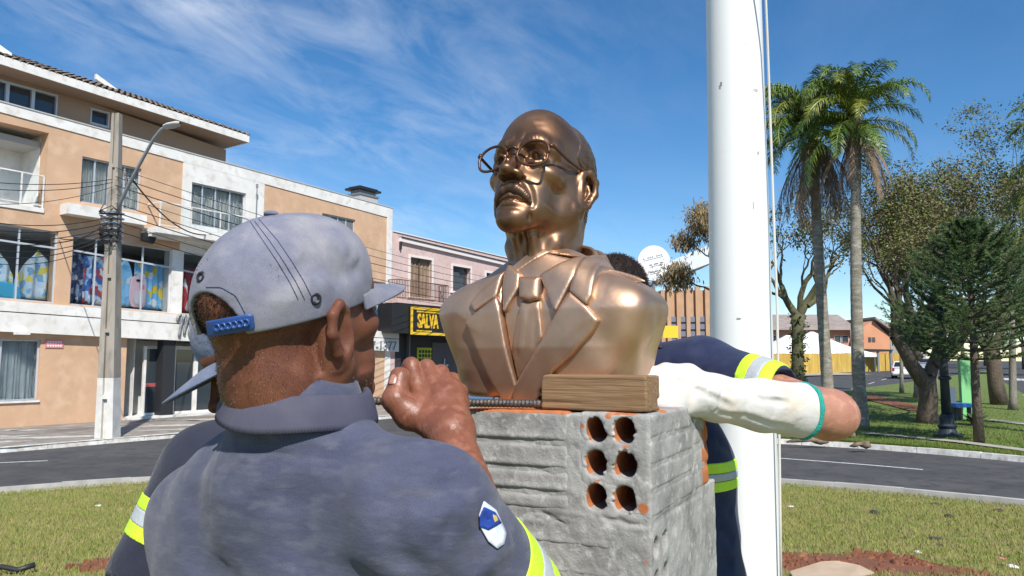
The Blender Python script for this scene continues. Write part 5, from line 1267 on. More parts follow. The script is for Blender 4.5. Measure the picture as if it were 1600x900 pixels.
def tree(name, label, base, starts, leaves, m_b, seed, **kw):
    rn = random.Random(seed); root = empty(name, tuple(base), label, 'tree'); tr, lim, tips = MB(), [], []
    trunk_pts, trunk_rs, limbs = starts
    link('trunk', MB().tube(trunk_pts, trunk_rs, 12), m_b, root, smooth=True)
    for (p, d, L, r, depth) in limbs:
        o_ = []; branches(Vector(p), Vector(d).normalized(), L, r, depth, rn, o_, tips, **kw); mb = MB()
        for pts, rs, dp in o_: mb.tube(pts, rs, 7 if dp > 2 else (5 if dp > 0 else 3), cap=False)
        link('limb', mb, m_b, root, smooth=True)
    for (nm, m, n, rad, size, asp, dr, sel) in leaves:
        tt = [t for t in tips if sel is None or sel(t[0])] or tips
        leafobj(nm, leafcloud(tt, rn, n, rad, size, asp, dr), m, root)
    return root
def leafm(name, a, b, rough=.6): 
    m = pbr(name, a, rough, b, .9, .5, spec=.3, detail=2); return m
lf_olive = leafm('leaf_olive', (.11, .145, .034), (.175, .175, .06)); lf_dry = leafm('leaf_dry', (.30, .22, .11), (.20, .14, .08)); lf_pur = leafm('seed_purple', (.24, .17, .16), (.18, .13, .11)); lf_dk = leafm('leaf_dark', (.035, .065, .018), (.06, .085, .025)); lf_gr = leafm('leaf_green', (.07, .12, .025), (.12, .16, .04))
# big spreading tree on the lawn
bp = ground_at(1449, 661, .115); Y = bp.y; A = lambda px, py, dy=0: at(px, py, Y+dy)
tpts = [bp+Vector((0, 0, -.1)), bp+Vector((.02, 0, .35)), A(1451, 620), A(1449, 600), A(1452, 588)]
limbs = [(A(1446, 600), (-.45, .1, .75), 1.9, .26, 4), (A(1452, 590), (.55, .2, .75), 1.9, .22, 4), (A(1436, 560), (-.75, -.2, .75), 1.7, .17, 4), (A(1425, 500), (-.15, .4, 1), 1.7, .14, 4), (A(1462, 570), (.9, -.3, .6), 1.9, .18, 4), (A(1444, 545), (.15, .6, .95), 1.9, .2, 4)]
limbs += [(A(1430, 530), (.35, -.3, 1.0), 2.0, .15, 4), (A(1480, 540), (.6, .4, .9), 2.0, .14, 4)]
tree('shade_tree', 'big spreading tree with sparse olive and purplish crown on the park lawn', bp, (tpts, [.38, .30, .27, .27, .2], limbs), [('crown', lf_olive, 24000, .21, .10, .45, .2, None), ('crown', lf_pur, 6000, .13, .07, .4, .0, lambda p: p.z > 4.4), ('crown', lf_dry, 5000, .2, .09, .45, .3, None)], m_bark, 4, spread=.62, upw=.12, kids=(2, 3), crook=.22, shrink=.80)
mb = MB()
# second crown behind it, filling the right edge
b2_ = Vector((at(1560, 600, 33).x, 33, gz(20, 33)+.1)); A2 = lambda px, py, dy=0: at(px, py, 33+dy)
tree('shade_tree', 'dark trunked leafy tree behind the conifer near the right edge', b2_, ([b2_, A2(1556, 600), A2(1553, 570), A2(1552, 540)], [.36, .31, .29, .24], [(A2(1552, 545), (-.3, 0, 1), 2.6, .2, 4), (A2(1553, 545), (.6, .2, .9), 2.6, .2, 4), (A2(1552, 560), (-.7, .2, .8), 2.4, .16, 4)]), [('crown', lf_olive, 22000, .27, .13, .45, .2, None), ('crown', lf_pur, 6000, .17, .10, .3, .0, lambda p: p.z > 6)], m_bark, 9, spread=.6, upw=.16, kids=(2, 3), crook=.22, shrink=.82)
# gnarled bare tree with moss and drooping dry tufts, behind the palms
Yg = 44; b3_ = Vector((at(1246, 588, Yg).x, Yg, gz(16, Yg))); A3 = lambda px, py, dy=0: at(px, py, Yg+dy)
tree('gnarled_tree', 'gnarled dark tree with ivy clad trunk and twisted bare limbs behind the palms', b3_, ([b3_, A3(1246, 560), A3(1246, 520), A3(1247, 492)], [.42, .33, .31, .4], [(A3(1247, 495), (.9, .1, .55), 2.3, .26, 4), (A3(1247, 495), (-.8, 0, .6), 2.2, .24, 4), (A3(1250, 490), (.3, .3, 1), 2.4, .2, 4), (A3(1262, 478), (1, 0, .35), 2.4, .18, 3), (A3(1235, 480), (-.9, 0, .9), 2.2, .15, 3)]), [('crown', lf_dk, 2600, .25, .2, .5, .3, None), ('crown', lf_dry, 2400, .3, .22, .3, .8, None)], m_barkm, 21, spread=.75, upw=.10, kids=(2, 2, 3), crook=.42, shrink=.78)
ivy = leafcloud([(b3_+(A3(1247, 492)-b3_)*(i/30)+Vector((.3*math.cos(i*2.4), .3*math.sin(i*2.4), 0)), None) for i in range(31)], random.Random(1), 1800, .12, .14, .8)
tag(leafobj('ivy', ivy, lf_dk, None), kind='stuff')
# dry tree left of the flagpole: brown drooping tufts
Yd = 30; b4_ = Vector((at(1138, 600, Yd).x, Yd, -.45)); A4 = lambda px, py, dy=0: at(px, py, Yd+dy)
tree('dry_tree', 'dry tree with drooping brown tufts showing left of the flagpole', b4_, ([b4_, A4(1140, 540), A4(1142, 470), A4(1140, 430)], [.25, .2, .17, .14], [(A4(1140, 440), (-.85, -.1, .5), 1.3, .08, 3), (A4(1140, 430), (-.4, 0, 1), 1.3, .08, 3), (A4(1141, 460), (-.9, .3, .2), 1.1, .06, 3), (A4(1140, 430), (.5, .2, .8), .9, .07, 3)]), [('crown', lf_dry, 5200, .22, .24, .22, 1.0, None), ('crown', lf_olive, 1500, .22, .14, .3, .6, None)], m_bark, 5, spread=.7, upw=-.02, kids=(2, 3), crook=.3, shrink=.72)
# slim trunks in the park
for (px, py, pt, w, lab, sd) in ((1409, 614, 520, 5.5, 'slim pale trunk beside the white car, far in the park', 1), (1433, 622, 560, 9, 'grey trunk just left of the big tree', 2), (1583, 641, 552, 11, 'pale leaning trunk near the right edge of the lawn', 3), (1462, 622, 560, 7, 'far grey trunk right of the big tree', 4)):
    p = ground_at(px, py, .1); r = w/2/1190*p.y; t_ = at(px-2, pt-60, p.y)
    tree('slim_tree', lab, p, ([p, p+(t_-p)*.1, p+(t_-p)*.5, t_], [r*1.4, r, r*.9, r*.7], [(t_, (.4, 0, 1), 1.3, r*.6, 3), (t_, (-.5, .3, .9), 1.3, r*.55, 3)]), [('crown', lf_gr, 3000, .4, .18, .4, .1, None), ('crown', lf_olive, 1500, .4, .18, .4, .1, None)], m_barkg, 40+sd, spread=.6, upw=.2, crook=.2)
# conifer (young araucaria): whorled arching boughs set with dark needles
lf_nd = leafm('needle', (.052, .098, .030), (.080, .128, .042), .5)
p = ground_at(1530, 693, .115); Y = p.y; zt = at(1512, 352, Y).z
root = empty('conifer_tree', tuple(p), 'dark green young conifer with bare lower trunk in front of the big tree', 'tree')
tt = [p, Vector((at(1524, 600, Y).x, Y, at(1524, 600, Y).z)), Vector((at(1518, 480, Y).x, Y, at(1518, 480, Y).z)), Vector((at(1514, 360, Y).x, Y, zt))]
link('trunk', MB().tube(tt, [.13, .10, .07, .02], 9), m_bark, root, smooth=True)
rn = random.Random(17); V_, F_ = [], []
bark = MB(); boughs = []
z0 = at(1522, 562, Y).z; nw = 17
for w in range(nw):
    k = w/(nw-1); z = z0+(zt-z0)*k; Lb = (2.15*(1-k)**.75+.25)*(.75 if w == 0 else 1); c = Vector((tt[1].x+(tt[3].x-tt[1].x)*k, Y, z))
    for j in range(8):
        a = j*6.283/8+w*.55+rn.uniform(-.2, .2); d = Vector((math.cos(a), math.sin(a), .12+.35*k)); pts = [c.copy()]; n = 9; LL = Lb*rn.uniform(.75, 1.1)
        for i in range(n): d = (d+Vector((rn.uniform(-.08, .08), rn.uniform(-.08, .08), -.05+.035*i))).normalized(); pts.append(pts[-1]+d*LL/n)
        bark.tube(pts, [.025*(1-i/(n+1))+.004 for i in range(n+1)], 4, cap=False)
        for i in range(2, n+1):
            boughs.append((pts[i], (pts[i]-pts[i-1]).normalized(), .0))
            if i > 3:
                for s in (-1, 1):
                    sd = (pts[i]-pts[i-1]).normalized(); lat = sd.cross(Vector((0, 0, 1))).normalized()*s; dd = (sd*.8+lat*.8).normalized(); sl_ = LL*.2*rn.uniform(.6, 1.2)
                    for q in range(3): boughs.append((pts[i]+dd*sl_*(q+1)/3, dd, .0))
link('boughs', bark, m_bark, root, smooth=True); root.children
VV = []
for (c, d, _) in boughs:
    e1 = d.orthogonal().normalized(); e2 = d.cross(e1)
    for q in range(13):
        a = rn.uniform(0, 6.283); s = c-d*rn.uniform(0, .13); L_ = rn.uniform(.07, .12); nd = (d*1.0+(e1*math.cos(a)+e2*math.sin(a))*.85).normalized(); w_ = nd.orthogonal().normalized()*.011
        VV += [s-w_, s+w_, s+nd*L_]
VV = np.array([tuple(v) for v in VV]); link('crown', quads('crown', VV, np.arange(len(VV)).reshape(-1, 3), lf_nd, False), None, root)
# agave tuft by the play post
p = ground_at(1524, 664, .115); rt = empty('spiky_plant', tuple(p), 'low spiky plant at the foot of the play post', 'plant'); 
for i in range(22):
    a = i*2.4; L_ = .7; d = Vector((math.cos(a), math.sin(a), .5+.8*(i/22))).normalized(); e = d.cross(Vector((0, 0, 1))).normalized()*.05
    b_ = p+d*.35; t_ = p+d*L_+Vector((0, 0, -.12)); link('leaf', MB().add([p-e*.6, p+e*.6, b_+e, b_-e, t_], [(0, 1, 2, 3), (3, 2, 4)]), lf_dk, rt)
# hedges of far trees along the avenue: each its own small tree
for i, (px, py, Yt, h, lab) in enumerate(((1470, 565, 95, 7, 'far bushy tree along the avenue, behind the big trunk'), (1505, 566, 105, 8, 'far bushy tree along the avenue, behind the play post'), (1540, 566, 115, 9, 'far bushy tree along the avenue, right of the conifer trunk'), (1640, 560, 70, 9, 'bushy tree beyond the right road at the frame edge'), (1600, 560, 95, 8, 'bushy tree past the zebra crossing on the right road'), (1425, 562, 110, 6, 'far bushy tree behind the white car'))):
    x = at(px, py, Yt).x; b_ = Vector((x, Yt, gz(x, Yt))); t_ = b_+Vector((0, 0, h*.4))
    tree('far_tree', lab, b_, ([b_, b_+Vector((0, 0, h*.2)), t_], [.3, .25, .2], [(t_, (.6, 0, 1), h*.22, .14, 3), (t_, (-.6, .2, 1), h*.22, .14, 3), (t_, (0, .3, 1), h*.25, .14, 3)]), [('crown', lf_gr if i % 2 else lf_olive, 3500, .9, .55, .5, .1, None)], m_bark, 70+i, spread=.7, upw=.1)
# ================================================================== HEADS (shared sculpt), MONUMENT, BUST
def wob(X, Y, Z, f, seed, n=5):
    r_ = random.Random(seed); s = 0
    for i in range(n):
        d = Vector((r_.gauss(0, 1), r_.gauss(0, 1), r_.gauss(0, 1))).normalized()*f*r_.uniform(.6, 1.7); s = s+np.sin(X*d.x+Y*d.y+Z*d.z+r_.uniform(0, 6.28))
    return s/n
def head_sdf(h, old=True, neck=(.054, .060), neck_to=(0, .035, -.22), mouth=True):
    """head in its own frame: x to the subject's left, -y out of the face, z up, origin between the ears; metres"""
    s = SDF((-.105, -.145, -.235), (.105, .125, .145), h)
    s.ell((0, .012, .038), (.069, .094, .074), 0)
    s.ell((0, -.045, .046), (.056, .046, .052), .03)                        # forehead
    s.ell((0, -.030, -.018), (.055, .060, .068), .03)                       # face block
    for q in (-1, 1):
        s.cone((q*.048, .004, -.052), (q*.012, -.070, -.097), .013, .0145, .028)   # jaw
        s.cone((q*.053, .004, -.02), (q*.048, .004, -.055), .016, .014, .03)
        s.ell((q*.043, -.056, -.018), (.019, .022, .016), .018)              # cheek bone
        s.ell((q*.028, -.056, -.058), (.018, .020, .026), .022)              # jowl
    s.ell((0, -.079, -.098), (.019, .015, .0155), .018)                       # chin
    s.chain([(-.050, -.066, .024), (-.026, -.082, .026), (0, -.084, .020), (.026, -.082, .026), (.050, -.066, .024)], [.008, .010, .008, .010, .008], .018)
    s.ell((0, -.078, -.062), (.026, .016, .020), .02)                        # muzzle
    for q in (-1, 1):
        s.ell((q*.031, -.094, .004), (.019, .0155, .012), .012, op='sub')    # socket
        s.ell((q*.012, -.095, .006), (.008, .010, .010), .010, op='sub')
    # nose
    s.cone((0, -.080, .018), (0, -.110, -.032), .0075, .0088, .012); s.ell((0, -.1125, -.0365), (.0112, .0112, .0100), .007)
    for q in (-1, 1): s.ell((q*.0138, -.098, -.0385), (.0082, .0115, .0085), .006)
    s.cone((0, -.095, -.04), (0, -.106, -.0415), .004, .004, .005)
    for q in (-1, 1): s.ell((q*.0074, -.104, -.0468), (.0044, .0064, .0040), .003, op='sub')
    # eyes: ball, upper and lower lid, carved pupil
    for q in (-1, 1):
        s.ell((q*.031, -.0745, .003), (.0135, .0125, .0125), .003)
        s.chain([(q*.0175, -.084, .001), (q*.024, -.0885, .0085), (q*.032, -.0895, .0105), (q*.040, -.086, .0075), (q*.0465, -.078, .000)], .0036, .004)
        s.chain([(q*.0175, -.084, .000), (q*.025, -.0875, -.0055), (q*.033, -.0875, -.0075), (q*.041, -.084, -.005), (q*.0465, -.078, .000)], .0024, .004)
        s.ell((q*.031, -.0885, .0025), (.0064, .0090, .0062), .0010, op='sub')
        s.crease([(q*.018, -.086, .015), (q*.032, -.092, .0185), (q*.046, -.080, .012)], .004, -.0014)
    # mouth: pressed lips, corners turned down
    s.chain([(-.016, -.082, -.0745), (0, -.0905, -.0705), (.016, -.082, -.0745)], [.0025, .0034, .0025], .006)
    s.chain([(-.018, -.080, -.0805), (-.008, -.0890, -.0815), (0, -.0900, -.0818), (.008, -.0890, -.0815), (.018, -.080, -.0805)], [.0022, .0036, .0041, .0036, .0022], .006)
    s.crease([(-.033, -.070, -.0855), (-.025, -.079, -.0785), (-.011, -.090, -.0762), (0, -.0935, -.0757), (.011, -.090, -.0762), (.025, -.079, -.0785), (.033, -.070, -.0855)], .0026, -.0046)
    s.bump((0, -.088, -.0905), (.018, .01, .0045), -.0034)
    # ears
    for q in (-1, 1):
        E = lambda x, y, z: (q*(.066+x*1.15), -.004+y*1.22, -.016+z*1.25)
        s.ell(E(0, .013, 0), (.009, .021, .037), .006, rot=(8, q*-6, q*26))
        s.chain([E(-.002, -.004, .003), E(.004, .000, .020), E(.010, .011, .0275), E(.0135, .024, .021), E(.013, .028, .006), E(.008, .021, -.012), E(.001, .008, -.024)], [.004, .005, .0054, .0056, .0054, .005, .006], .004)
        s.ell(E(-.001, .003, -.0265), (.0078, .0100, .0115), .005)             # lobe
        s.ell(E(.0105, .0100, .002), (.0085, .0130, .0200), .005, rot=(8, 0, q*26), op='sub'); s.ell(E(-.001, .001, -.003), (.0048, .0055, .009), .004)
        s.chain([E(.006, .018, .013), E(.0085, .0195, .003), E(.006, .014, -.010)], [.0028, .0032, .003], .003)
    # neck with tendons
    s.cone((0, .020, -.06), neck_to, neck[0], neck[1], .022); s.ell((0, .055, -.05), (.05, .04, .06), .03)
    if old:
        for q in (-1, 1):
            s.crease([(q*.019, -.092, -.040), (q*.030, -.081, -.062), (q*.034, -.072, -.085)], .0050, -.0060)   # nasolabial
            s.crease([(q*.027, -.074, -.083), (q*.028, -.070, -.103)], .005, -.0042)                            # marionette
            s.crease([(q*.018, -.085, -.011), (q*.030, -.086, -.0165), (q*.043, -.078, -.011)], .0034, -.0030); s.bump((q*.032, -.084, -.0105), (.013, .008, .005), .0028)
            s.crease([(q*.0065, -.094, .014), (q*.0075, -.094, .030), (q*.010, -.093, .046)], .0026, -.0026)                             # frown
            s.crease([(q*.050, -.066, .006), (q*.060, -.052, .010)], .003, -.0012); s.crease([(q*.050, -.066, .002), (q*.060, -.052, -.004)], .003, -.0012)
            s.crease([(q*.016, -.092, .026), (q*.030, -.090, .0325), (q*.048, -.076, .027)], .0050, .0068)       # eyebrow
            s.bump((q*.031, -.072, -.086), (.011, .011, .011), .0042)
            s.crease([(q*.047, -.045, -.032), (q*.046, -.044, -.07)], .018, -.0042); s.bump((q*.058, -.045, .030), (.016, .018, .020), -.003)                                 # hollow cheek
            ny = lambda z, f=.93: .020+(neck_to[1]-.020)*(-.06-z)/(-.06-neck_to[2])-neck[0]*f
            s.chain([(q*.051, .020, -.062), (q*.040, ny(-.10, .62), -.105), (q*.022, ny(-.145, .88), -.145), (q*.010, ny(-.18, .93), -.18)], [.008, .0085, .0075, .006], .012)
            s.chain([(q*.015, -.034, -.108), (q*.0130, ny(-.135, .94), -.135), (q*.010, ny(-.175, .95), -.175)], [.006, .0055, .0045], .014)
            s.crease([(q*.028, ny(-.12, .86), -.12), (q*.019, ny(-.165, .9), -.165)], .0065, -.0055)
        s.crease([(0, ny(-.115, 1), -.115), (0, ny(-.175, 1), -.175)], .006, -.004)
        s.crease([(-.04, -.085, .060), (0, -.096, .056), (.04, -.085, .060)], .004, -.0010); s.crease([(-.035, -.085, .072), (0, -.094, .068), (.035, -.085, .072)], .004, -.0009)
        s.bump((0, ny(-.148, 1.0), -.148), (.008, .010, .010), .005)
        s.bump((0, -.094, -.099), (.006, .006, .008), -.0012)
    return s
# ---------------------------------------------------------------- pedestal of hollow bricks smeared with cement
PANG = R(-27)
K = Vector((.19, 1.06, 1.528))
PM = Matrix.Translation(K) @ Matrix.Rotation(PANG, 4, 'Z')         # x along the front to the right, y back, z up; origin = front right top corner
ped = empty('pedestal', (K.x-.03, K.y+.2, 0), 'pedestal of hollow bricks smeared with grey cement, six holes showing in its end brick', 'pedestal')
m_cem = bpy.data.materials.new('cement_brick'); m_cem.use_nodes = True
def cement(m):
    t, b = nodes(m); b.inputs['Roughness'].default_value = .93; b.inputs['Specular IOR Level'].default_value = .2
    tcn = N(t, 'ShaderNodeTexCoord'); at_ = N(t, 'ShaderNodeAttribute', attribute_name='clay')
    def nz(sc, det=6, rough=.6): n = N(t, 'ShaderNodeTexNoise'); n.inputs['Scale'].default_value = sc; n.inputs['Detail'].default_value = det; n.inputs['Roughness'].default_value = rough; t.links.new(tcn.outputs['Object'], n.inputs['Vector']); return n.outputs[0]
    r = N(t, 'ShaderNodeValToRGB'); e = r.color_ramp.elements; e[0].position = .32; e[0].color = (.205, .20, .19, 1); e[1].position = .68; e[1].color = (.40, .39, .37, 1); t.links.new(nz(14), r.inputs[0])
    r1 = N(t, 'ShaderNodeMixRGB'); mr = N(t, 'ShaderNodeMapRange'); mr.inputs[1].default_value = .56; mr.inputs[2].default_value = .72; t.links.new(nz(55, 4), mr.inputs[0]); t.links.new(mr.outputs[0], r1.inputs[0]); t.links.new(r.outputs[0], r1.inputs[1]); r1.inputs[2].default_value = (.50, .485, .46, 1)
    r2 = N(t, 'ShaderNodeValToRGB'); e = r2.color_ramp.elements; e[0].color = (.30, .085, .03, 1); e[1].color = (.62, .24, .10, 1); t.links.new(nz(40, 5), r2.inputs[0])
    mx = N(t, 'ShaderNodeMixRGB'); sm = N(t, 'ShaderNodeMapRange'); sm.inputs[1].default_value = .35; sm.inputs[2].default_value = .6
    t.links.new(mth(t, 'ADD', at_.outputs['Fac'], mth(t, 'MULTIPLY_ADD', nz(60, 5), .5, -.25)), sm.inputs[0]); t.links.new(sm.outputs[0], mx.inputs[0]); t.links.new(r1.outputs[0], mx.inputs[1]); t.links.new(r2.outputs[0], mx.inputs[2]); t.links.new(mx.outputs[0], b.inputs['Base Color'])
    bp = N(t, 'ShaderNodeBump'); bp.inputs['Strength'].default_value = .5; bp.inputs['Distance'].default_value = .004; t.links.new(mth(t, 'ADD', nz(90, 6, .65), mth(t, 'MULTIPLY', nz(300, 3), .4)), bp.inputs['Height']); t.links.new(bp.outputs[0], b.inputs['Normal'])
cement(m_cem)
def brick_obj(name, s, M, parent, clay=None, m=m_cem, relax=1):
    V, F_ = s.surf(relax); me = quads(name, xf(V, M), F_, m)
    a = me.attributes.new('clay', 'FLOAT', 'POINT'); a.data.foreach_set('value', (clay(V) if clay is not None else np.zeros(len(V))).astype(np.float32))
    o = bpy.data.objects.new(name, me); COL.objects.link(o); attach(o, parent); return o
def rough(s, seed, a=.0016): a = a*.7; s.disp(lambda X, Y, Z: a*wob(X, Y, Z, 70, seed)+a*.8*wob(X, Y, Z, 190, seed+1)+a*.5*wob(X, Y, Z, 420, seed+2, 6))
def box_of(lo, hi, h, pad=.012): return SDF(np.array(lo)-pad, np.array(hi)+pad, h)
def face_groove(s, axis, p, n, w, dep, span, other, ends):
    pass
def smudge(V, f, seed, th=.45): w = wob(V[:, 0], V[:, 1], V[:, 2], f, seed, 7); return np.clip((w-th)*4, 0, 1)
BH, JT = .142, .012
# front right header: six round holes in its end
lo, hi = (-.106, 0, -BH), (0, .235, 0)
s = box_of(lo, hi, .0017); s.box(((lo[0]+hi[0])/2, .1175, -BH/2), (.053, .1175, BH/2), .006, 0)
for gz_ in (-.036, -.072, -.107): s.crease([(.0, -.02, gz_), (.0, .26, gz_)], .0035, -.0035)
rough(s, 11, .0011)
HOLES = [(hx, hz) for hz in (-.0245, -.0715, -.1185) for hx in (-.0805, -.0385)]
rh = random.Random(2)
for hx, hz in HOLES:
    s.chain([(hx, -.02, hz+.0042), (hx, .19, hz+.0042)], .0152, .0, 'sub'); s.chain([(hx, -.02, hz-.0042), (hx, .19, hz-.0042)], .0152, .004, 'sub')
    for q in range(7): a = rh.uniform(0, 6.28); s.ell((hx+.0155*math.cos(a), .0, hz+.019*math.sin(a)), (.0035, .005, .0035), .001, op='sub')
    for q in range(2): a = rh.uniform(0, 6.28); s.ell((hx+.0165*math.cos(a), .0025, hz+.020*math.sin(a)), (.003, .0035, .003), .001)
for hz in (-.048, -.095): s.cone((-.0595, -.02, hz), (-.0595, .15, hz), .0042, None, .001, 'sub')
for q in range(10): s.bump((rh.uniform(-.1, 0), 0, rh.uniform(-.14, 0)), (.012, .01, .012), rh.uniform(-.003, .003))
s.crease([(-.075, 0, -.139), (-.05, 0, -.146), (-.01, 0, -.140)], .004, -.004)
def clay_h(V):
    c = np.zeros(len(V))
    for hx, hz in HOLES:
        r_ = np.hypot(V[:, 0]-hx, V[:, 2]-hz); c = np.maximum(c, ((r_ < .0235) & (V[:, 1] > .0035) & (V[:, 1] < .2))*1.0)
        c = np.maximum(c, np.exp(-((V[:, 0]-hx-.002)**2+(V[:, 2]-hz+.0195)**2)/.008**2)*.75*(V[:, 1] < .02))
    c = np.maximum(c, np.exp(-((V[:, 0]+.012)**2+(V[:, 2]+.128)**2)/.009**2)*(V[:, 1] < .02)); c = np.maximum(c, np.exp(-((V[:, 0]+.1)**2+(V[:, 2]+.02)**2)/.005**2)*(V[:, 1] < .02)*.8); c = np.maximum(c, np.exp(-((V[:, 0]+.06)**2+(V[:, 2]+.004)**2)/.007**2)*(V[:, 1] < .03)*.8)
    return np.maximum(c, (V[:, 2] > -.003)*(.1+.5*smudge(V, 60, 5, 0)))
brick_obj('brick', s, PM, ped, clay_h)
# front left stretcher with three long grooves
lo, hi = (-.300, -.002, -BH), (-.122, .10, 0)
s = box_of(lo, hi, .002); s.box(((lo[0]+hi[0])/2, .05, -BH/2), (.089, .052, BH/2), .006, 0)
for gz_ in (-.046, -.085, -.118): s.crease([(-.33, -.002, gz_), (-.20, -.002, gz_), (-.118, -.002, gz_)], .0042, -.0062); s.crease([(-.33, -.002, gz_+.007), (-.115, -.002, gz_+.007)], .005, .0018)
rough(s, 21, .0011)
brick_obj('brick', s, PM, ped, lambda V: (V[:, 2] > -.004)*1.0)
# second course: long front stretcher, its hole ends broken open on the right face
z1 = -BH-JT; lo, hi = (-.300, 0, z1-BH), (-.002, .10, z1)
s = box_of(lo, hi, .0022); s.box(((lo[0]+hi[0])/2, .05, z1-BH/2), (.149, .05, BH/2), .007, 0)
for gz_ in (-.038, -.078, -.112): s.crease([(-.33, 0, z1+gz_), (-.04, 0, z1+gz_)], .0042, -.0055); s.crease([(-.33, 0, z1+gz_+.008), (-.04, 0, z1+gz_+.008)], .005, .0016)
rough(s, 31, .0013)
H2 = [(.024, z1-.030), (.070, z1-.030), (.024, z1-.075), (.070, z1-.075), (.024, z1-.115), (.070, z1-.115)]
for hy, hz in H2: s.cone((-.10, hy, hz), (.03, hy, hz), .0145, .0155, .0015, 'sub')
for hz in (-.02, -.06, -.105): s.ell((-.002, .004, z1+hz), (.010, .009, .013), .002, op='sub')
brick_obj('brick', s, PM, ped, lambda V: np.maximum(((V[:, 0] < -.008) & (V[:, 0] > -.115) & (np.abs(V[:, 1]-.047) < .04) & (np.abs(V[:, 2]-z1+.07) < .062))*1.0, np.exp(-((V[:, 0]+.002)**2+(V[:, 1]-.004)**2)/.011**2)*.85*(np.sin(V[:, 2]*90) > -.3)))
# remaining bricks of the two upper courses and every lower course
def plain(lo, hi, seed, axis, clay=None, h=.0045):
    s = box_of(lo, hi, h); c = [(a+b)/2 for a, b in zip(lo, hi)]; s.box(c, [(b-a)/2 for a, b in zip(lo, hi)], .006, 0)
    for k in (.25, .5, .75):
        z = lo[2]+(hi[2]-lo[2])*k
        for side in (0, 1):
            if axis == 'x': s.crease([(lo[0]-.03, (lo, hi)[side][1], z), (hi[0]+.03, (lo, hi)[side][1], z)], .005, -.005)
            else: s.crease([((lo, hi)[side][0], lo[1]-.03, z), ((lo, hi)[side][0], hi[1]+.03, z)], .005, -.005)
    rough(s, seed, .0012); return brick_obj('brick', s, PM, ped, clay or (lambda V: smudge(V, 40, seed, .5)*.8))
orange_top = lambda V: (V[:, 2] > -.004)*(.1+.5*smudge(V, 60, 5, 0))
plain((-.300, .112, -BH), (-.118, .212, 0), 41, 'x', orange_top); plain((-.300, .224, -BH), (-.118, .35, 0), 42, 'x', orange_top); plain((-.106, .247, -BH), (0, .35, 0), 43, 'y', lambda V: np.maximum(.8*(V[:, 1] > .30), orange_top(V)))
plain((-.106, .112, z1-BH), (-.002, .40, z1), 44, 'y', h=.0035); plain((-.300, .112, z1-BH), (-.118, .40, z1), 45, 'y')
for c_ in range(2, 10):
    zt = -(BH+JT)*c_; zb = max(zt-BH, -1.54)
    if c_ % 2: parts_ = [((-.300, 0, zb), (-.002, .10, zt), 'x'), ((-.106, .112, zb), (-.002, .40, zt), 'y'), ((-.300, .112, zb), (-.118, .40, zt), 'y')]
    else: parts_ = [((-.106, 0, zb), (0, .235, zt), 'y'), ((-.300, 0, zb), (-.118, .10, zt), 'x'), ((-.300, .112, zb), (-.118, .40, zt), 'y'), ((-.106, .247, zb), (0, .40, zt), 'x')]
    for i, (a, b, x) in enumerate(parts_): plain(a, b, 50+c_*5+i, x, h=.007)
# mortar: rough core filling the joints, flush with the bricks
s = SDF((-.306, -.006, -.34), (.006, .42, 0), .0026); s.box((-.1505, .162, -.075), (.1492, .1615, .072), .003, 0); s.box((-.1505, .20, -.24), (.1492, .2, .1), .003, 0)
s.disp(lambda X, Y, Z: .0008*wob(X, Y, Z, 60, 77)+.0009*wob(X, Y, Z, 170, 78)+.0008*wob(X, Y, Z, 420, 79))
for hx, hz in HOLES: s.chain([(hx, -.03, hz), (hx, .2, hz)], .0185, .002, 'sub')
for hy, hz in H2: s.cone((-.10, hy, hz), (.03, hy, hz), .0145, None, .002, 'sub')
s.crease([(-.075, 0, -.143), (-.06, 0, -.149), (-.045, 0, -.147), (-.03, 0, -.152), (-.005, 0, -.150)], .0028, -.006); s.crease([(-.20, 0, -.150), (-.16, 0, -.147), (-.14, 0, -.156), (-.13, 0, -.168)], .0026, -.004); s.crease([(-.29, 0, -.149), (-.25, 0, -.152), (-.2, 0, -.149)], .003, -.003)
s.crease([(-.116, 0, -.01), (-.112, 0, -.05), (-.118, 0, -.09)], .003, -.002); s.crease([(0, .01, -.15), (0, .1, -.148), (0, .3, -.15)], .003, -.004)
for k in range(14): s.ell((-.117+rh.uniform(-.03, .012), .002, rh.uniform(-.14, -.005)), (rh.uniform(.006, .018), .0030, rh.uniform(.005, .012)), .003)
for k in range(9): s.ell((rh.uniform(-.29, -.008), .0015, -.150+rh.uniform(-.012, .010)), (rh.uniform(.008, .022), .0032, rh.uniform(.003, .007)), .003)
brick_obj('mortar', s, PM, ped)
s = SDF((-.30, .0, -1.54), (.0, .41, -.30), .012); s.box((-.15, .197, -.92), (.142, .187, .62), .004, 0); brick_obj('mortar', s, PM, ped)
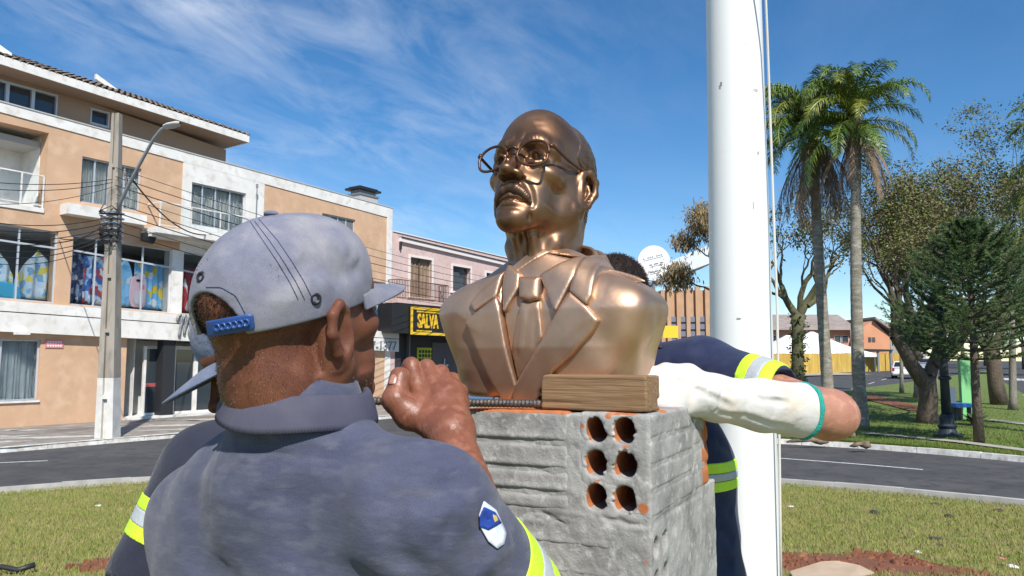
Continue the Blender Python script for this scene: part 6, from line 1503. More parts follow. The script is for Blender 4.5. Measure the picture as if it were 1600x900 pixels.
# ---------------------------------------------------------------- bust
BYAW = R(-27); BC = Vector((.069, 1.29, 1.542))
BM = Matrix.Translation(BC) @ Matrix.Rotation(BYAW, 4, 'Z'); BMi = BM.inverted()
m_brz = bpy.data.materials.new('bronze'); m_brz.use_nodes = True
def bronze(m, c0, c1, c2, r0, r1):
    t, b = nodes(m); b.inputs['Metallic'].default_value = .84
    tcn = N(t, 'ShaderNodeTexCoord')
    def nz(sc, det=5, st=None):
        n = N(t, 'ShaderNodeTexNoise'); n.inputs['Scale'].default_value = sc; n.inputs['Detail'].default_value = det; v = tcn.outputs['Object']
        if st: mm = N(t, 'ShaderNodeMapping'); mm.inputs['Scale'].default_value = st; t.links.new(v, mm.inputs[0]); v = mm.outputs[0]
        t.links.new(v, n.inputs['Vector']); return n.outputs[0]
    a = nz(9); r = N(t, 'ShaderNodeValToRGB'); e = r.color_ramp.elements; e[0].position = .3; e[0].color = (*c0, 1); e[1].position = .7; e[1].color = (*c2, 1); e2 = e.new(.5); e2.color = (*c1, 1)
    t.links.new(mth(t, 'ADD', mth(t, 'MULTIPLY', a, .75), mth(t, 'MULTIPLY', nz(34, 4, (1, 1, .5)), .25)), r.inputs[0]); t.links.new(r.outputs[0], b.inputs['Base Color'])
    mr = N(t, 'ShaderNodeMapRange'); mr.inputs[1].default_value = .3; mr.inputs[2].default_value = .7; mr.inputs[3].default_value = r0; mr.inputs[4].default_value = r1; t.links.new(nz(22, 6), mr.inputs[0]); t.links.new(mr.outputs[0], b.inputs['Roughness'])
    bp = N(t, 'ShaderNodeBump'); bp.inputs['Strength'].default_value = .16; bp.inputs['Distance'].default_value = .003; t.links.new(mth(t, 'ADD', nz(45, 4), mth(t, 'MULTIPLY', nz(500, 2), .12)), bp.inputs['Height']); t.links.new(bp.outputs[0], b.inputs['Normal'])
bronze(m_brz, (.40, .245, .16), (.52, .335, .222), (.61, .425, .30), .37, .52)
m_brd = bpy.data.materials.new('bronze_patina'); m_brd.use_nodes = True; bronze(m_brd, (.135, .068, .038), (.225, .125, .073), (.34, .21, .13), .36, .50)
m_brh = bpy.data.materials.new('bronze_hair'); m_brh.use_nodes = True; bronze(m_brh, (.09, .052, .034), (.16, .10, .068), (.27, .18, .125), .38, .5)
bust = empty('bronze_bust', tuple(BC), 'bronze bust of a bespectacled man with moustache, suit and tie on the brick pedestal', 'bust')
def bl(px, py, lift=0.0):
    """survey pixel -> (x, z) on the curved chest, in the bust's frame"""
    o = BMi @ Vector((0, 0, CAMZ)); d = (BMi.to_3x3() @ ray(px, py)); y = -.10
    for _ in range(6):
        t = (y-o.y)/d.y; p = o+d*t; z = p.z; x = p.x
        b = np.interp(z, [0, .08, .14, .20, .26], [.090, .104, .104, .086, .060]); a = np.interp(z, [0, .08, .15, .2], [.150, .174, .198, .205])
        y = -b*max(.05, 1-abs(x/a)**5.0)**(1/5.0)+.0
    return (p.x, p.z)
def torso_fn(X, Y, Z):
    a = np.interp(Z, [0, .08, .15, .2, .3], [.150, .167, .193, .207, .207]); bf = np.interp(Z, [0, .08, .14, .20, .26], [.090, .104, .104, .086, .060])
    bb = np.interp(Z, [0, .1, .2, .26], [.085, .10, .09, .06]); b = np.where(Y < 0, bf, bb); n = 5.0
    q = ((np.abs(X)/a)**n+(np.abs(Y)/b)**n+1e-9)**(1/n); d = (q-1)*np.minimum(a, b)*.95
    zt = np.interp(np.abs(X), [0, .05, .10, .19, .215], [.262, .240, .205, .185, .168])+.0*Y
    e = (Z-zt)*.9; k = .055; h = np.maximum(k-np.abs(d-e), 0)/k; d = np.maximum(d, e)+h*h*k*.25
    e = (np.abs(X)-.1985)*.965+(.165-Z)*.235; k = .012; h = np.maximum(k-np.abs(d-e), 0)/k; d = np.maximum(d, e)+h*h*k*.25
    e = -Z; k = .012; h = np.maximum(k-np.abs(d-e), 0)/k; return np.maximum(d, e)+h*h*k*.25
NECK = ((0, .012, .17), (-.004, .004, .33))
B = SDF((-.225, -.125, -.004), (.225, .12, .33), .0024); B.func(torso_fn)
B.crease([(.10, -.10, .12), (.15, -.07, .05), (.13, -.08, .0)], .03, -.004); B.crease([(-.10, -.10, .12), (-.14, -.07, .05), (-.12, -.07, .0)], .03, -.004)
B.crease([(.12, -.08, .165), (.17, -.04, .13), (.185, -.02, .08)], .016, .003); B.bump((.165, -.05, .11), (.03, .04, .05), .004)
def sub(S_, lo, hi):
    c = SDF.__new__(SDF); c.h = S_.h; a = np.clip(((np.array(lo)-S_.lo)/S_.h).astype(int), 0, S_.n-1); b = np.clip(((np.array(hi)-S_.lo)/S_.h).astype(int)+1, 1, S_.n)
    c.lo = S_.lo+a*S_.h; c.n = b-a; c.ax = [S_.ax[i][a[i]:b[i]] for i in range(3)]; c.D = S_.D[a[0]:b[0], a[1]:b[1], a[2]:b[2]].copy(); return c
def smax(A_, b, k):
    h = np.maximum(k-np.abs(A_-b), 0)/k; return np.maximum(A_, b)+h*h*k*.25
def layer(name, base, poly, off, m, parent, depth=.03, k=.004, post=None, yk=.04, th=None, relax=1):
    """piece of cloth lying on the body: an outline (x, z) raised off metres above it"""
    P = np.array(poly); s = sub(base, (P[:, 0].min()-.012, -.125, P[:, 1].min()-.012), (P[:, 0].max()+.012, .10, P[:, 1].max()+.012))
    pd = in_poly(s.ax[0][:, None, None], s.ax[2][None, None, :], P).astype(np.float32)
    s.D = smax(s.D-off, np.broadcast_to(pd, s.D.shape), k).astype(np.float32)
    s.D = np.maximum(s.D, -(sub(base, (P[:, 0].min()-.012, -.125, P[:, 1].min()-.012), (P[:, 0].max()+.012, .10, P[:, 1].max()+.012)).D+depth))   # hollow behind
    s.D = np.maximum(s.D, np.broadcast_to((s.ax[1][None, :, None]-yk).astype(np.float32), s.D.shape))
    if post: post(s)
    V, F_ = s.surf(relax); o = link(name, quads(name, xf(V, BM), F_, m), None, parent); return o
BN = B.copy(); BN.cone(NECK[0], NECK[1], .064, .058, .05)
pb_ = lambda L: [bl(*q) for q in L]
Vpoly = pb_([(786, 440), (783, 479), (799, 566), (809, 602), (893, 458), (906, 400), (850, 395)])
J = B.copy(); pd = in_poly(J.ax[0][:, None, None], J.ax[2][None, None, :], Vpoly).astype(np.float32); front = (J.ax[1][None, :, None] < .03)
J.D += (.010*np.clip(-pd/.003+.5, 0, 1)*front).astype(np.float32)
V, F_ = J.surf(1); jk = link('jacket', quads('jacket', xf(V, BM), F_, m_brz), None, bust)
S2 = BN.copy(); S2.D += .004
S2.crease([(bl(818, 500)[0], -.1, bl(818, 500)[1]), (bl(806, 560)[0], -.1, bl(806, 560)[1])], .006, -.002)
layer('shirt', S2, pb_([(788, 432), (784, 479), (800, 566), (809, 601), (892, 460), (904, 405), (850, 395)]), 0.0, m_brz, bust, k=.002)
def fold(s):
    a = bl(829, 480); b = bl(826, 560); s.crease([(a[0]+.012, -.11, a[1]), (b[0]+.012, -.11, b[1])], .005, -.003); s.crease([(a[0]-.008, -.11, a[1]), (b[0]-.014, -.11, b[1])], .006, .002)
layer('necktie', S2, pb_([(814, 470), (844, 470), (849, 527), (828, 575), (810, 599), (803, 566), (801, 536)]), .007, m_brz, bust, k=.006, post=fold)
S3 = BN.copy()
kn = layer('tie_knot', S2, pb_([(812, 432), (848, 432), (845, 467), (830, 473), (813, 467)]), .016, m_brz, bust, k=.012)
# collars: leaves that fold down from the neck
NC = B.copy(); NC.cone((0, .010, .19), (-.002, -.002, .268), .067, .066, .03)
layer('shirt_collar', NC, pb_([(844, 430), (872, 412), (906, 392), (900, 430), (870, 491)]), .007, m_brz, bust, k=.005, yk=.02)
layer('shirt_collar', NC, pb_([(794, 410), (815, 428), (813, 450), (789, 492), (786, 450)]), .007, m_brz, bust, k=.005, yk=.02)
s = NC.copy(); s.D -= .005; s.D = np.maximum(s.D, -(NC.D+.002)); s.plane((0, 0, .232), (0, -.50, 1), .002); s.plane((0, 0, .19), (0, .30, -1), .002); s.plane((0, -.045, 0), (0, -1, .1), .002)
V, F_ = s.surf(1); link('collar_band', quads('collar_band', xf(V, BM), F_, m_brz), None, bust)
lapR = pb_([(893, 456), (919, 478), (939, 501), (928, 520), (898, 554), (868, 581), (846, 612), (841, 640), (800, 640), (803, 622), (810, 598), (850, 530)])
lapL = pb_([(779, 463), (784, 480), (800, 566), (811, 603), (803, 622), (800, 640), (788, 640), (785, 622), (766, 590), (748, 551), (729, 504)])
layer('lapel', B, lapR, .0105, m_brz, bust, k=.005); layer('lapel', B, lapL, .0095, m_brz, bust, k=.005)
NJ = B.copy(); NJ.cone((0, .020, .18), (0, .012, .258), .074, .071, .04)
cR = [(min(x, .112), z) for x, z in pb_([(892, 455), (919, 477), (953, 462), (954, 436), (940, 412), (918, 386), (908, 396)])]
layer('jacket_collar', NJ, cR, .0105, m_brz, bust, k=.005, yk=.0); layer('jacket_collar', NJ, pb_([(790, 424), (784, 446), (779, 464), (744, 488), (736, 475), (752, 455), (770, 440)]), .0085, m_brz, bust, k=.005, yk=.025)
s = NJ.copy(); s.D -= .007; s.D = np.maximum(s.D, -(NJ.D+.002)); s.plane((0, 0, .222), (0, -.45, 1), .002); s.plane((0, 0, .17), (0, .45, -1), .002); s.plane((0, -.005, 0), (0, -1, 0), .002); s.D = np.maximum(s.D, np.broadcast_to((np.abs(s.ax[0])-.084)[:, None, None], s.D.shape).astype(np.float32))
V, F_ = s.surf(1); link('jacket_collar', quads('jacket_collar', xf(V, BM), F_, m_brz), None, bust)
# head
HM = BM @ Matrix.Translation((-.017, .004, .362)) @ Euler((R(-19), 0, R(-2))).to_matrix().to_4x4() @ Matrix.Diagonal((1.03, 1.12, 1.12, 1))
hs = head_sdf(.0018, neck=(.056, .060), neck_to=(0, .058, -.18))
bz = random.Random(8)
hs.disp(lambda X, Y, Z: .0005*wob(X, Y, Z, 90, 3))
hs.disp(lambda X, Y, Z: .0006*np.sin(X*900+Z*300)*np.exp(-((np.abs(X)-.032)/.016)**2-((Z-.031)/.006)**2)*(Y < -.06))
def lowbrow(V):      # eyes and brow sit a little lower on this face
    V = np.array(V, float); sm_ = lambda a, b, x: (lambda t: t*t*(3-2*t))(np.clip((x-a)/(b-a), 0, 1)); w = sm_(-.055, -.005, V[..., 2])*(1-sm_(.05, .105, V[..., 2]))*sm_(-.01, -.06, V[..., 1]); V[..., 2] -= .0085*w; return V
V, F_ = hs.surf(1); hd = link('head', quads('head', xf(lowbrow(V), HM), F_, m_brd), None, bust)
# hair combed back: raised shell with strand grooves
hh_ = SDF((-.085, -.07, -.085), (.085, .125, .13), .0016); hh_.ell((0, .012, .038), (.0730, .0980, .0785), 0); hh_.ell((0, .056, -.035), (.052, .044, .05), .03)
inner = SDF((-.085, -.07, -.085), (.085, .125, .13), .0016); inner.ell((0, .012, .038), (.062, .086, .066), 0)
ax = hh_.ax; Xg, Yg_, Zg = ax[0][:, None, None], ax[1][None, :, None], ax[2][None, None, :]
line = np.interp(Zg, [-.06, .0, .018, .03, .05, .075, .12], [.035, .030, .004, -.026, -.020, -.012, -.004])+0*Xg
edge = (line-Yg_)*.8+.0005*np.sin(Zg*420+Xg*200)
fade = np.clip((Yg_-line)/.02, 0, 1)
hh_.disp(lambda X, Y, Z: fade*(.0011*np.sin(np.arctan2(Z-.02, np.abs(X)+.02)*120+Y*70+3*wob(X, Y, Z, 60, 4))+.0013*wob(np.arctan2(Z-.02, np.abs(X)+.02)*.08, Y*.25, X*.1, 900, 5))-.0012*(1-fade))
hh_.D = np.maximum(hh_.D, -inner.D)
hh_.D = smax(hh_.D, np.broadcast_to(edge, hh_.D.shape).astype(np.float32), .006); hh_.plane((0, .06, -.055), (0, .35, -1), .004)
V, F_ = hh_.surf(1); link('hair', quads('hair', xf(V, HM), F_, m_brh), None, bust)
# moustache
ms = SDF((-.042, -.12, -.092), (.042, -.05, -.042), .00095)
for q in (-1, 1): ms.chain([(0, -.0940, -.0590), (q*.011, -.0925, -.0610), (q*.020, -.0870, -.0655), (q*.026, -.0835, -.0705), (q*.031, -.078, -.0765)], [.0066, .0076, .0068, .0050, .0024], .005)
ms.disp(lambda X, Y, Z: .0004*np.sin((np.abs(X)*1.0-Z*.45)*2300+4*wob(X, Y, Z, 150, 6))+.0005*wob((np.abs(X)*1.0-Z*.45)*3.2, Y*.5, Z*.6, 330, 7))
V, F_ = ms.surf(1); link('moustache', quads('moustache', xf(V, HM), F_, m_brh), None, bust)
# spectacles
def hp(*a): return HM @ Vector(lowbrow(np.array([a]))[0])
def rim(q):
    pts = []
    for i in range(41):
        a = 2*math.pi*i/40; c, s_ = math.cos(a), math.sin(a); x = .0268*math.copysign(abs(c)**.9, c); z = .0225*math.copysign(abs(s_)**.92, s_)
        if s_ < 0: x -= .004*(-s_)*-1 if q > 0 else 0; x = x*(.93)+(.0035*(-s_)*q*.6)
        pts.append(hp(q*.0355+x, -.1045+.16*max(0, abs(q*.0355+x)-.02)**1.0*.55, -.004+z))
    return pts
m_gls = bpy.data.materials.new('bronze_dark'); m_gls.use_nodes = True; bronze(m_gls, (.10, .05, .03), (.15, .08, .05), (.22, .13, .08), .38, .5)
gl = empty('spectacles', tuple(hp(0, -.105, 0))); attach(gl, bust)
for q in (-1, 1):
    link('rim', MB().tube(rim(q), .00235, 8), m_gls, gl, smooth=True)
    link('temple_arm', MB().tube([hp(q*.0630, -.100, .008), hp(q*.0665, -.096, .009), hp(q*.0700, -.05, .012), hp(q*.0715, -.008, .014), hp(q*.073, .010, .015), hp(q*.074, .03, .0)], [.003, .0027, .0025, .0025, .0025, .0025], 8), m_gls, gl, smooth=True)
    link('hinge', MB().tube([hp(q*.0615, -.1015, .008), hp(q*.0668, -.0965, .0085)], .0036, 8), m_gls, gl, smooth=True)
link('bridge', MB().tube([hp(-.009, -.1055, .006), hp(-.004, -.108, .0095), hp(.004, -.108, .0095), hp(.009, -.1055, .006)], .0024, 8), m_gls, gl, smooth=True)
# ---------------------------------------------------------------- wood block and rebar on the pedestal
m_wood = pbr('pine_block', (.27, .165, .085), .85, (.225, .13, .062), 14, .5, .35, 60, stretch=(1, 1, 1), col3=(.18, .10, .048), v3=30)
t_, b_ = nodes(m_wood); mpw = N(t_, 'ShaderNodeMapping'); tcw = N(t_, 'ShaderNodeTexCoord')
a0 = Vector((.187, 1.069, K.z+.0015)); dl = Vector((-.865, .50, 0)).normalized(); db = Vector((.50, .865, 0)).normalized()
WL, WD, WH = .166, .056, .051
WM = Matrix((dl, -db*-1, Vector((0, 0, 1)))).transposed().to_4x4(); WM.translation = a0
mpw.inputs['Scale'].default_value = (3.0, 85, 85); 
t_.links.new(tcw.outputs['Object'], mpw.inputs[0])
for n in t_.nodes:
    if n.type == 'TEX_NOISE':
        t_.links.new(mpw.outputs[0], n.inputs['Vector']); n.inputs['Scale'].default_value = min(n.inputs['Scale'].default_value, 2.2); n.inputs['Distortion'].default_value = .6
s = SDF((-.008, -.008, -.006), (WL+.008, WD+.008, WH+.008), .0015); s.box((WL/2, WD/2, WH/2), (WL/2, WD/2, WH/2), .0022, 0)
s.disp(lambda X, Y, Z: .0005*wob(X, Y, Z, 60, 3)+.0003*wob(X*.2, Y, Z, 600, 5)); s.crease([(.10, -.001, .011), (.19, -.001, .009)], .0018, -.004); s.box((-.001, WD, .012), (.004, .012, .006), .001, .001, op='sub'); s.bump((WL, .0, WH), .01, -.002); s.bump((.0, .0, .0), .008, -.002)
V, F_ = s.surf(1); wb = link('wood_block', quads('wood_block', V, F_, m_wood)); wb.matrix_world = WM; tag(wb, 'sawn wooden block wedged under the bust on the pedestal top', 'wood block')
m_reb = pbr('rebar_steel', (.10, .095, .095), .55, (.16, .12, .09), 40, .5, .3, 200, metal=.75)
ra_, rb_ = Vector((-.226, 1.205, 1.5385)), Vector((.062, 1.158, 1.5365)); n = 250; pts = [ra_+(rb_-ra_)*i/n for i in range(n+1)]; rs = [.0058+(.0009 if (i % 5) in (0, 1) else 0) for i in range(n+1)]
rebar = tag(link('rebar', MB().tube(pts, rs, 12), m_reb, smooth=True), 'ribbed steel rebar gripped in the fist and pushed under the bust', 'rebar')
# ================================================================== PEOPLE
def hit(s, px, py, M=None, t0=.3, t1=2.6, lift=0.0):
    """where the sight line of a survey pixel meets a sculpted surface (world point)"""
    Mi = M.inverted() if M is not None else Matrix.Identity(4)
    o = np.array(Mi @ Vector((0, 0, CAMZ))); d = np.array(Mi.to_3x3() @ ray(px, py)); t = np.arange(t0, t1, .0015)
    def val(t):
        P = o+t[:, None]*d; G = (P-s.lo)/s.h; I = np.floor(G).astype(int); ok = np.all((I >= 0) & (I < s.n-1), 1); v = np.full(len(t), 1.0); I = I[ok]; f = G[ok]-I; a = 0
        for i in (0, 1):
            for j in (0, 1):
                for k in (0, 1): a = a+s.D[I[:, 0]+i, I[:, 1]+j, I[:, 2]+k]*(f[:, 0] if i else 1-f[:, 0])*(f[:, 1] if j else 1-f[:, 1])*(f[:, 2] if k else 1-f[:, 2])
        v[ok] = a; return v
    w = np.nonzero(val(t) < lift)[0]
    if len(w) == 0: return None
    a, b = t[max(w[0]-1, 0)], t[w[0]]
    for _ in range(9):
        m_ = (a+b)/2
        if val(np.array([m_]))[0] < lift: b = m_
        else: a = m_
    return o+b*d
def hw(s, px, py, M=None, lift=0.0):
    p = hit(s, px, py, M, lift=lift)
    return None if p is None else (M @ Vector(p) if M is not None else Vector(p))
def xy(p): return tuple(p)
m_skin = pbr('skin_brown', (.150, .054, .029), .54, (.110, .038, .021), 14, .5, .18, 420, dist=.0015, spec=.35, col3=(.185, .07, .04), v3=45, sss=.05)
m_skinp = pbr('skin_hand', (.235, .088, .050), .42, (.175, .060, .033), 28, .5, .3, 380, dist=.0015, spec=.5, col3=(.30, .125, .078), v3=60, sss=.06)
m_skinl = pbr('skin_tan', (.42, .205, .138), .55, (.36, .16, .105), 20, .5, .35, 420, dist=.002, col3=(.52, .26, .17), v3=60, sss=.06)
m_nail = pbr('nail', (.42, .20, .15), .3, (.36, .16, .11), 60)
def weave(m, f=900, amp=.35):     # fine knit
    t, b = nodes(m); tcn = N(t, 'ShaderNodeTexCoord'); w = N(t, 'ShaderNodeTexNoise'); w.inputs['Scale'].default_value = f; w.inputs['Detail'].default_value = 2
    mpn = N(t, 'ShaderNodeMapping'); mpn.inputs['Scale'].default_value = (1, 1, 2.5); t.links.new(tcn.outputs['Object'], mpn.inputs[0]); t.links.new(mpn.outputs[0], w.inputs['Vector'])
    bp = N(t, 'ShaderNodeBump'); bp.inputs['Strength'].default_value = amp; bp.inputs['Distance'].default_value = .0012; t.links.new(w.outputs[0], bp.inputs['Height'])
    old = b.inputs['Normal'].links[0].from_socket if b.inputs['Normal'].links else None
    if old: t.links.new(old, bp.inputs['Normal'])
    t.links.new(bp.outputs[0], b.inputs['Normal'])
    cur = b.inputs['Base Color'].links[0].from_socket; mx = N(t, 'ShaderNodeMixRGB', blend_type='MULTIPLY'); mx.inputs[0].default_value = .55; mr = N(t, 'ShaderNodeMapRange'); mr.inputs[1].default_value = .3; mr.inputs[2].default_value = .7; mr.inputs[3].default_value = .55; mr.inputs[4].default_value = 1.25
    t.links.new(w.outputs[0], mr.inputs[0]); t.links.new(cur, mx.inputs[1]); t.links.new(mr.outputs[0], mx.inputs[2]); t.links.new(mx.outputs[0], b.inputs['Base Color'])
    b.inputs['Sheen Weight'].default_value = .15
m_shirt = pbr('faded_jersey', (.056, .062, .104), .92, (.086, .093, .142), 14, .5, .25, 60, dist=.004, col3=(.110, .114, .155), v3=34, spec=.2, detail=8, stretch=(1, 1, 2.6)); weave(m_shirt)
m_collar = pbr('ribbed_collar', (.070, .070, .105), .92, (.095, .093, .125), 12, .5, spec=.2)
m_navy = pbr('navy_cloth', (.014, .021, .062), .85, (.020, .029, .078), 8, .5, .3, 80, dist=.003, spec=.25, col3=(.03, .04, .09), v3=20); weave(m_navy, 700, .25)
m_navyd = pbr('dark_navy_jersey', (.020, .023, .040), .9, (.032, .036, .058), 9, .5, .2, 60, spec=.2); weave(m_navyd)
m_capf = pbr('cap_cloth', (.165, .172, .235), .92, (.25, .25, .295), 26, .5, .4, 90, dist=.002, col3=(.36, .345, .35), v3=14, spec=.15, detail=7); weave(m_capf, 1300, .4)
m_capb = pbr('cap_cloth_blue', (.105, .135, .215), .92, (.16, .19, .27), 12, .5, .3, 90, spec=.15, col3=(.20, .23, .3), v3=20); weave(m_capb, 1300, .3)
m_strap = pbr('strap_plastic', (.018, .060, .22), .35, (.025, .075, .25), 30)
m_neon = pbr('neon_yellow', (.60, .92, .035), .6, (.52, .82, .03), 30, .5, .2, 300); m_refl = pbr('reflective_grey', (.40, .43, .45), .5, (.46, .49, .5), 40, .5, .2, 300)
m_thread = pbr('navy_thread', (.03, .04, .11), .8); m_gromm = pbr('eyelet', (.012, .012, .02), .5)
m_trous = pbr('work_trousers', (.03, .035, .055), .9, (.045, .05, .075), 8); m_boot = pbr('boot_leather', (.03, .025, .02), .5)
m_hair = pbr('dark_hair', (.010, .007, .006), .6, (.022, .012, .009), 120, .5, .8, 260, dist=.003, col3=(.05, .024, .016), v3=320, spec=.25)
m_whair = pbr('white_stubble', (.38, .35, .33), .6); m_glove = pbr('white_leather', (.60, .59, .57), .8, (.55, .535, .50), 14, .5, .35, 110, dist=.003, col3=(.60, .50, .38), v3=13, spec=.3)
m_teal = pbr('teal_trim', (.02, .42, .34), .8, (.015, .34, .28), 60, .5, .6, 500)
def head_mat(loc, alpha, pitch, scale, roll=0): return Matrix.Translation(loc) @ Matrix.Rotation(R(alpha+90), 4, 'Z') @ Euler((R(-pitch), R(roll), 0)).to_matrix().to_4x4() @ Matrix.Diagonal((scale, scale, scale, 1))
def add_body(root, VFs, m):
    V, F_ = merge(*VFs); return link('body', quads('body', V, F_, m), None, root)
def surf_w(s, M=None, relax=1):
    V, F_ = s.surf(relax); return (xf(V, M) if M is not None else V), F_
CAP_C, CAP_R = np.array((0, .008, .030)), np.array((.0765, .1040, .0870))
def make_cap(root, M, mat_, seed, h=.0017, folds=(), opening=True):
    s = SDF((-.092, -.125, -.012), (.092, .128, .135), h); s.ell(CAP_C, CAP_R, 0); s.ell((0, -.040, .052), (.062, .056, .054), .03)
    for a in range(6):     # panel seams
        an = R(60*a+0); s.crease([(0, .004, .12)]+[(CAP_R[0]*math.cos(an)*math.sin(t), .008+CAP_R[1]*math.sin(an)*math.sin(t), .030+CAP_R[2]*math.cos(t)) for t in np.linspace(.12, 1.57, 9)], .0022, -.0013)
    s.disp(lambda X, Y, Z: .0010*wob(X, Y, Z, 45, seed)+.0007*wob(X, Y, Z, 110, seed+1))
    for pts, w, a in folds:
        hp_ = [hit(s, x, y, M) for x, y in pts]
        if all(p is not None for p in hp_): s.crease(hp_, w, a)
    full = s.copy()
    i2 = SDF((-.092, -.125, -.012), (.092, .128, .135), h); i2.ell(CAP_C, CAP_R-.0062, 0); i2.ell((0, -.040, .052), (.056, .050, .048), .03); s.D = np.maximum(s.D, -i2.D-.0)
    s.plane((0, 0, .009), (0, 0, -1), .0015)
    if opening: s.ell((0, .125, .010), (.040, .06, .046), .002, op='sub')
    V, F_ = s.surf(1); c = link('cap', quads('cap', xf(V, M), F_, mat_), None, root)
    # visor: curved sheet with thickness
    rows = []
    for j in range(9):
        v = j/8; row = []
        for i in range(25):
            u = -1+2*i/24; a = u*R(66); x0, y0 = .072*math.sin(a)*1.06, .004-.104*math.cos(a)
            ext = .074*(1-abs(u)**2.4); x = x0*(1+.10*v*(1-abs(u))); y = y0-ext*v; z = .021-.016*v-.0025*(abs(u)**2)*(1+.4*v)
            row.append((x, y, z))
        rows.append(row)
    mb = MB().grid([[M @ Vector(p) for p in r_] for r_ in rows]); vz = link('visor', mb, mat_, c, smooth=True); sm = vz.modifiers.new('thick', 'SOLIDIFY'); sm.thickness = .0045; sm.offset = 0; bv = vz.modifiers.new('b', 'BEVEL'); bv.width = .0015; bv.segments = 2
    b = M @ Vector((0, .004, .1195)); link('button', MB().lathe([(.0005, .002), (.0055, .0016), (.0075, 0), (.0075, -.003)], tuple(b), 14), mat_, c, smooth=True)
    return c, full
def boots_legs(root, hip, feet, r0=.105):
    s = SDF((hip[0][0]-.5, hip[0][1]-.45, -.03), (hip[0][0]+.5, hip[0][1]+.45, hip[0][2]+.2), .012)
    for hp_, f in zip(hip, feet):
        kn = (np.array(hp_)+np.array(f[:3]))/2; s.cone(hp_, kn, r0, .075, .03); s.cone(kn, (f[0], f[1], .08), .075, .062, .02)
    s.cone(hip[0], hip[1], .115, .115, .04); s.disp(lambda X, Y, Z: .004*wob(X, Y, Z, 22, 4)+.003*np.sin(Z*70+2*wob(X, Y, Z, 15, 3))*np.exp(-((Z-.15)/.15)**2))
    V, F_ = s.surf(1); link('trousers', quads('trousers', V, F_, m_trous), None, root)
    for f in feet:
        s = SDF((f[0]-.2, f[1]-.2, -.01), (f[0]+.2, f[1]+.2, .2), .008); d = np.array(f[2:4]) if len(f) > 3 else np.array((0, 1.)); 
        s.cone((f[0], f[1], .055), (f[0], f[1], .16), .052, .055, 0); s.cone((f[0]-d[0]*.04, f[1]-d[1]*.04, .04), (f[0]+d[0]*.15, f[1]+d[1]*.15, .036), .042, .040, .02); s.plane((0, 0, .002), (0, 0, -1), .004)
        V, F_ = s.surf(1); link('boot', quads('boot', V, F_, m_boot), None, root)
def refine(s, f):
    c = SDF.__new__(SDF); c.lo = s.lo; c.h = s.h/f; D = s.D
    for i in range(3):
        n = D.shape[i]; x = np.arange((n-1)*f+1)/f; k = np.minimum(x.astype(int), n-2); w = (x-k).astype(np.float32); sh_ = [1, 1, 1]; sh_[i] = -1; w = w.reshape(sh_); D = np.take(D, k, i)*(1-w)+np.take(D, k+1, i)*w
    c.D = D.astype(np.float32); c.n = np.array(D.shape); c.ax = [(c.lo[i]+c.h*np.arange(c.n[i])).astype(np.float32) for i in range(3)]; return c
def band(base, a, b, t0, t1, off, name, m, parent, rmax=.105, tilt=(0, 0, 0), fine=3):
    """strip of tape round a sleeve: the cloth raised a little between two cuts along the limb's axis"""
    a, b = np.array(a, float), np.array(b, float); ab = b-a; L2 = (ab**2).sum(); mid = a+ab*(t0+t1)/2; un = np.abs(ab)/math.sqrt(L2); ext = rmax*np.sqrt(1-un**2*.9)+((t1-t0)*math.sqrt(L2)/2+.012)*un+np.abs(np.array(tilt))*.06
    s = refine(sub(base, mid-ext, mid+ext), fine); X, Y, Z = s.ax[0][:, None, None], s.ax[1][None, :, None], s.ax[2][None, None, :]
    n = ab/math.sqrt(L2)+np.array(tilt); n = n/np.linalg.norm(n); tt = ((X-a[0])*n[0]+(Y-a[1])*n[1]+(Z-a[2])*n[2])/math.sqrt(L2)
    tx = ((X-a[0])*ab[0]+(Y-a[1])*ab[1]+(Z-a[2])*ab[2])/L2
    rad_ = np.sqrt((X-a[0]-tx*ab[0])**2+(Y-a[1]-tx*ab[1])**2+(Z-a[2]-tx*ab[2])**2)-rmax*.8
    D0 = s.D.copy(); s.D = np.maximum(np.maximum(D0-off, -(D0+.0045)), np.maximum(np.maximum((t0-tt), (tt-t1))*math.sqrt(L2), rad_)).astype(np.float32)
    V, F_ = s.surf(1); return link(name, quads(name, V, F_, m), None, parent)
def hand(s, wrist, mcps, pips, dips, tips, thumb, sc=1.0, k=.004, rw=.024):
    fr_ = [.0100, .0104, .0098, .0086]
    for m_, p, d, t, r in zip(mcps, pips, dips, tips, fr_):
        r *= sc; s.cone(wrist, m_, rw*.86, r*1.25, .014); s.ell(m_, r*1.22, .006); s.cone(m_, p, r*1.12, r*1.02, .003); s.ell(p, r*1.10, .003); s.cone(p, d, r*1.0, r*.92, .002); s.cone(d, t, r*.92, r*.80, .002)
    for i in range(3): s.cone(np.array(mcps[i])*.75+np.array(wrist)*.25, np.array(mcps[i+1])*.75+np.array(wrist)*.25, .0125*sc, .0125*sc, .012)
    s.cone(wrist, thumb[0], rw*.8, .0165*sc, .014); s.cone(thumb[0], thumb[1], .0165*sc, .0135*sc, .008); s.ell(thumb[1], .0140*sc, .003); s.cone(thumb[1], thumb[2], .0128*sc, .0118*sc, .003); s.ell(thumb[2], (.0126*sc, .0100*sc, .0126*sc), .004)
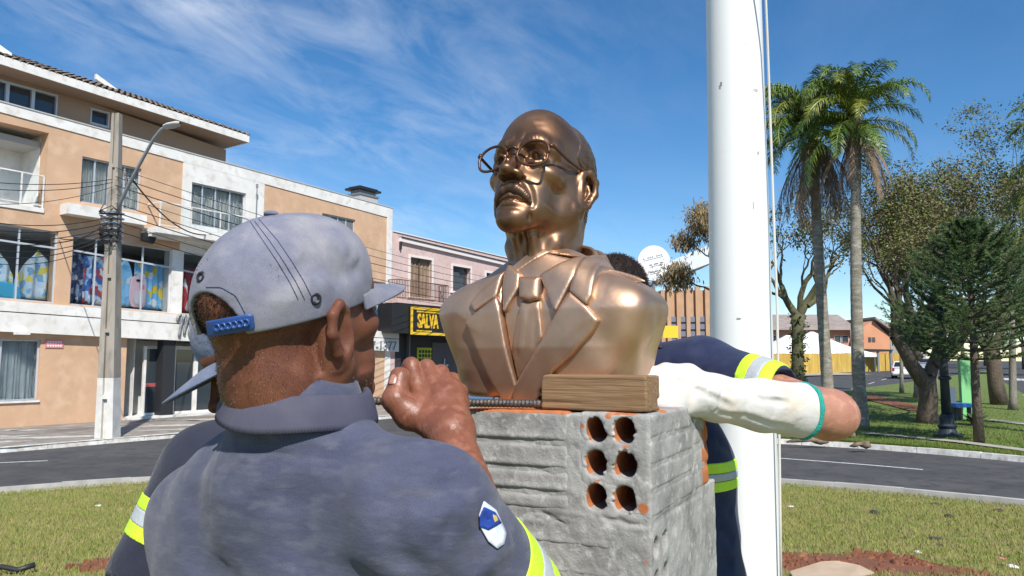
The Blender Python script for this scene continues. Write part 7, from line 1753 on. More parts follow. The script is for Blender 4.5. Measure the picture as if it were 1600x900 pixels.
def hairs(name, s, M, pred, n, L, w, m, parent, seed, grad=1.0, down=(0, 0, -1)):
    """short hairs on a sculpted head where pred(local point) holds"""
    V, F_ = s.surf(0); c = V[F_].mean(1); ok = pred(c[:, 0], c[:, 1], c[:, 2]); c = c[ok]; r_ = np.random.default_rng(seed)
    if len(c) == 0: return None
    f = V[F_[ok]]; nn = np.cross(f[:, 2]-f[:, 0], f[:, 3]-f[:, 1]); nn /= np.linalg.norm(nn, axis=1)[:, None]+1e-9
    i = r_.integers(0, len(c), n); P = c[i]+r_.normal(0, .0008, (n, 3)); d = nn[i]*.7*grad+np.array(down)*.6+r_.normal(0, .35, (n, 3)); d /= np.linalg.norm(d, axis=1)[:, None]; sd_ = np.cross(d, r_.normal(0, 1, (n, 3))); sd_ /= np.linalg.norm(sd_, axis=1)[:, None]
    l = L*r_.uniform(.5, 1.3, n)[:, None]; T = np.stack([P-sd_*w, P+sd_*w, P+d*l], 1).reshape(-1, 3)
    o = link(name, quads(name, xf(T, M), np.arange(3*n).reshape(n, 3), m, False), None, parent); return o
# ------------------------------------------------------------------ 1: the man in front, seen from behind
H1 = Vector((-.229, .80, 1.642)); M1 = head_mat(H1, 60, 16, .965)
p1 = empty('person', (-.2, .9, 0), 'man in faded blue polo and grey denim cap, back turned, fist raised round the rebar', 'person', 'men setting up the bust')
h1 = head_sdf(.0022, neck=(.054, .056), neck_to=(0, .050, -.20)); h1.disp(lambda X, Y, Z: .0006*wob(X, Y, Z, 120, 9)+.0004*wob(X, Y, Z, 300, 8))
for z_ in (-.075, -.10, -.125): h1.crease([(-.05, .045, z_-.004), (0, .085, z_+.006), (.05, .045, z_-.004)], .006, -.0016)
h1.crease([(-.060, .030, .0), (-.056, .034, -.05)], .008, -.003)
hv = surf_w(h1, M1)
shR, shL, nb_ = np.array((-.0815, .735, 1.455)), np.array((-.368, .935, 1.415)), np.array((-.220, .812, 1.488))
elR, wrR = np.array((-.0085, .84, 1.318)), np.array((-.083, 1.060, 1.503))
P3 = lambda px, py, Y: np.array(at(px, py, Y))
a1 = SDF((-.24, .78, 1.22), (.10, 1.27, 1.62), .0016)
a1.cone(elR, elR*.55+wrR*.45, .042, .040, 0); a1.cone(elR*.55+wrR*.45, wrR, .040, .0265, .01); a1.ell(wrR, (.029, .027, .028), .015)
mc = [P3(662, 629, 1.095), P3(686, 613, 1.10), P3(704, 607, 1.11), P3(718, 613, 1.125)]
pi_ = [P3(643, 571, 1.128), P3(667, 574, 1.132), P3(689, 582, 1.138), P3(707, 593, 1.145)]
di = [P3(632, 588, 1.185), P3(656, 590, 1.19), P3(678, 596, 1.192), P3(697, 606, 1.19)]
ti = [P3(634, 628, 1.215), P3(656, 630, 1.215), P3(678, 634, 1.212), P3(697, 638, 1.208)]
th = [P3(640, 648, 1.08), P3(618, 625, 1.078), P3(625, 590, 1.090)]
hand(a1, wrR, mc, pi_, di, ti, th, sc=1.10, rw=.029)
for u_, v_ in ((pi_, mc),):
    for i in range(3): q0 = (u_[i]+u_[i+1])/2; q1 = (v_[i]+v_[i+1])/2; a1.cone(q0*.8+q1*.2+np.array((0, .004, -.003)), q1, .0085, .0105, .008)
a1.cone(th[1], th[2], .0172, .0142, .004); a1.cone(th[0], th[1], .0200, .0172, .010); a1.cone(mc[0]+np.array((-.004, .004, -.004)), pi_[0]+np.array((-.003, .004, -.004)), .0125, .0115, .008); a1.cone(th[0]+np.array((.006, .006, .010)), mc[0], .016, .014, .012)
for a_, b_ in zip(mc, mc[1:]):      # hollows between the knuckles, tendons
    q = (a_+b_)/2; a1.bump(q+np.array((0, -.010, .002)), (.006, .008, .012), -.0018)
for m_ in mc: a1.crease([m_*.9+wrR*.1, m_*.4+wrR*.6], .0045, .0013); a1.bump(m_+np.array((0, -.008, 0)), (.008, .008, .008), .0016)
for z_ in (.35, .5, .62): q = th[1]*(1-z_)+th[0]*z_; a1.crease([q+np.array((-.012, -.012, -.004)), q+np.array((.012, -.012, .004))], .0020, -.0011)
q = th[1]+(th[2]-th[1])*.08; a1.crease([q+np.array((-.011, -.013, 0)), q+np.array((.011, -.012, .001))], .0018, -.0012)
a1.crease([P3(632, 640, 1.07), P3(646, 634, 1.07), P3(652, 610, 1.08)], .003, -.003)
a1.disp(lambda X, Y, Z: .0005*wob(X, Y, Z, 220, 31)+.0003*wob(X, Y, Z, 600, 32))
av = surf_w(a1)
# nail on the thumb
tA, tB = hw(a1, 616, 600), hw(a1, 622, 580)
t1_ = SDF((-.55, .62, .90), (.05, 1.30, 1.56), .008); t1_.cone(nb_, shR, .045, .045, 0); t1_.cone(nb_, shL, .045, .045, .03); t1_.ell((-.22, .89, 1.28), (.11, .07, .20), .05); t1_.cone((-.22, .89, 1.2), (-.22, .90, .95), .10, .10, .05); t1_.cone(shR, elR, .05, .042, .03); t1_.cone(shL, (-.38, 1.04, 1.20), .05, .042, .03); t1_.cone((-.38, 1.04, 1.20), (-.27, 1.20, 1.33), .04, .028, .02)
wl = np.array((-.27, 1.20, 1.33)); hand(t1_, wl, [wl+np.array(v) for v in ((.05, .03, .05), (.055, .045, .035), (.055, .055, .015), (.05, .06, -.005))], [wl+np.array(v) for v in ((.07, .06, .06), (.075, .075, .04), (.075, .085, .02), (.07, .085, 0))], [wl+np.array(v) for v in ((.055, .09, .05), (.06, .10, .03), (.06, .105, .01), (.055, .10, -.01))], [wl+np.array(v) for v in ((.035, .085, .03), (.04, .09, .012), (.04, .09, -.005), (.035, .085, -.02))], [wl+np.array(v) for v in ((.02, .01, .04), (.03, .04, .065), (.05, .07, .07))], 1.1)
b1_ = add_body(p1, [hv, surf_w(t1_)], m_skin)
hd1 = link('body', quads('body', av[0], av[1], m_skinp), None, None)
b1_.data.materials.append(m_skinp)
# one continuous body mesh: head, trunk and raised arm in one object, the hand a little lighter
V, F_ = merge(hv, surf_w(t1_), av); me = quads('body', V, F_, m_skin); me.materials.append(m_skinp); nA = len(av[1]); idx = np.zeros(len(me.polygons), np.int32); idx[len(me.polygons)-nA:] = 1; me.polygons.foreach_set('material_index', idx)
old = b1_.data; b1_.data = me; bpy.data.meshes.remove(old); bpy.data.objects.remove(hd1)
if tA is not None and tB is not None:
    ax_ = (tB-tA).normalized(); vw = (Vector((0, 0, CAMZ))-tA).normalized(); sd_ = ax_.cross(vw).normalized(); nn_ = sd_.cross(ax_); rows = []
    for j in range(7):
        v = j/6; w_ = .0090*(1-.25*abs(v-.45)**2*4*.5); rows.append([tA+ax_*(-.001+.0165*v)+sd_*(w_*u)+nn_*(.0006-.0052*u*u-.0025*max(0, v-.7)*2) for u in np.linspace(-1, 1, 9)])
    nl = link('thumb_nail', MB().grid(rows), m_nail, b1_, smooth=True); sm = nl.modifiers.new('t', 'SOLIDIFY'); sm.thickness = .0006
# shirt
s1 = SDF((-.50, .58, .90), (.14, 1.22, 1.60), .0038)
s1.chain([nb_, (nb_+shR)/2+np.array((0, -.002, .006)), shR+np.array((-.006, .006, -.002))], [.060, .058, .062], 0)
s1.chain([nb_, (nb_+shL)/2+np.array((0, 0, .004)), shL+np.array((.006, 0, -.002))], [.060, .056, .060], .03)
s1.ell((-.228, .850, 1.33), (.180, .105, .20), .05, rot=(0, 0, -36)); s1.ell((-.225, .885, 1.10), (.170, .12, .28), .06, rot=(0, 0, -36))
s1.ell((-.150, .785, 1.38), (.080, .062, .10), .05, rot=(0, 0, -36)); s1.ell((-.320, .880, 1.37), (.08, .06, .10), .05, rot=(0, 0, -36))
s1.cone(nb_, nb_+np.array((-.004, -.008, .062)), .071, .069, .03); s1.cone(shR, elR, .066, .082, .03); s1.ell((-.232, .835, 1.435), (.135, .070, .085), .05, rot=(0, 0, -36)); s1.cone(shL, (-.385, 1.03, 1.22), .060, .058, .03)
s1.crease([(-.29, .77, 1.44), (-.255, .78, 1.30), (-.25, .80, 1.15)], .035, -.006)
fold1 = [([(745, 750), (715, 780), (690, 840), (678, 900)], .0035, -.0022), ([(725, 735), (700, 760), (650, 800)], .014, -.005), ([(735, 770), (690, 810), (650, 880)], .016, .004), ([(715, 800), (665, 860), (640, 898)], .012, -.004), ([(760, 800), (740, 850), (745, 895)], .014, -.004),
         ([(600, 660), (650, 690), (690, 735)], .020, -.003), ([(365, 690), (440, 715), (530, 705), (590, 680)], .012, -.0028), ([(330, 720), (360, 790), (352, 880)], .03, .004), ([(450, 740), (470, 820), (455, 895)], .035, -.004), ([(560, 740), (580, 810), (570, 890)], .03, .004), ([(300, 760), (310, 830), (300, 895)], .02, -.003), ([(620, 760), (612, 830), (630, 895)], .02, -.004), ([(800, 840), (770, 870), (760, 898)], .012, .003)]
for pts, w, a in fold1:
    hp_ = [hit(s1, x, y) for x, y in pts]; hp_ = [p for p in hp_ if p is not None]
    if len(hp_) > 1: s1.crease(hp_, w*.8, a*1.8)
s1.disp(lambda X, Y, Z: .0016*wob(X, Y, Z, 24, 51)+.0009*wob(X, Y, Z*1.4, 60, 52))
skin_sh = s1.copy()
# open ends: neck hole and sleeve ends, hollow inside
inn = s1.D+.004; hole = SDF((-.50, .58, .90), (.14, 1.22, 1.60), .0038); up_ = np.array((0, 0, 1.0))
ax_ = (elR-shR)/np.linalg.norm(elR-shR); e_ = elR+ax_*.0
V, F_ = s1.surf(1); sh1 = link('polo_shirt', quads('polo_shirt', V, F_, m_shirt), None, p1)
# collar: fold of ribbed knit round the neck
def collar(root, c, rx, ry, rot, hgt, tiltv, m, flare=.018, ribs=170, n=340, gap=.25):
    rows = []; prof = [(0, -.004), (.0, .35*hgt), (.001, .75*hgt), (.003, hgt), (.007, hgt*1.02), (.010, hgt*.9), (.014, hgt*.45), (flare, 0), (flare+.001, -.006), (flare-.003, -.007), (flare-.004, .0)]
    for dr, dz in prof:
        row = []
        for i in range(n+1):
            a = gap+(2*math.pi-2*gap)*i/n; rb = .0004*math.sin(a*ribs)*(1 if dr > .005 else 0); r1, r2 = rx+dr+rb, ry+dr+rb
            p = Vector((r1*math.cos(a), r2*math.sin(a), dz)); p = Matrix.Rotation(rot, 3, 'Z') @ p; p.z += tiltv[0]*p.x+tiltv[1]*p.y+.0022*math.sin(a*3+1); row.append(Vector(c)+p)
        rows.append(row)
    return link('collar', MB().grid(rows), m, root, smooth=True)
collar(sh1, (-.222, .804, 1.548), .065, .061, R(50), .026, (-.06, .12), m_collar, flare=.017, gap=.5)
# neon and grey tape at the sleeve end, shield patch above it
band(skin_sh, shR, elR, .38, .505, .0016, 'reflective_band', m_neon, sh1, tilt=(-.18, 0, .05)); band(skin_sh, shR, elR, .505, .635, .0019, 'reflective_band', m_refl, sh1, tilt=(-.18, 0, .05)); band(skin_sh, shR, elR, .635, .76, .0016, 'reflective_band', m_neon, sh1, tilt=(-.18, 0, .05))
def patch(name, s, poly, m, parent, lift, thick=.0012, n=14):
    """flat patch following the cloth: an outline in survey pixels laid on the sculpted surface"""
    P = np.array(poly, float); c = P.mean(0); vs, fs_ = [], []
    rings = [c+(P-c)*k for k in np.linspace(.02, 1, 5)]
    pts = []
    for r_ in rings:
        for q in r_:
            h_ = hw(s, q[0], q[1])
            if h_ is None: return None
            pts.append(h_+(Vector((0, 0, CAMZ))-h_).normalized()*lift)
    k = len(P); fs_ = [(i*k+j, i*k+(j+1) % k, (i+1)*k+(j+1) % k, (i+1)*k+j) for i in range(4) for j in range(k)]
    o = link(name, MB().add(pts, fs_), m, parent, smooth=True); sm = o.modifiers.new('t', 'SOLIDIFY'); sm.thickness = thick; return o
dens = lambda P, n=6: [tuple(np.array(a)+(np.array(b)-np.array(a))*i/n) for a, b in zip(P, P[1:]+P[:1]) for i in range(n)]
shield = patch('shield_patch', skin_sh, dens([(757, 783), (776, 797), (792, 832), (788, 850), (778, 857), (764, 846), (752, 825), (749, 806)]), pbr('patch_white', (.62, .66, .74), .8), sh1, .0035)
if shield: patch('shield_field', skin_sh, dens([(757, 792), (774, 800), (784, 817), (764, 828), (750, 823), (750, 808)]), pbr('patch_blue', (.012, .05, .30), .8), shield, .0050); patch('shield_emblem', skin_sh, dens([(771, 804), (776, 806), (779, 813), (774, 816), (772, 811)]), pbr('patch_gold', (.6, .45, .15), .7), shield, .0060)
# cap with its back opening, strap, eyelets, stitching
folds = [([(455, 428), (432, 418)], .003, -.0012), ([(540, 395), (555, 415), (530, 425)], .010, -.0022), ([(500, 370), (535, 390), (558, 412)], .010, .003), ([(420, 470), (470, 455), (520, 440)], .012, .003), ([(400, 400), (440, 440), (440, 470)], .014, -.0025), ([(520, 440), (555, 428), (565, 420)], .008, -.002), ([(340, 400), (360, 440), (355, 470)], .012, .002), ([(470, 400), (500, 420), (540, 430)], .012, -.003)]
cp1, cs1 = make_cap(p1, M1, m_capf, 61, folds=folds)
def tube_on(name, pts, s, M, r, m, parent, lift=.0006, dash=None):
    W_ = []
    for i in range(len(pts)-1):
        for k in range(8): W_.append(np.array(pts[i])+(np.array(pts[i+1])-np.array(pts[i]))*k/8)
    W_.append(np.array(pts[-1])); Q = [hw(s, x, y, M) for x, y in W_]; Q = [q+(Vector((0, 0, CAMZ))-q).normalized()*lift for q in Q if q is not None]; mb = MB()
    if dash is None: mb.tube(Q, r, 5)
    else:
        L_ = [0]
        for a, b in zip(Q, Q[1:]): L_.append(L_[-1]+(b-a).length)
        x = 0
        def ev(d):
            k = 0
            while k < len(Q)-2 and L_[k+1] < d: k += 1
            return Q[k].lerp(Q[k+1], min(1, max(0, (d-L_[k])/(L_[k+1]-L_[k]+1e-9))))
        while x < L_[-1]: mb.tube([ev(x), ev(min(x+dash*.86, L_[-1]))], r, 4); x += dash
    return link(name, mb, m, parent)
for dx in (-14, -4, 9):
    o = tube_on('stitching', [(398+dx*.7, 342), (425+dx, 376), (448+dx, 410), (466+dx, 440), (480+dx, 468)], cs1, M1, .00042, m_thread, cp1, dash=.0042); o['kind'] = 'stuff'
o = tube_on('stitching', [(322, 449), (345, 449), (368, 462), (383, 490)], cs1, M1, .0004, m_thread, cp1, dash=.004); o['kind'] = 'stuff'
def disc_on(name, px, py, r, m, parent, s=cs1, M=M1, ring=True):
    q = hw(s, px, py, M)
    if q is None: return
    c_ = M @ Vector((0, .004, .03)); n_ = (q-c_).normalized(); e1 = n_.orthogonal().normalized(); e2 = n_.cross(e1); mb = MB(); pr = [(.0, -.0005), (r*.45, -.0003), (r*.55, .0012), (r*.85, .0016), (r, 0.0)] if ring else [(0, .001), (r*.8, .001), (r, 0)]
    vs = [q+e1*a*math.cos(2*math.pi*k/16)+e2*a*math.sin(2*math.pi*k/16)+n_*z for a, z in pr for k in range(16)]; mb.add(vs, [(i*16+k, i*16+(k+1) % 16, (i+1)*16+(k+1) % 16, (i+1)*16+k) for i in range(len(pr)-1) for k in range(16)]); link(name, mb, m, parent, smooth=True)
disc_on('eyelet', 493, 467, .0062, m_gromm, cp1); disc_on('eyelet', 314, 433, .0058, m_gromm, cp1)
# strap: blue plastic bridging the opening
q4 = [(322, 502), (396, 489), (399, 515), (326, 527)]; rows = []
for v in np.linspace(0, 1, 6):
    row = []
    for u in np.linspace(0, 1, 16):
        rr4 = 1.0; x = (q4[0][0]*(1-u)+q4[1][0]*u)*(1-v)+(q4[3][0]*(1-u)+q4[2][0]*u)*v; y = (q4[0][1]*(1-u)+q4[1][1]*u)*(1-v)+(q4[3][1]*(1-u)+q4[2][1]*u)*v
        if u > .9: y = y+(0.5-v)*6*((u-.9)/.1)
        q = hw(cs1, x, y, M1, lift=.004); row.append(q)
    rows.append(row)
if all(q is not None for r_ in rows for q in r_):
    st = link('strap', MB().grid(rows), m_strap, cp1, smooth=True); sm = st.modifiers.new('t', 'SOLIDIFY'); sm.thickness = .003; sm.offset = 0
    bv = st.modifiers.new('b', 'BEVEL'); bv.width = .001; bv.segments = 2
    for i in range(6):
        u = .22+i*.12; x = 322+(396-322)*u+2; y = (502+527)/2+((489+515)/2-(502+527)/2)*u; q = hw(cs1, x, y, M1, lift=.0062)
        if q is not None:
            n_ = (q-(M1 @ Vector((0, .004, .01)))).normalized(); e1 = n_.orthogonal().normalized(); e2 = n_.cross(e1); mb = MB(); pr = [(.0001, .0006), (.0022, .0006), (.0027, .0022), (.0036, .0022), (.0040, 0)]
            mb.add([q+e1*a*math.cos(2*math.pi*k/12)+e2*a*math.sin(2*math.pi*k/12)+n_*z for a, z in pr for k in range(12)], [(ii*12+k, ii*12+(k+1) % 12, (ii+1)*12+(k+1) % 12, (ii+1)*12+k) for ii in range(4) for k in range(12)]); link('snap', mb, m_strap, st, smooth=True)
hr = hairs('hair', h1, M1, lambda x, y, z: (z < .012) & (z > -.085) & (y > .022+.25*np.maximum(0, -.05-z)) & (np.abs(x) < .075), 1500, .0020, .00009, m_whair, p1, 5); hr['kind'] = 'stuff'
hr = hairs('stubble', h1, M1, lambda x, y, z: (z < -.055) & (z > -.12) & (y < -.0) , 350, .0026, .00012, m_whair, p1, 6); hr['kind'] = 'stuff'
hr = hairs('hair', h1, M1, lambda x, y, z: (z < .014) & (z > -.06) & (y > .030) & (np.abs(x) < .075), 4200, .0018, .0002, m_hair, p1, 7); hr['kind'] = 'stuff'
hr = hairs('hair', h1, M1, lambda x, y, z: (z > .010) & (z < .085) & (y > .04), 7000, .003, .0006, m_hair, p1, 8); hr['kind'] = 'stuff'  # dark strands on the scalp stand in for shade inside the cap opening
boots_legs(p1, [(-.29, .93, .95), (-.15, .86, .95)], [(-.31, .95, 0, .64, .77), (-.12, .84, 0, .64, .77)])
# ------------------------------------------------------------------ 2: the man beyond him, head bent, only cap visor and sleeve showing
H2 = Vector(at(424, 546, 1.22)); M2 = head_mat(H2, 195, -30, 1.02)
p2 = empty('person', (H2.x-.02, H2.y+.1, 0), 'man in dark navy polo and blue cap, head bent, mostly hidden behind the first', 'person', 'men setting up the bust')
h2 = head_sdf(.0036, old=False, neck=(.056, .062), neck_to=(0, .0, -.20)); t2 = SDF((-.75, .85, .85), (-.05, 1.6, 1.62), .008)
sh2 = np.array(at(322, 736, 1.14)); el2 = np.array(at(218, 935, 1.10)); nk2 = np.array((H2.x+.02, H2.y+.04, H2.z-.17)); sh2b = nk2+(nk2-sh2)*.75
t2.cone(sh2, el2, .05, .040, 0); t2.cone(el2, el2+np.array((.14, .10, -.19)), .040, .028, .01); t2.cone(nk2, sh2, .04, .045, .03); t2.cone(nk2, sh2b, .04, .045, .03); t2.cone(nk2+np.array((.02, .03, -.08)), nk2+np.array((.05, .06, -.45)), .07, .09, .05); t2.cone(nk2, nk2+np.array((-.01, -.02, .08)), .055, .05, .02)
w2 = el2+np.array((.14, .10, -.19)); hand(t2, w2, [w2+np.array(v) for v in ((.04, .05, -.03), (.05, .045, -.04), (.055, .035, -.045), (.055, .02, -.05))], [w2+np.array(v) for v in ((.05, .09, -.04), (.065, .085, -.055), (.07, .07, -.065), (.07, .05, -.075))], [w2+np.array(v) for v in ((.04, .11, -.06), (.055, .105, -.075), (.06, .09, -.085), (.06, .07, -.095))], [w2+np.array(v) for v in ((.02, .11, -.07), (.035, .105, -.085), (.04, .09, -.095), (.04, .07, -.10))], [w2+np.array(v) for v in ((.0, .04, -.01), (.0, .07, -.03), (.01, .09, -.05))], 1.1)
add_body(p2, [surf_w(h2, M2), surf_w(t2)], m_skin)
s2 = SDF((-.75, .85, .80), (-.05, 1.62, 1.62), .005)
s2.chain([nk2+np.array((0, 0, -.005)), (nk2+sh2)/2+np.array((0, 0, .012)), sh2+np.array((.012, 0, .002))], [.068, .066, .066], 0); s2.cone(nk2, sh2b, .068, .066, .04); s2.cone(nk2, nk2+np.array((-.006, -.006, .05)), .074, .070, .03); s2.cone(nk2+np.array((.02, .03, -.16)), nk2+np.array((.05, .06, -.5)), .155, .15, .07); s2.cone(sh2, el2*.80+sh2*.20, .064, .060, .03)
s2.disp(lambda X, Y, Z: .002*wob(X, Y, Z, 28, 71)+.0012*wob(X, Y, Z, 70, 72)); s2.crease([sh2+np.array((-.03, -.06, -.09)), sh2+np.array((.06, -.05, -.05))], .006, -.003)
full2 = s2.copy(); a_, b_ = sh2, el2; n_ = (b_-a_)/np.linalg.norm(b_-a_); e_ = a_+(b_-a_)*.80
s2.cone(e_+n_*.012, e_+n_*.12, .053, .053, .0, 'sub')
V, F_ = s2.surf(1); so2 = link('polo_shirt', quads('polo_shirt', V, F_, m_navyd), None, p2)
for t0, t1, m_, o_ in ((.31, .405, m_neon, .0016), (.405, .51, m_refl, .0019), (.51, .605, m_neon, .0016)): band(full2, sh2, el2, t0, t1, o_, 'reflective_band', m_, so2)
cp2, cs2 = make_cap(p2, M2, m_capb, 81, h=.0024)
collar(so2, tuple(nk2+np.array((-.005, -.005, .02))), .068, .064, R(205), .03, (0, 0), m_collar, n=120, ribs=0)
boots_legs(p2, [(nk2[0]+.0, nk2[1]+.02, .95), (nk2[0]+.12, nk2[1]+.12, .95)], [(nk2[0]-.02, nk2[1]+.02, 0, -.9, -.4), (nk2[0]+.14, nk2[1]+.14, 0, -.9, -.4)])
# ------------------------------------------------------------------ 3: the man behind the bust, white work glove on the far side
H3 = Vector(at(958, 486, 1.72)); M3 = head_mat(H3, 238, -22, 1.04)
p3 = empty('person', (.36, 1.85, 0), 'man in navy work shirt behind the bust, white glove reaching onto the pedestal', 'person', 'men setting up the bust')
h3 = head_sdf(.003, old=False, neck=(.056, .064), neck_to=(0, .0, -.22))
sh3 = np.array(at(1096, 580, 1.70)); el3 = np.array(at(1296, 648, 1.43)); wr3 = np.array(at(1118, 622, 1.325)); nk3 = np.array((H3.x+.03, H3.y+.05, H3.z-.20)); shb3 = np.array((nk3[0]-.17, nk3[1]+.12, nk3[2]-.05))
a3 = SDF((.05, 1.12, 1.28), (.78, 2.1, 1.75), .004)
a3.cone(sh3, el3, .052, .043, 0); a3.ell(el3, (.034, .038, .034), .02); a3.ell(el3+np.array((.036, .014, -.005)), (.013, .016, .012), .045); a3.crease([el3+np.array((.0, -.04, .03)), el3+np.array((.03, -.02, .012))], .008, -.003); a3.cone(el3, el3*.72+wr3*.28, .044, .042, .02); a3.cone(el3*.72+wr3*.28, wr3, .041, .026, .01)
hm = [np.array(at(x, y, Y)) for x, y, Y in ((1052, 592, 1.275), (1050, 606, 1.262), (1050, 622, 1.252), (1054, 636, 1.248))]
hp3 = [np.array(at(x, y, Y)) for x, y, Y in ((1012, 583, 1.262), (1006, 598, 1.245), (1008, 614, 1.235), (1018, 630, 1.232))]
hd3 = [np.array(at(x, y, Y)) for x, y, Y in ((992, 588, 1.258), (986, 604, 1.24), (989, 618, 1.23), (1000, 632, 1.228))]
ht3 = [np.array(at(x, y, Y)) for x, y, Y in ((984, 604, 1.250), (978, 619, 1.235), (982, 630, 1.226), (992, 638, 1.224))]
th3 = [np.array(at(x, y, Y)) for x, y, Y in ((1075, 588, 1.315), (1040, 583, 1.31), (1008, 588, 1.30))]
hand(a3, wr3, hm, hp3, hd3, ht3, th3, .9, rw=.026)
t3 = SDF((-.1, 1.45, .85), (.75, 2.2, 1.68), .009); t3.cone(nk3, sh3, .04, .045, 0); t3.cone(nk3, shb3, .04, .045, .03); t3.cone(nk3+np.array((.06, .09, -.10)), nk3+np.array((.09, .10, -.45)), .07, .09, .05); t3.cone(nk3, nk3+np.array((-.02, -.03, .1)), .055, .05, .02); eb3 = shb3+np.array((-.10, -.12, -.22)); wb3 = np.array((.02, 1.52, 1.56)); t3.cone(shb3, eb3, .048, .042, .03); t3.cone(eb3, wb3, .040, .028, .02)
hand(t3, wb3, [wb3+np.array(v) for v in ((.02, -.06, .03), (.035, -.06, .01), (.04, -.055, -.01), (.035, -.05, -.025))], [wb3+np.array(v) for v in ((.03, -.09, .03), (.045, -.09, .01), (.05, -.085, -.01), (.045, -.075, -.025))], [wb3+np.array(v) for v in ((.045, -.105, .03), (.06, -.105, .01), (.065, -.10, -.01), (.06, -.09, -.025))], [wb3+np.array(v) for v in ((.06, -.115, .03), (.075, -.115, .01), (.08, -.11, -.01), (.075, -.10, -.025))], [wb3+np.array(v) for v in ((.0, -.03, .03), (.005, -.05, .045), (.02, -.075, .05))], 1.1)
add_body(p3, [surf_w(h3, M3), surf_w(a3), surf_w(t3)], m_skinl)
s3 = SDF((-.05, 1.42, .80), (.78, 2.25, 1.70), .0052)
s3.chain([nk3+np.array((0, 0, 0)), (nk3+sh3)/2+np.array((.01, 0, .030)), sh3], [.068, .068, .070], 0); s3.cone(nk3, shb3, .068, .068, .04); s3.cone(nk3, nk3+np.array((-.012, -.018, .045)), .076, .072, .03); s3.ell(nk3+np.array((.05, .02, -.10)), (.15, .10, .12), .05); s3.chain([nk3+np.array((.12, .08, -.17)), nk3+np.array((.13, .10, -.5)), nk3+np.array((.16, .10, -.7))], [.150, .156, .175], .07); se3 = sh3+(el3-sh3)*.56; s3.cone(sh3, se3, .071, .068, .04); s3.cone(shb3, shb3*.4+eb3*.6, .066, .062, .03)
for k in range(14):
    x = 1040+k*12; q = hit(s3, x, 560+k*3); q2 = hit(s3, x-10+k, 600)
    if q is not None and q2 is not None: s3.crease([q, q2], .006, -.0035 if k % 2 else .003)
for y0, y1 in ((690, 712), (780, 800), (820, 850), (870, 885)):
    q, q2 = hit(s3, 1118, y0), hit(s3, 1146, y1)
    if q is not None and q2 is not None: s3.crease([q, q2], .012, -.004)
s3.disp(lambda X, Y, Z: .0026*wob(X, Y, Z, 30, 91)+.0015*wob(X, Y, Z, 75, 92)); full3 = s3.copy()
n_ = (el3-sh3)/np.linalg.norm(el3-sh3); s3.cone(se3+n_*.055, se3+n_*.25, .062, .062, 0, 'sub')
V, F_ = s3.surf(1); so3 = link('work_shirt', quads('work_shirt', V, F_, m_navy), None, p3)
for t0, t1, m_, o_ in ((.395, .47, m_neon, .0018), (.47, .555, m_refl, .0022), (.555, .63, m_neon, .0018)): band(full3, sh3, el3, t0, t1, o_, 'reflective_band', m_, so3, rmax=.11, tilt=(.35, .0, .1))
zb = lambda py: at(1140, py, 1.75).z
for y0, y1, m_, o_ in ((766, 750, m_neon, .0018), (750, 737, m_refl, .0022), (737, 720, m_neon, .0018)):
    z0, z1 = zb(y0), zb(y1); c_ = nk3+np.array((.13, .09, 0)); band(full3, (c_[0], c_[1], z0), (c_[0], c_[1], z1), 0, 1, o_, 'reflective_band', m_, so3, rmax=.27, fine=2)
collar(so3, tuple(nk3+np.array((-.01, -.01, .03))), .070, .066, R(238), .03, (0, 0), m_navy, n=120, ribs=0)
bt3 = Vector(hw(full3, 1032, 543) or at(1032, 543, 1.6)); 
link('button', MB().lathe([(.0, .003), (.006, .003), (.007, 0)], tuple(bt3), 12), m_gromm, so3)
# cropped hair: shell of the skull with thousands of short strands
hs3 = SDF((-.09, -.12, -.06), (.09, .125, .135), .0026); hs3.ell((0, .014, .042), (.0735, .097, .0775), 0); hs3.disp(lambda X, Y, Z: .0015*wob(X, Y, Z, 260, 3)+.001*wob(X, Y, Z, 600, 4)); i3 = hs3.D+.008; hs3.plane((0, -.055, .055), (0, -.75, -.66), .004); hs3.plane((0, .06, -.03), (0, .2, -1), .004); hs3.D = np.maximum(hs3.D, -i3)
V, F_ = hs3.surf(1); ho = link('hair', quads('hair', xf(V, M3), F_, m_hair), None, p3)
o = hairs('hair_strands', hs3, M3, lambda x, y, z: z > -.05, 14000, .007, .0006, m_hair, ho, 15, grad=1.2, down=(0, .6, .1)); o['kind'] = 'stuff'
boots_legs(p3, [(nk3[0]+.0, nk3[1]+.14, .95), (nk3[0]+.20, nk3[1]+.10, .95)], [(nk3[0]-.03, nk3[1]+.14, 0, -.5, -.85), (nk3[0]+.22, nk3[1]+.10, 0, -.5, -.85)])
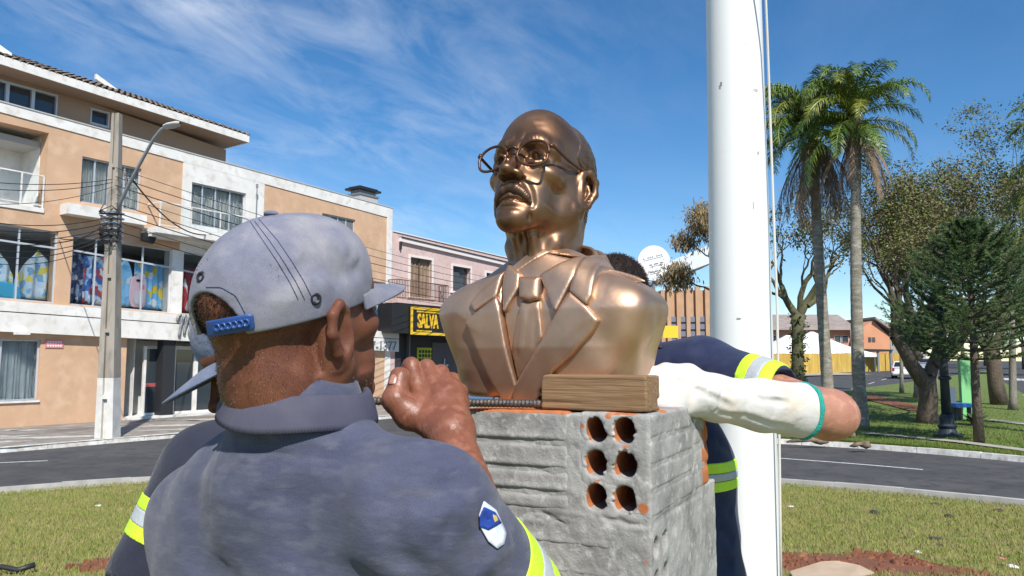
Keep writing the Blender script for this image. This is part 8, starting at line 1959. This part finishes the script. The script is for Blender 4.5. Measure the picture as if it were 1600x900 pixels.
# glove: long white leather cuff and hand
g3 = SDF((.10, 1.12, 1.38), (.62, 1.52, 1.66), .0024)
cu = wr3+(el3-wr3)*.74; hand(g3, wr3, hm, hp3, hd3, ht3, th3, 1.28, k=.008, rw=.034); g3.chain([wr3, wr3*.5+cu*.5, cu], [.038, .043, .0505], .02); g3.ell((hm[1]+wr3)/2, (.045, .036, .030), .02)
for k in range(9):
    x = 1062+k*22; q, q2 = hit(g3, x, 600+3*k), hit(g3, x+12*(-1)**k, 640+2*k)
    if q is not None and q2 is not None: g3.crease([q, q2], .007+.002*(k % 3), -.0030 if k % 2 else .0020)
for pts in ([(1100, 590), (1140, 612), (1200, 606)], [(1080, 605), (1110, 618), (1150, 640)], [(1150, 600), (1190, 625), (1240, 630)], [(1040, 592), (1075, 600), (1105, 590)], [(1120, 645), (1180, 655), (1240, 670)]):
    hp_ = [hit(g3, *p) for p in pts]
    if all(p is not None for p in hp_): g3.crease(hp_, .0055, -.0034); g3.crease([p+np.array((0, -.003, .011)) for p in hp_], .007, .0020)
for pts in ([(1103, 588), (1107, 610), (1106, 645)],):
    hp_ = [hit(g3, *p) for p in pts]
    if all(p is not None for p in hp_): g3.crease(hp_, .003, -.003)
g3.disp(lambda X, Y, Z: .0016*wob(X, Y, Z, 60, 101)+.0012*wob(X, Y, Z, 140, 102)); fullg = g3.copy(); n_ = (el3-wr3)/np.linalg.norm(el3-wr3)
ing = g3.D+.0028; g3.plane(cu-n_*.002, n_, .001); g3.cone(cu-n_*.010, cu+n_*.05, .0435, .0455, 0, 'sub'); 
V, F_ = g3.surf(1); glo = link('work_glove', quads('work_glove', V, F_, m_glove), None, p3)
e1 = Vector(n_).orthogonal().normalized(); e2 = Vector(n_).cross(e1); rows = []
for i in range(61):
    a = 2*math.pi*i/60; r_ = .0495+.0010*math.sin(a*4+1)+.0007*math.sin(a*9); cc_ = Vector(cu)+(e1*math.cos(a)+e2*math.sin(a))*r_+Vector(n_)*(.0006*math.sin(a*5)); dr = (e1*math.cos(a)+e2*math.sin(a))
    rows.append([cc_+dr*.0042*math.cos(b)+Vector(n_)*.0052*math.sin(b)+dr*.0004*math.sin(i*2.1) for b in [2*math.pi*k/8 for k in range(9)]])
link('cuff_trim', MB().grid(rows), m_teal, glo, smooth=True)
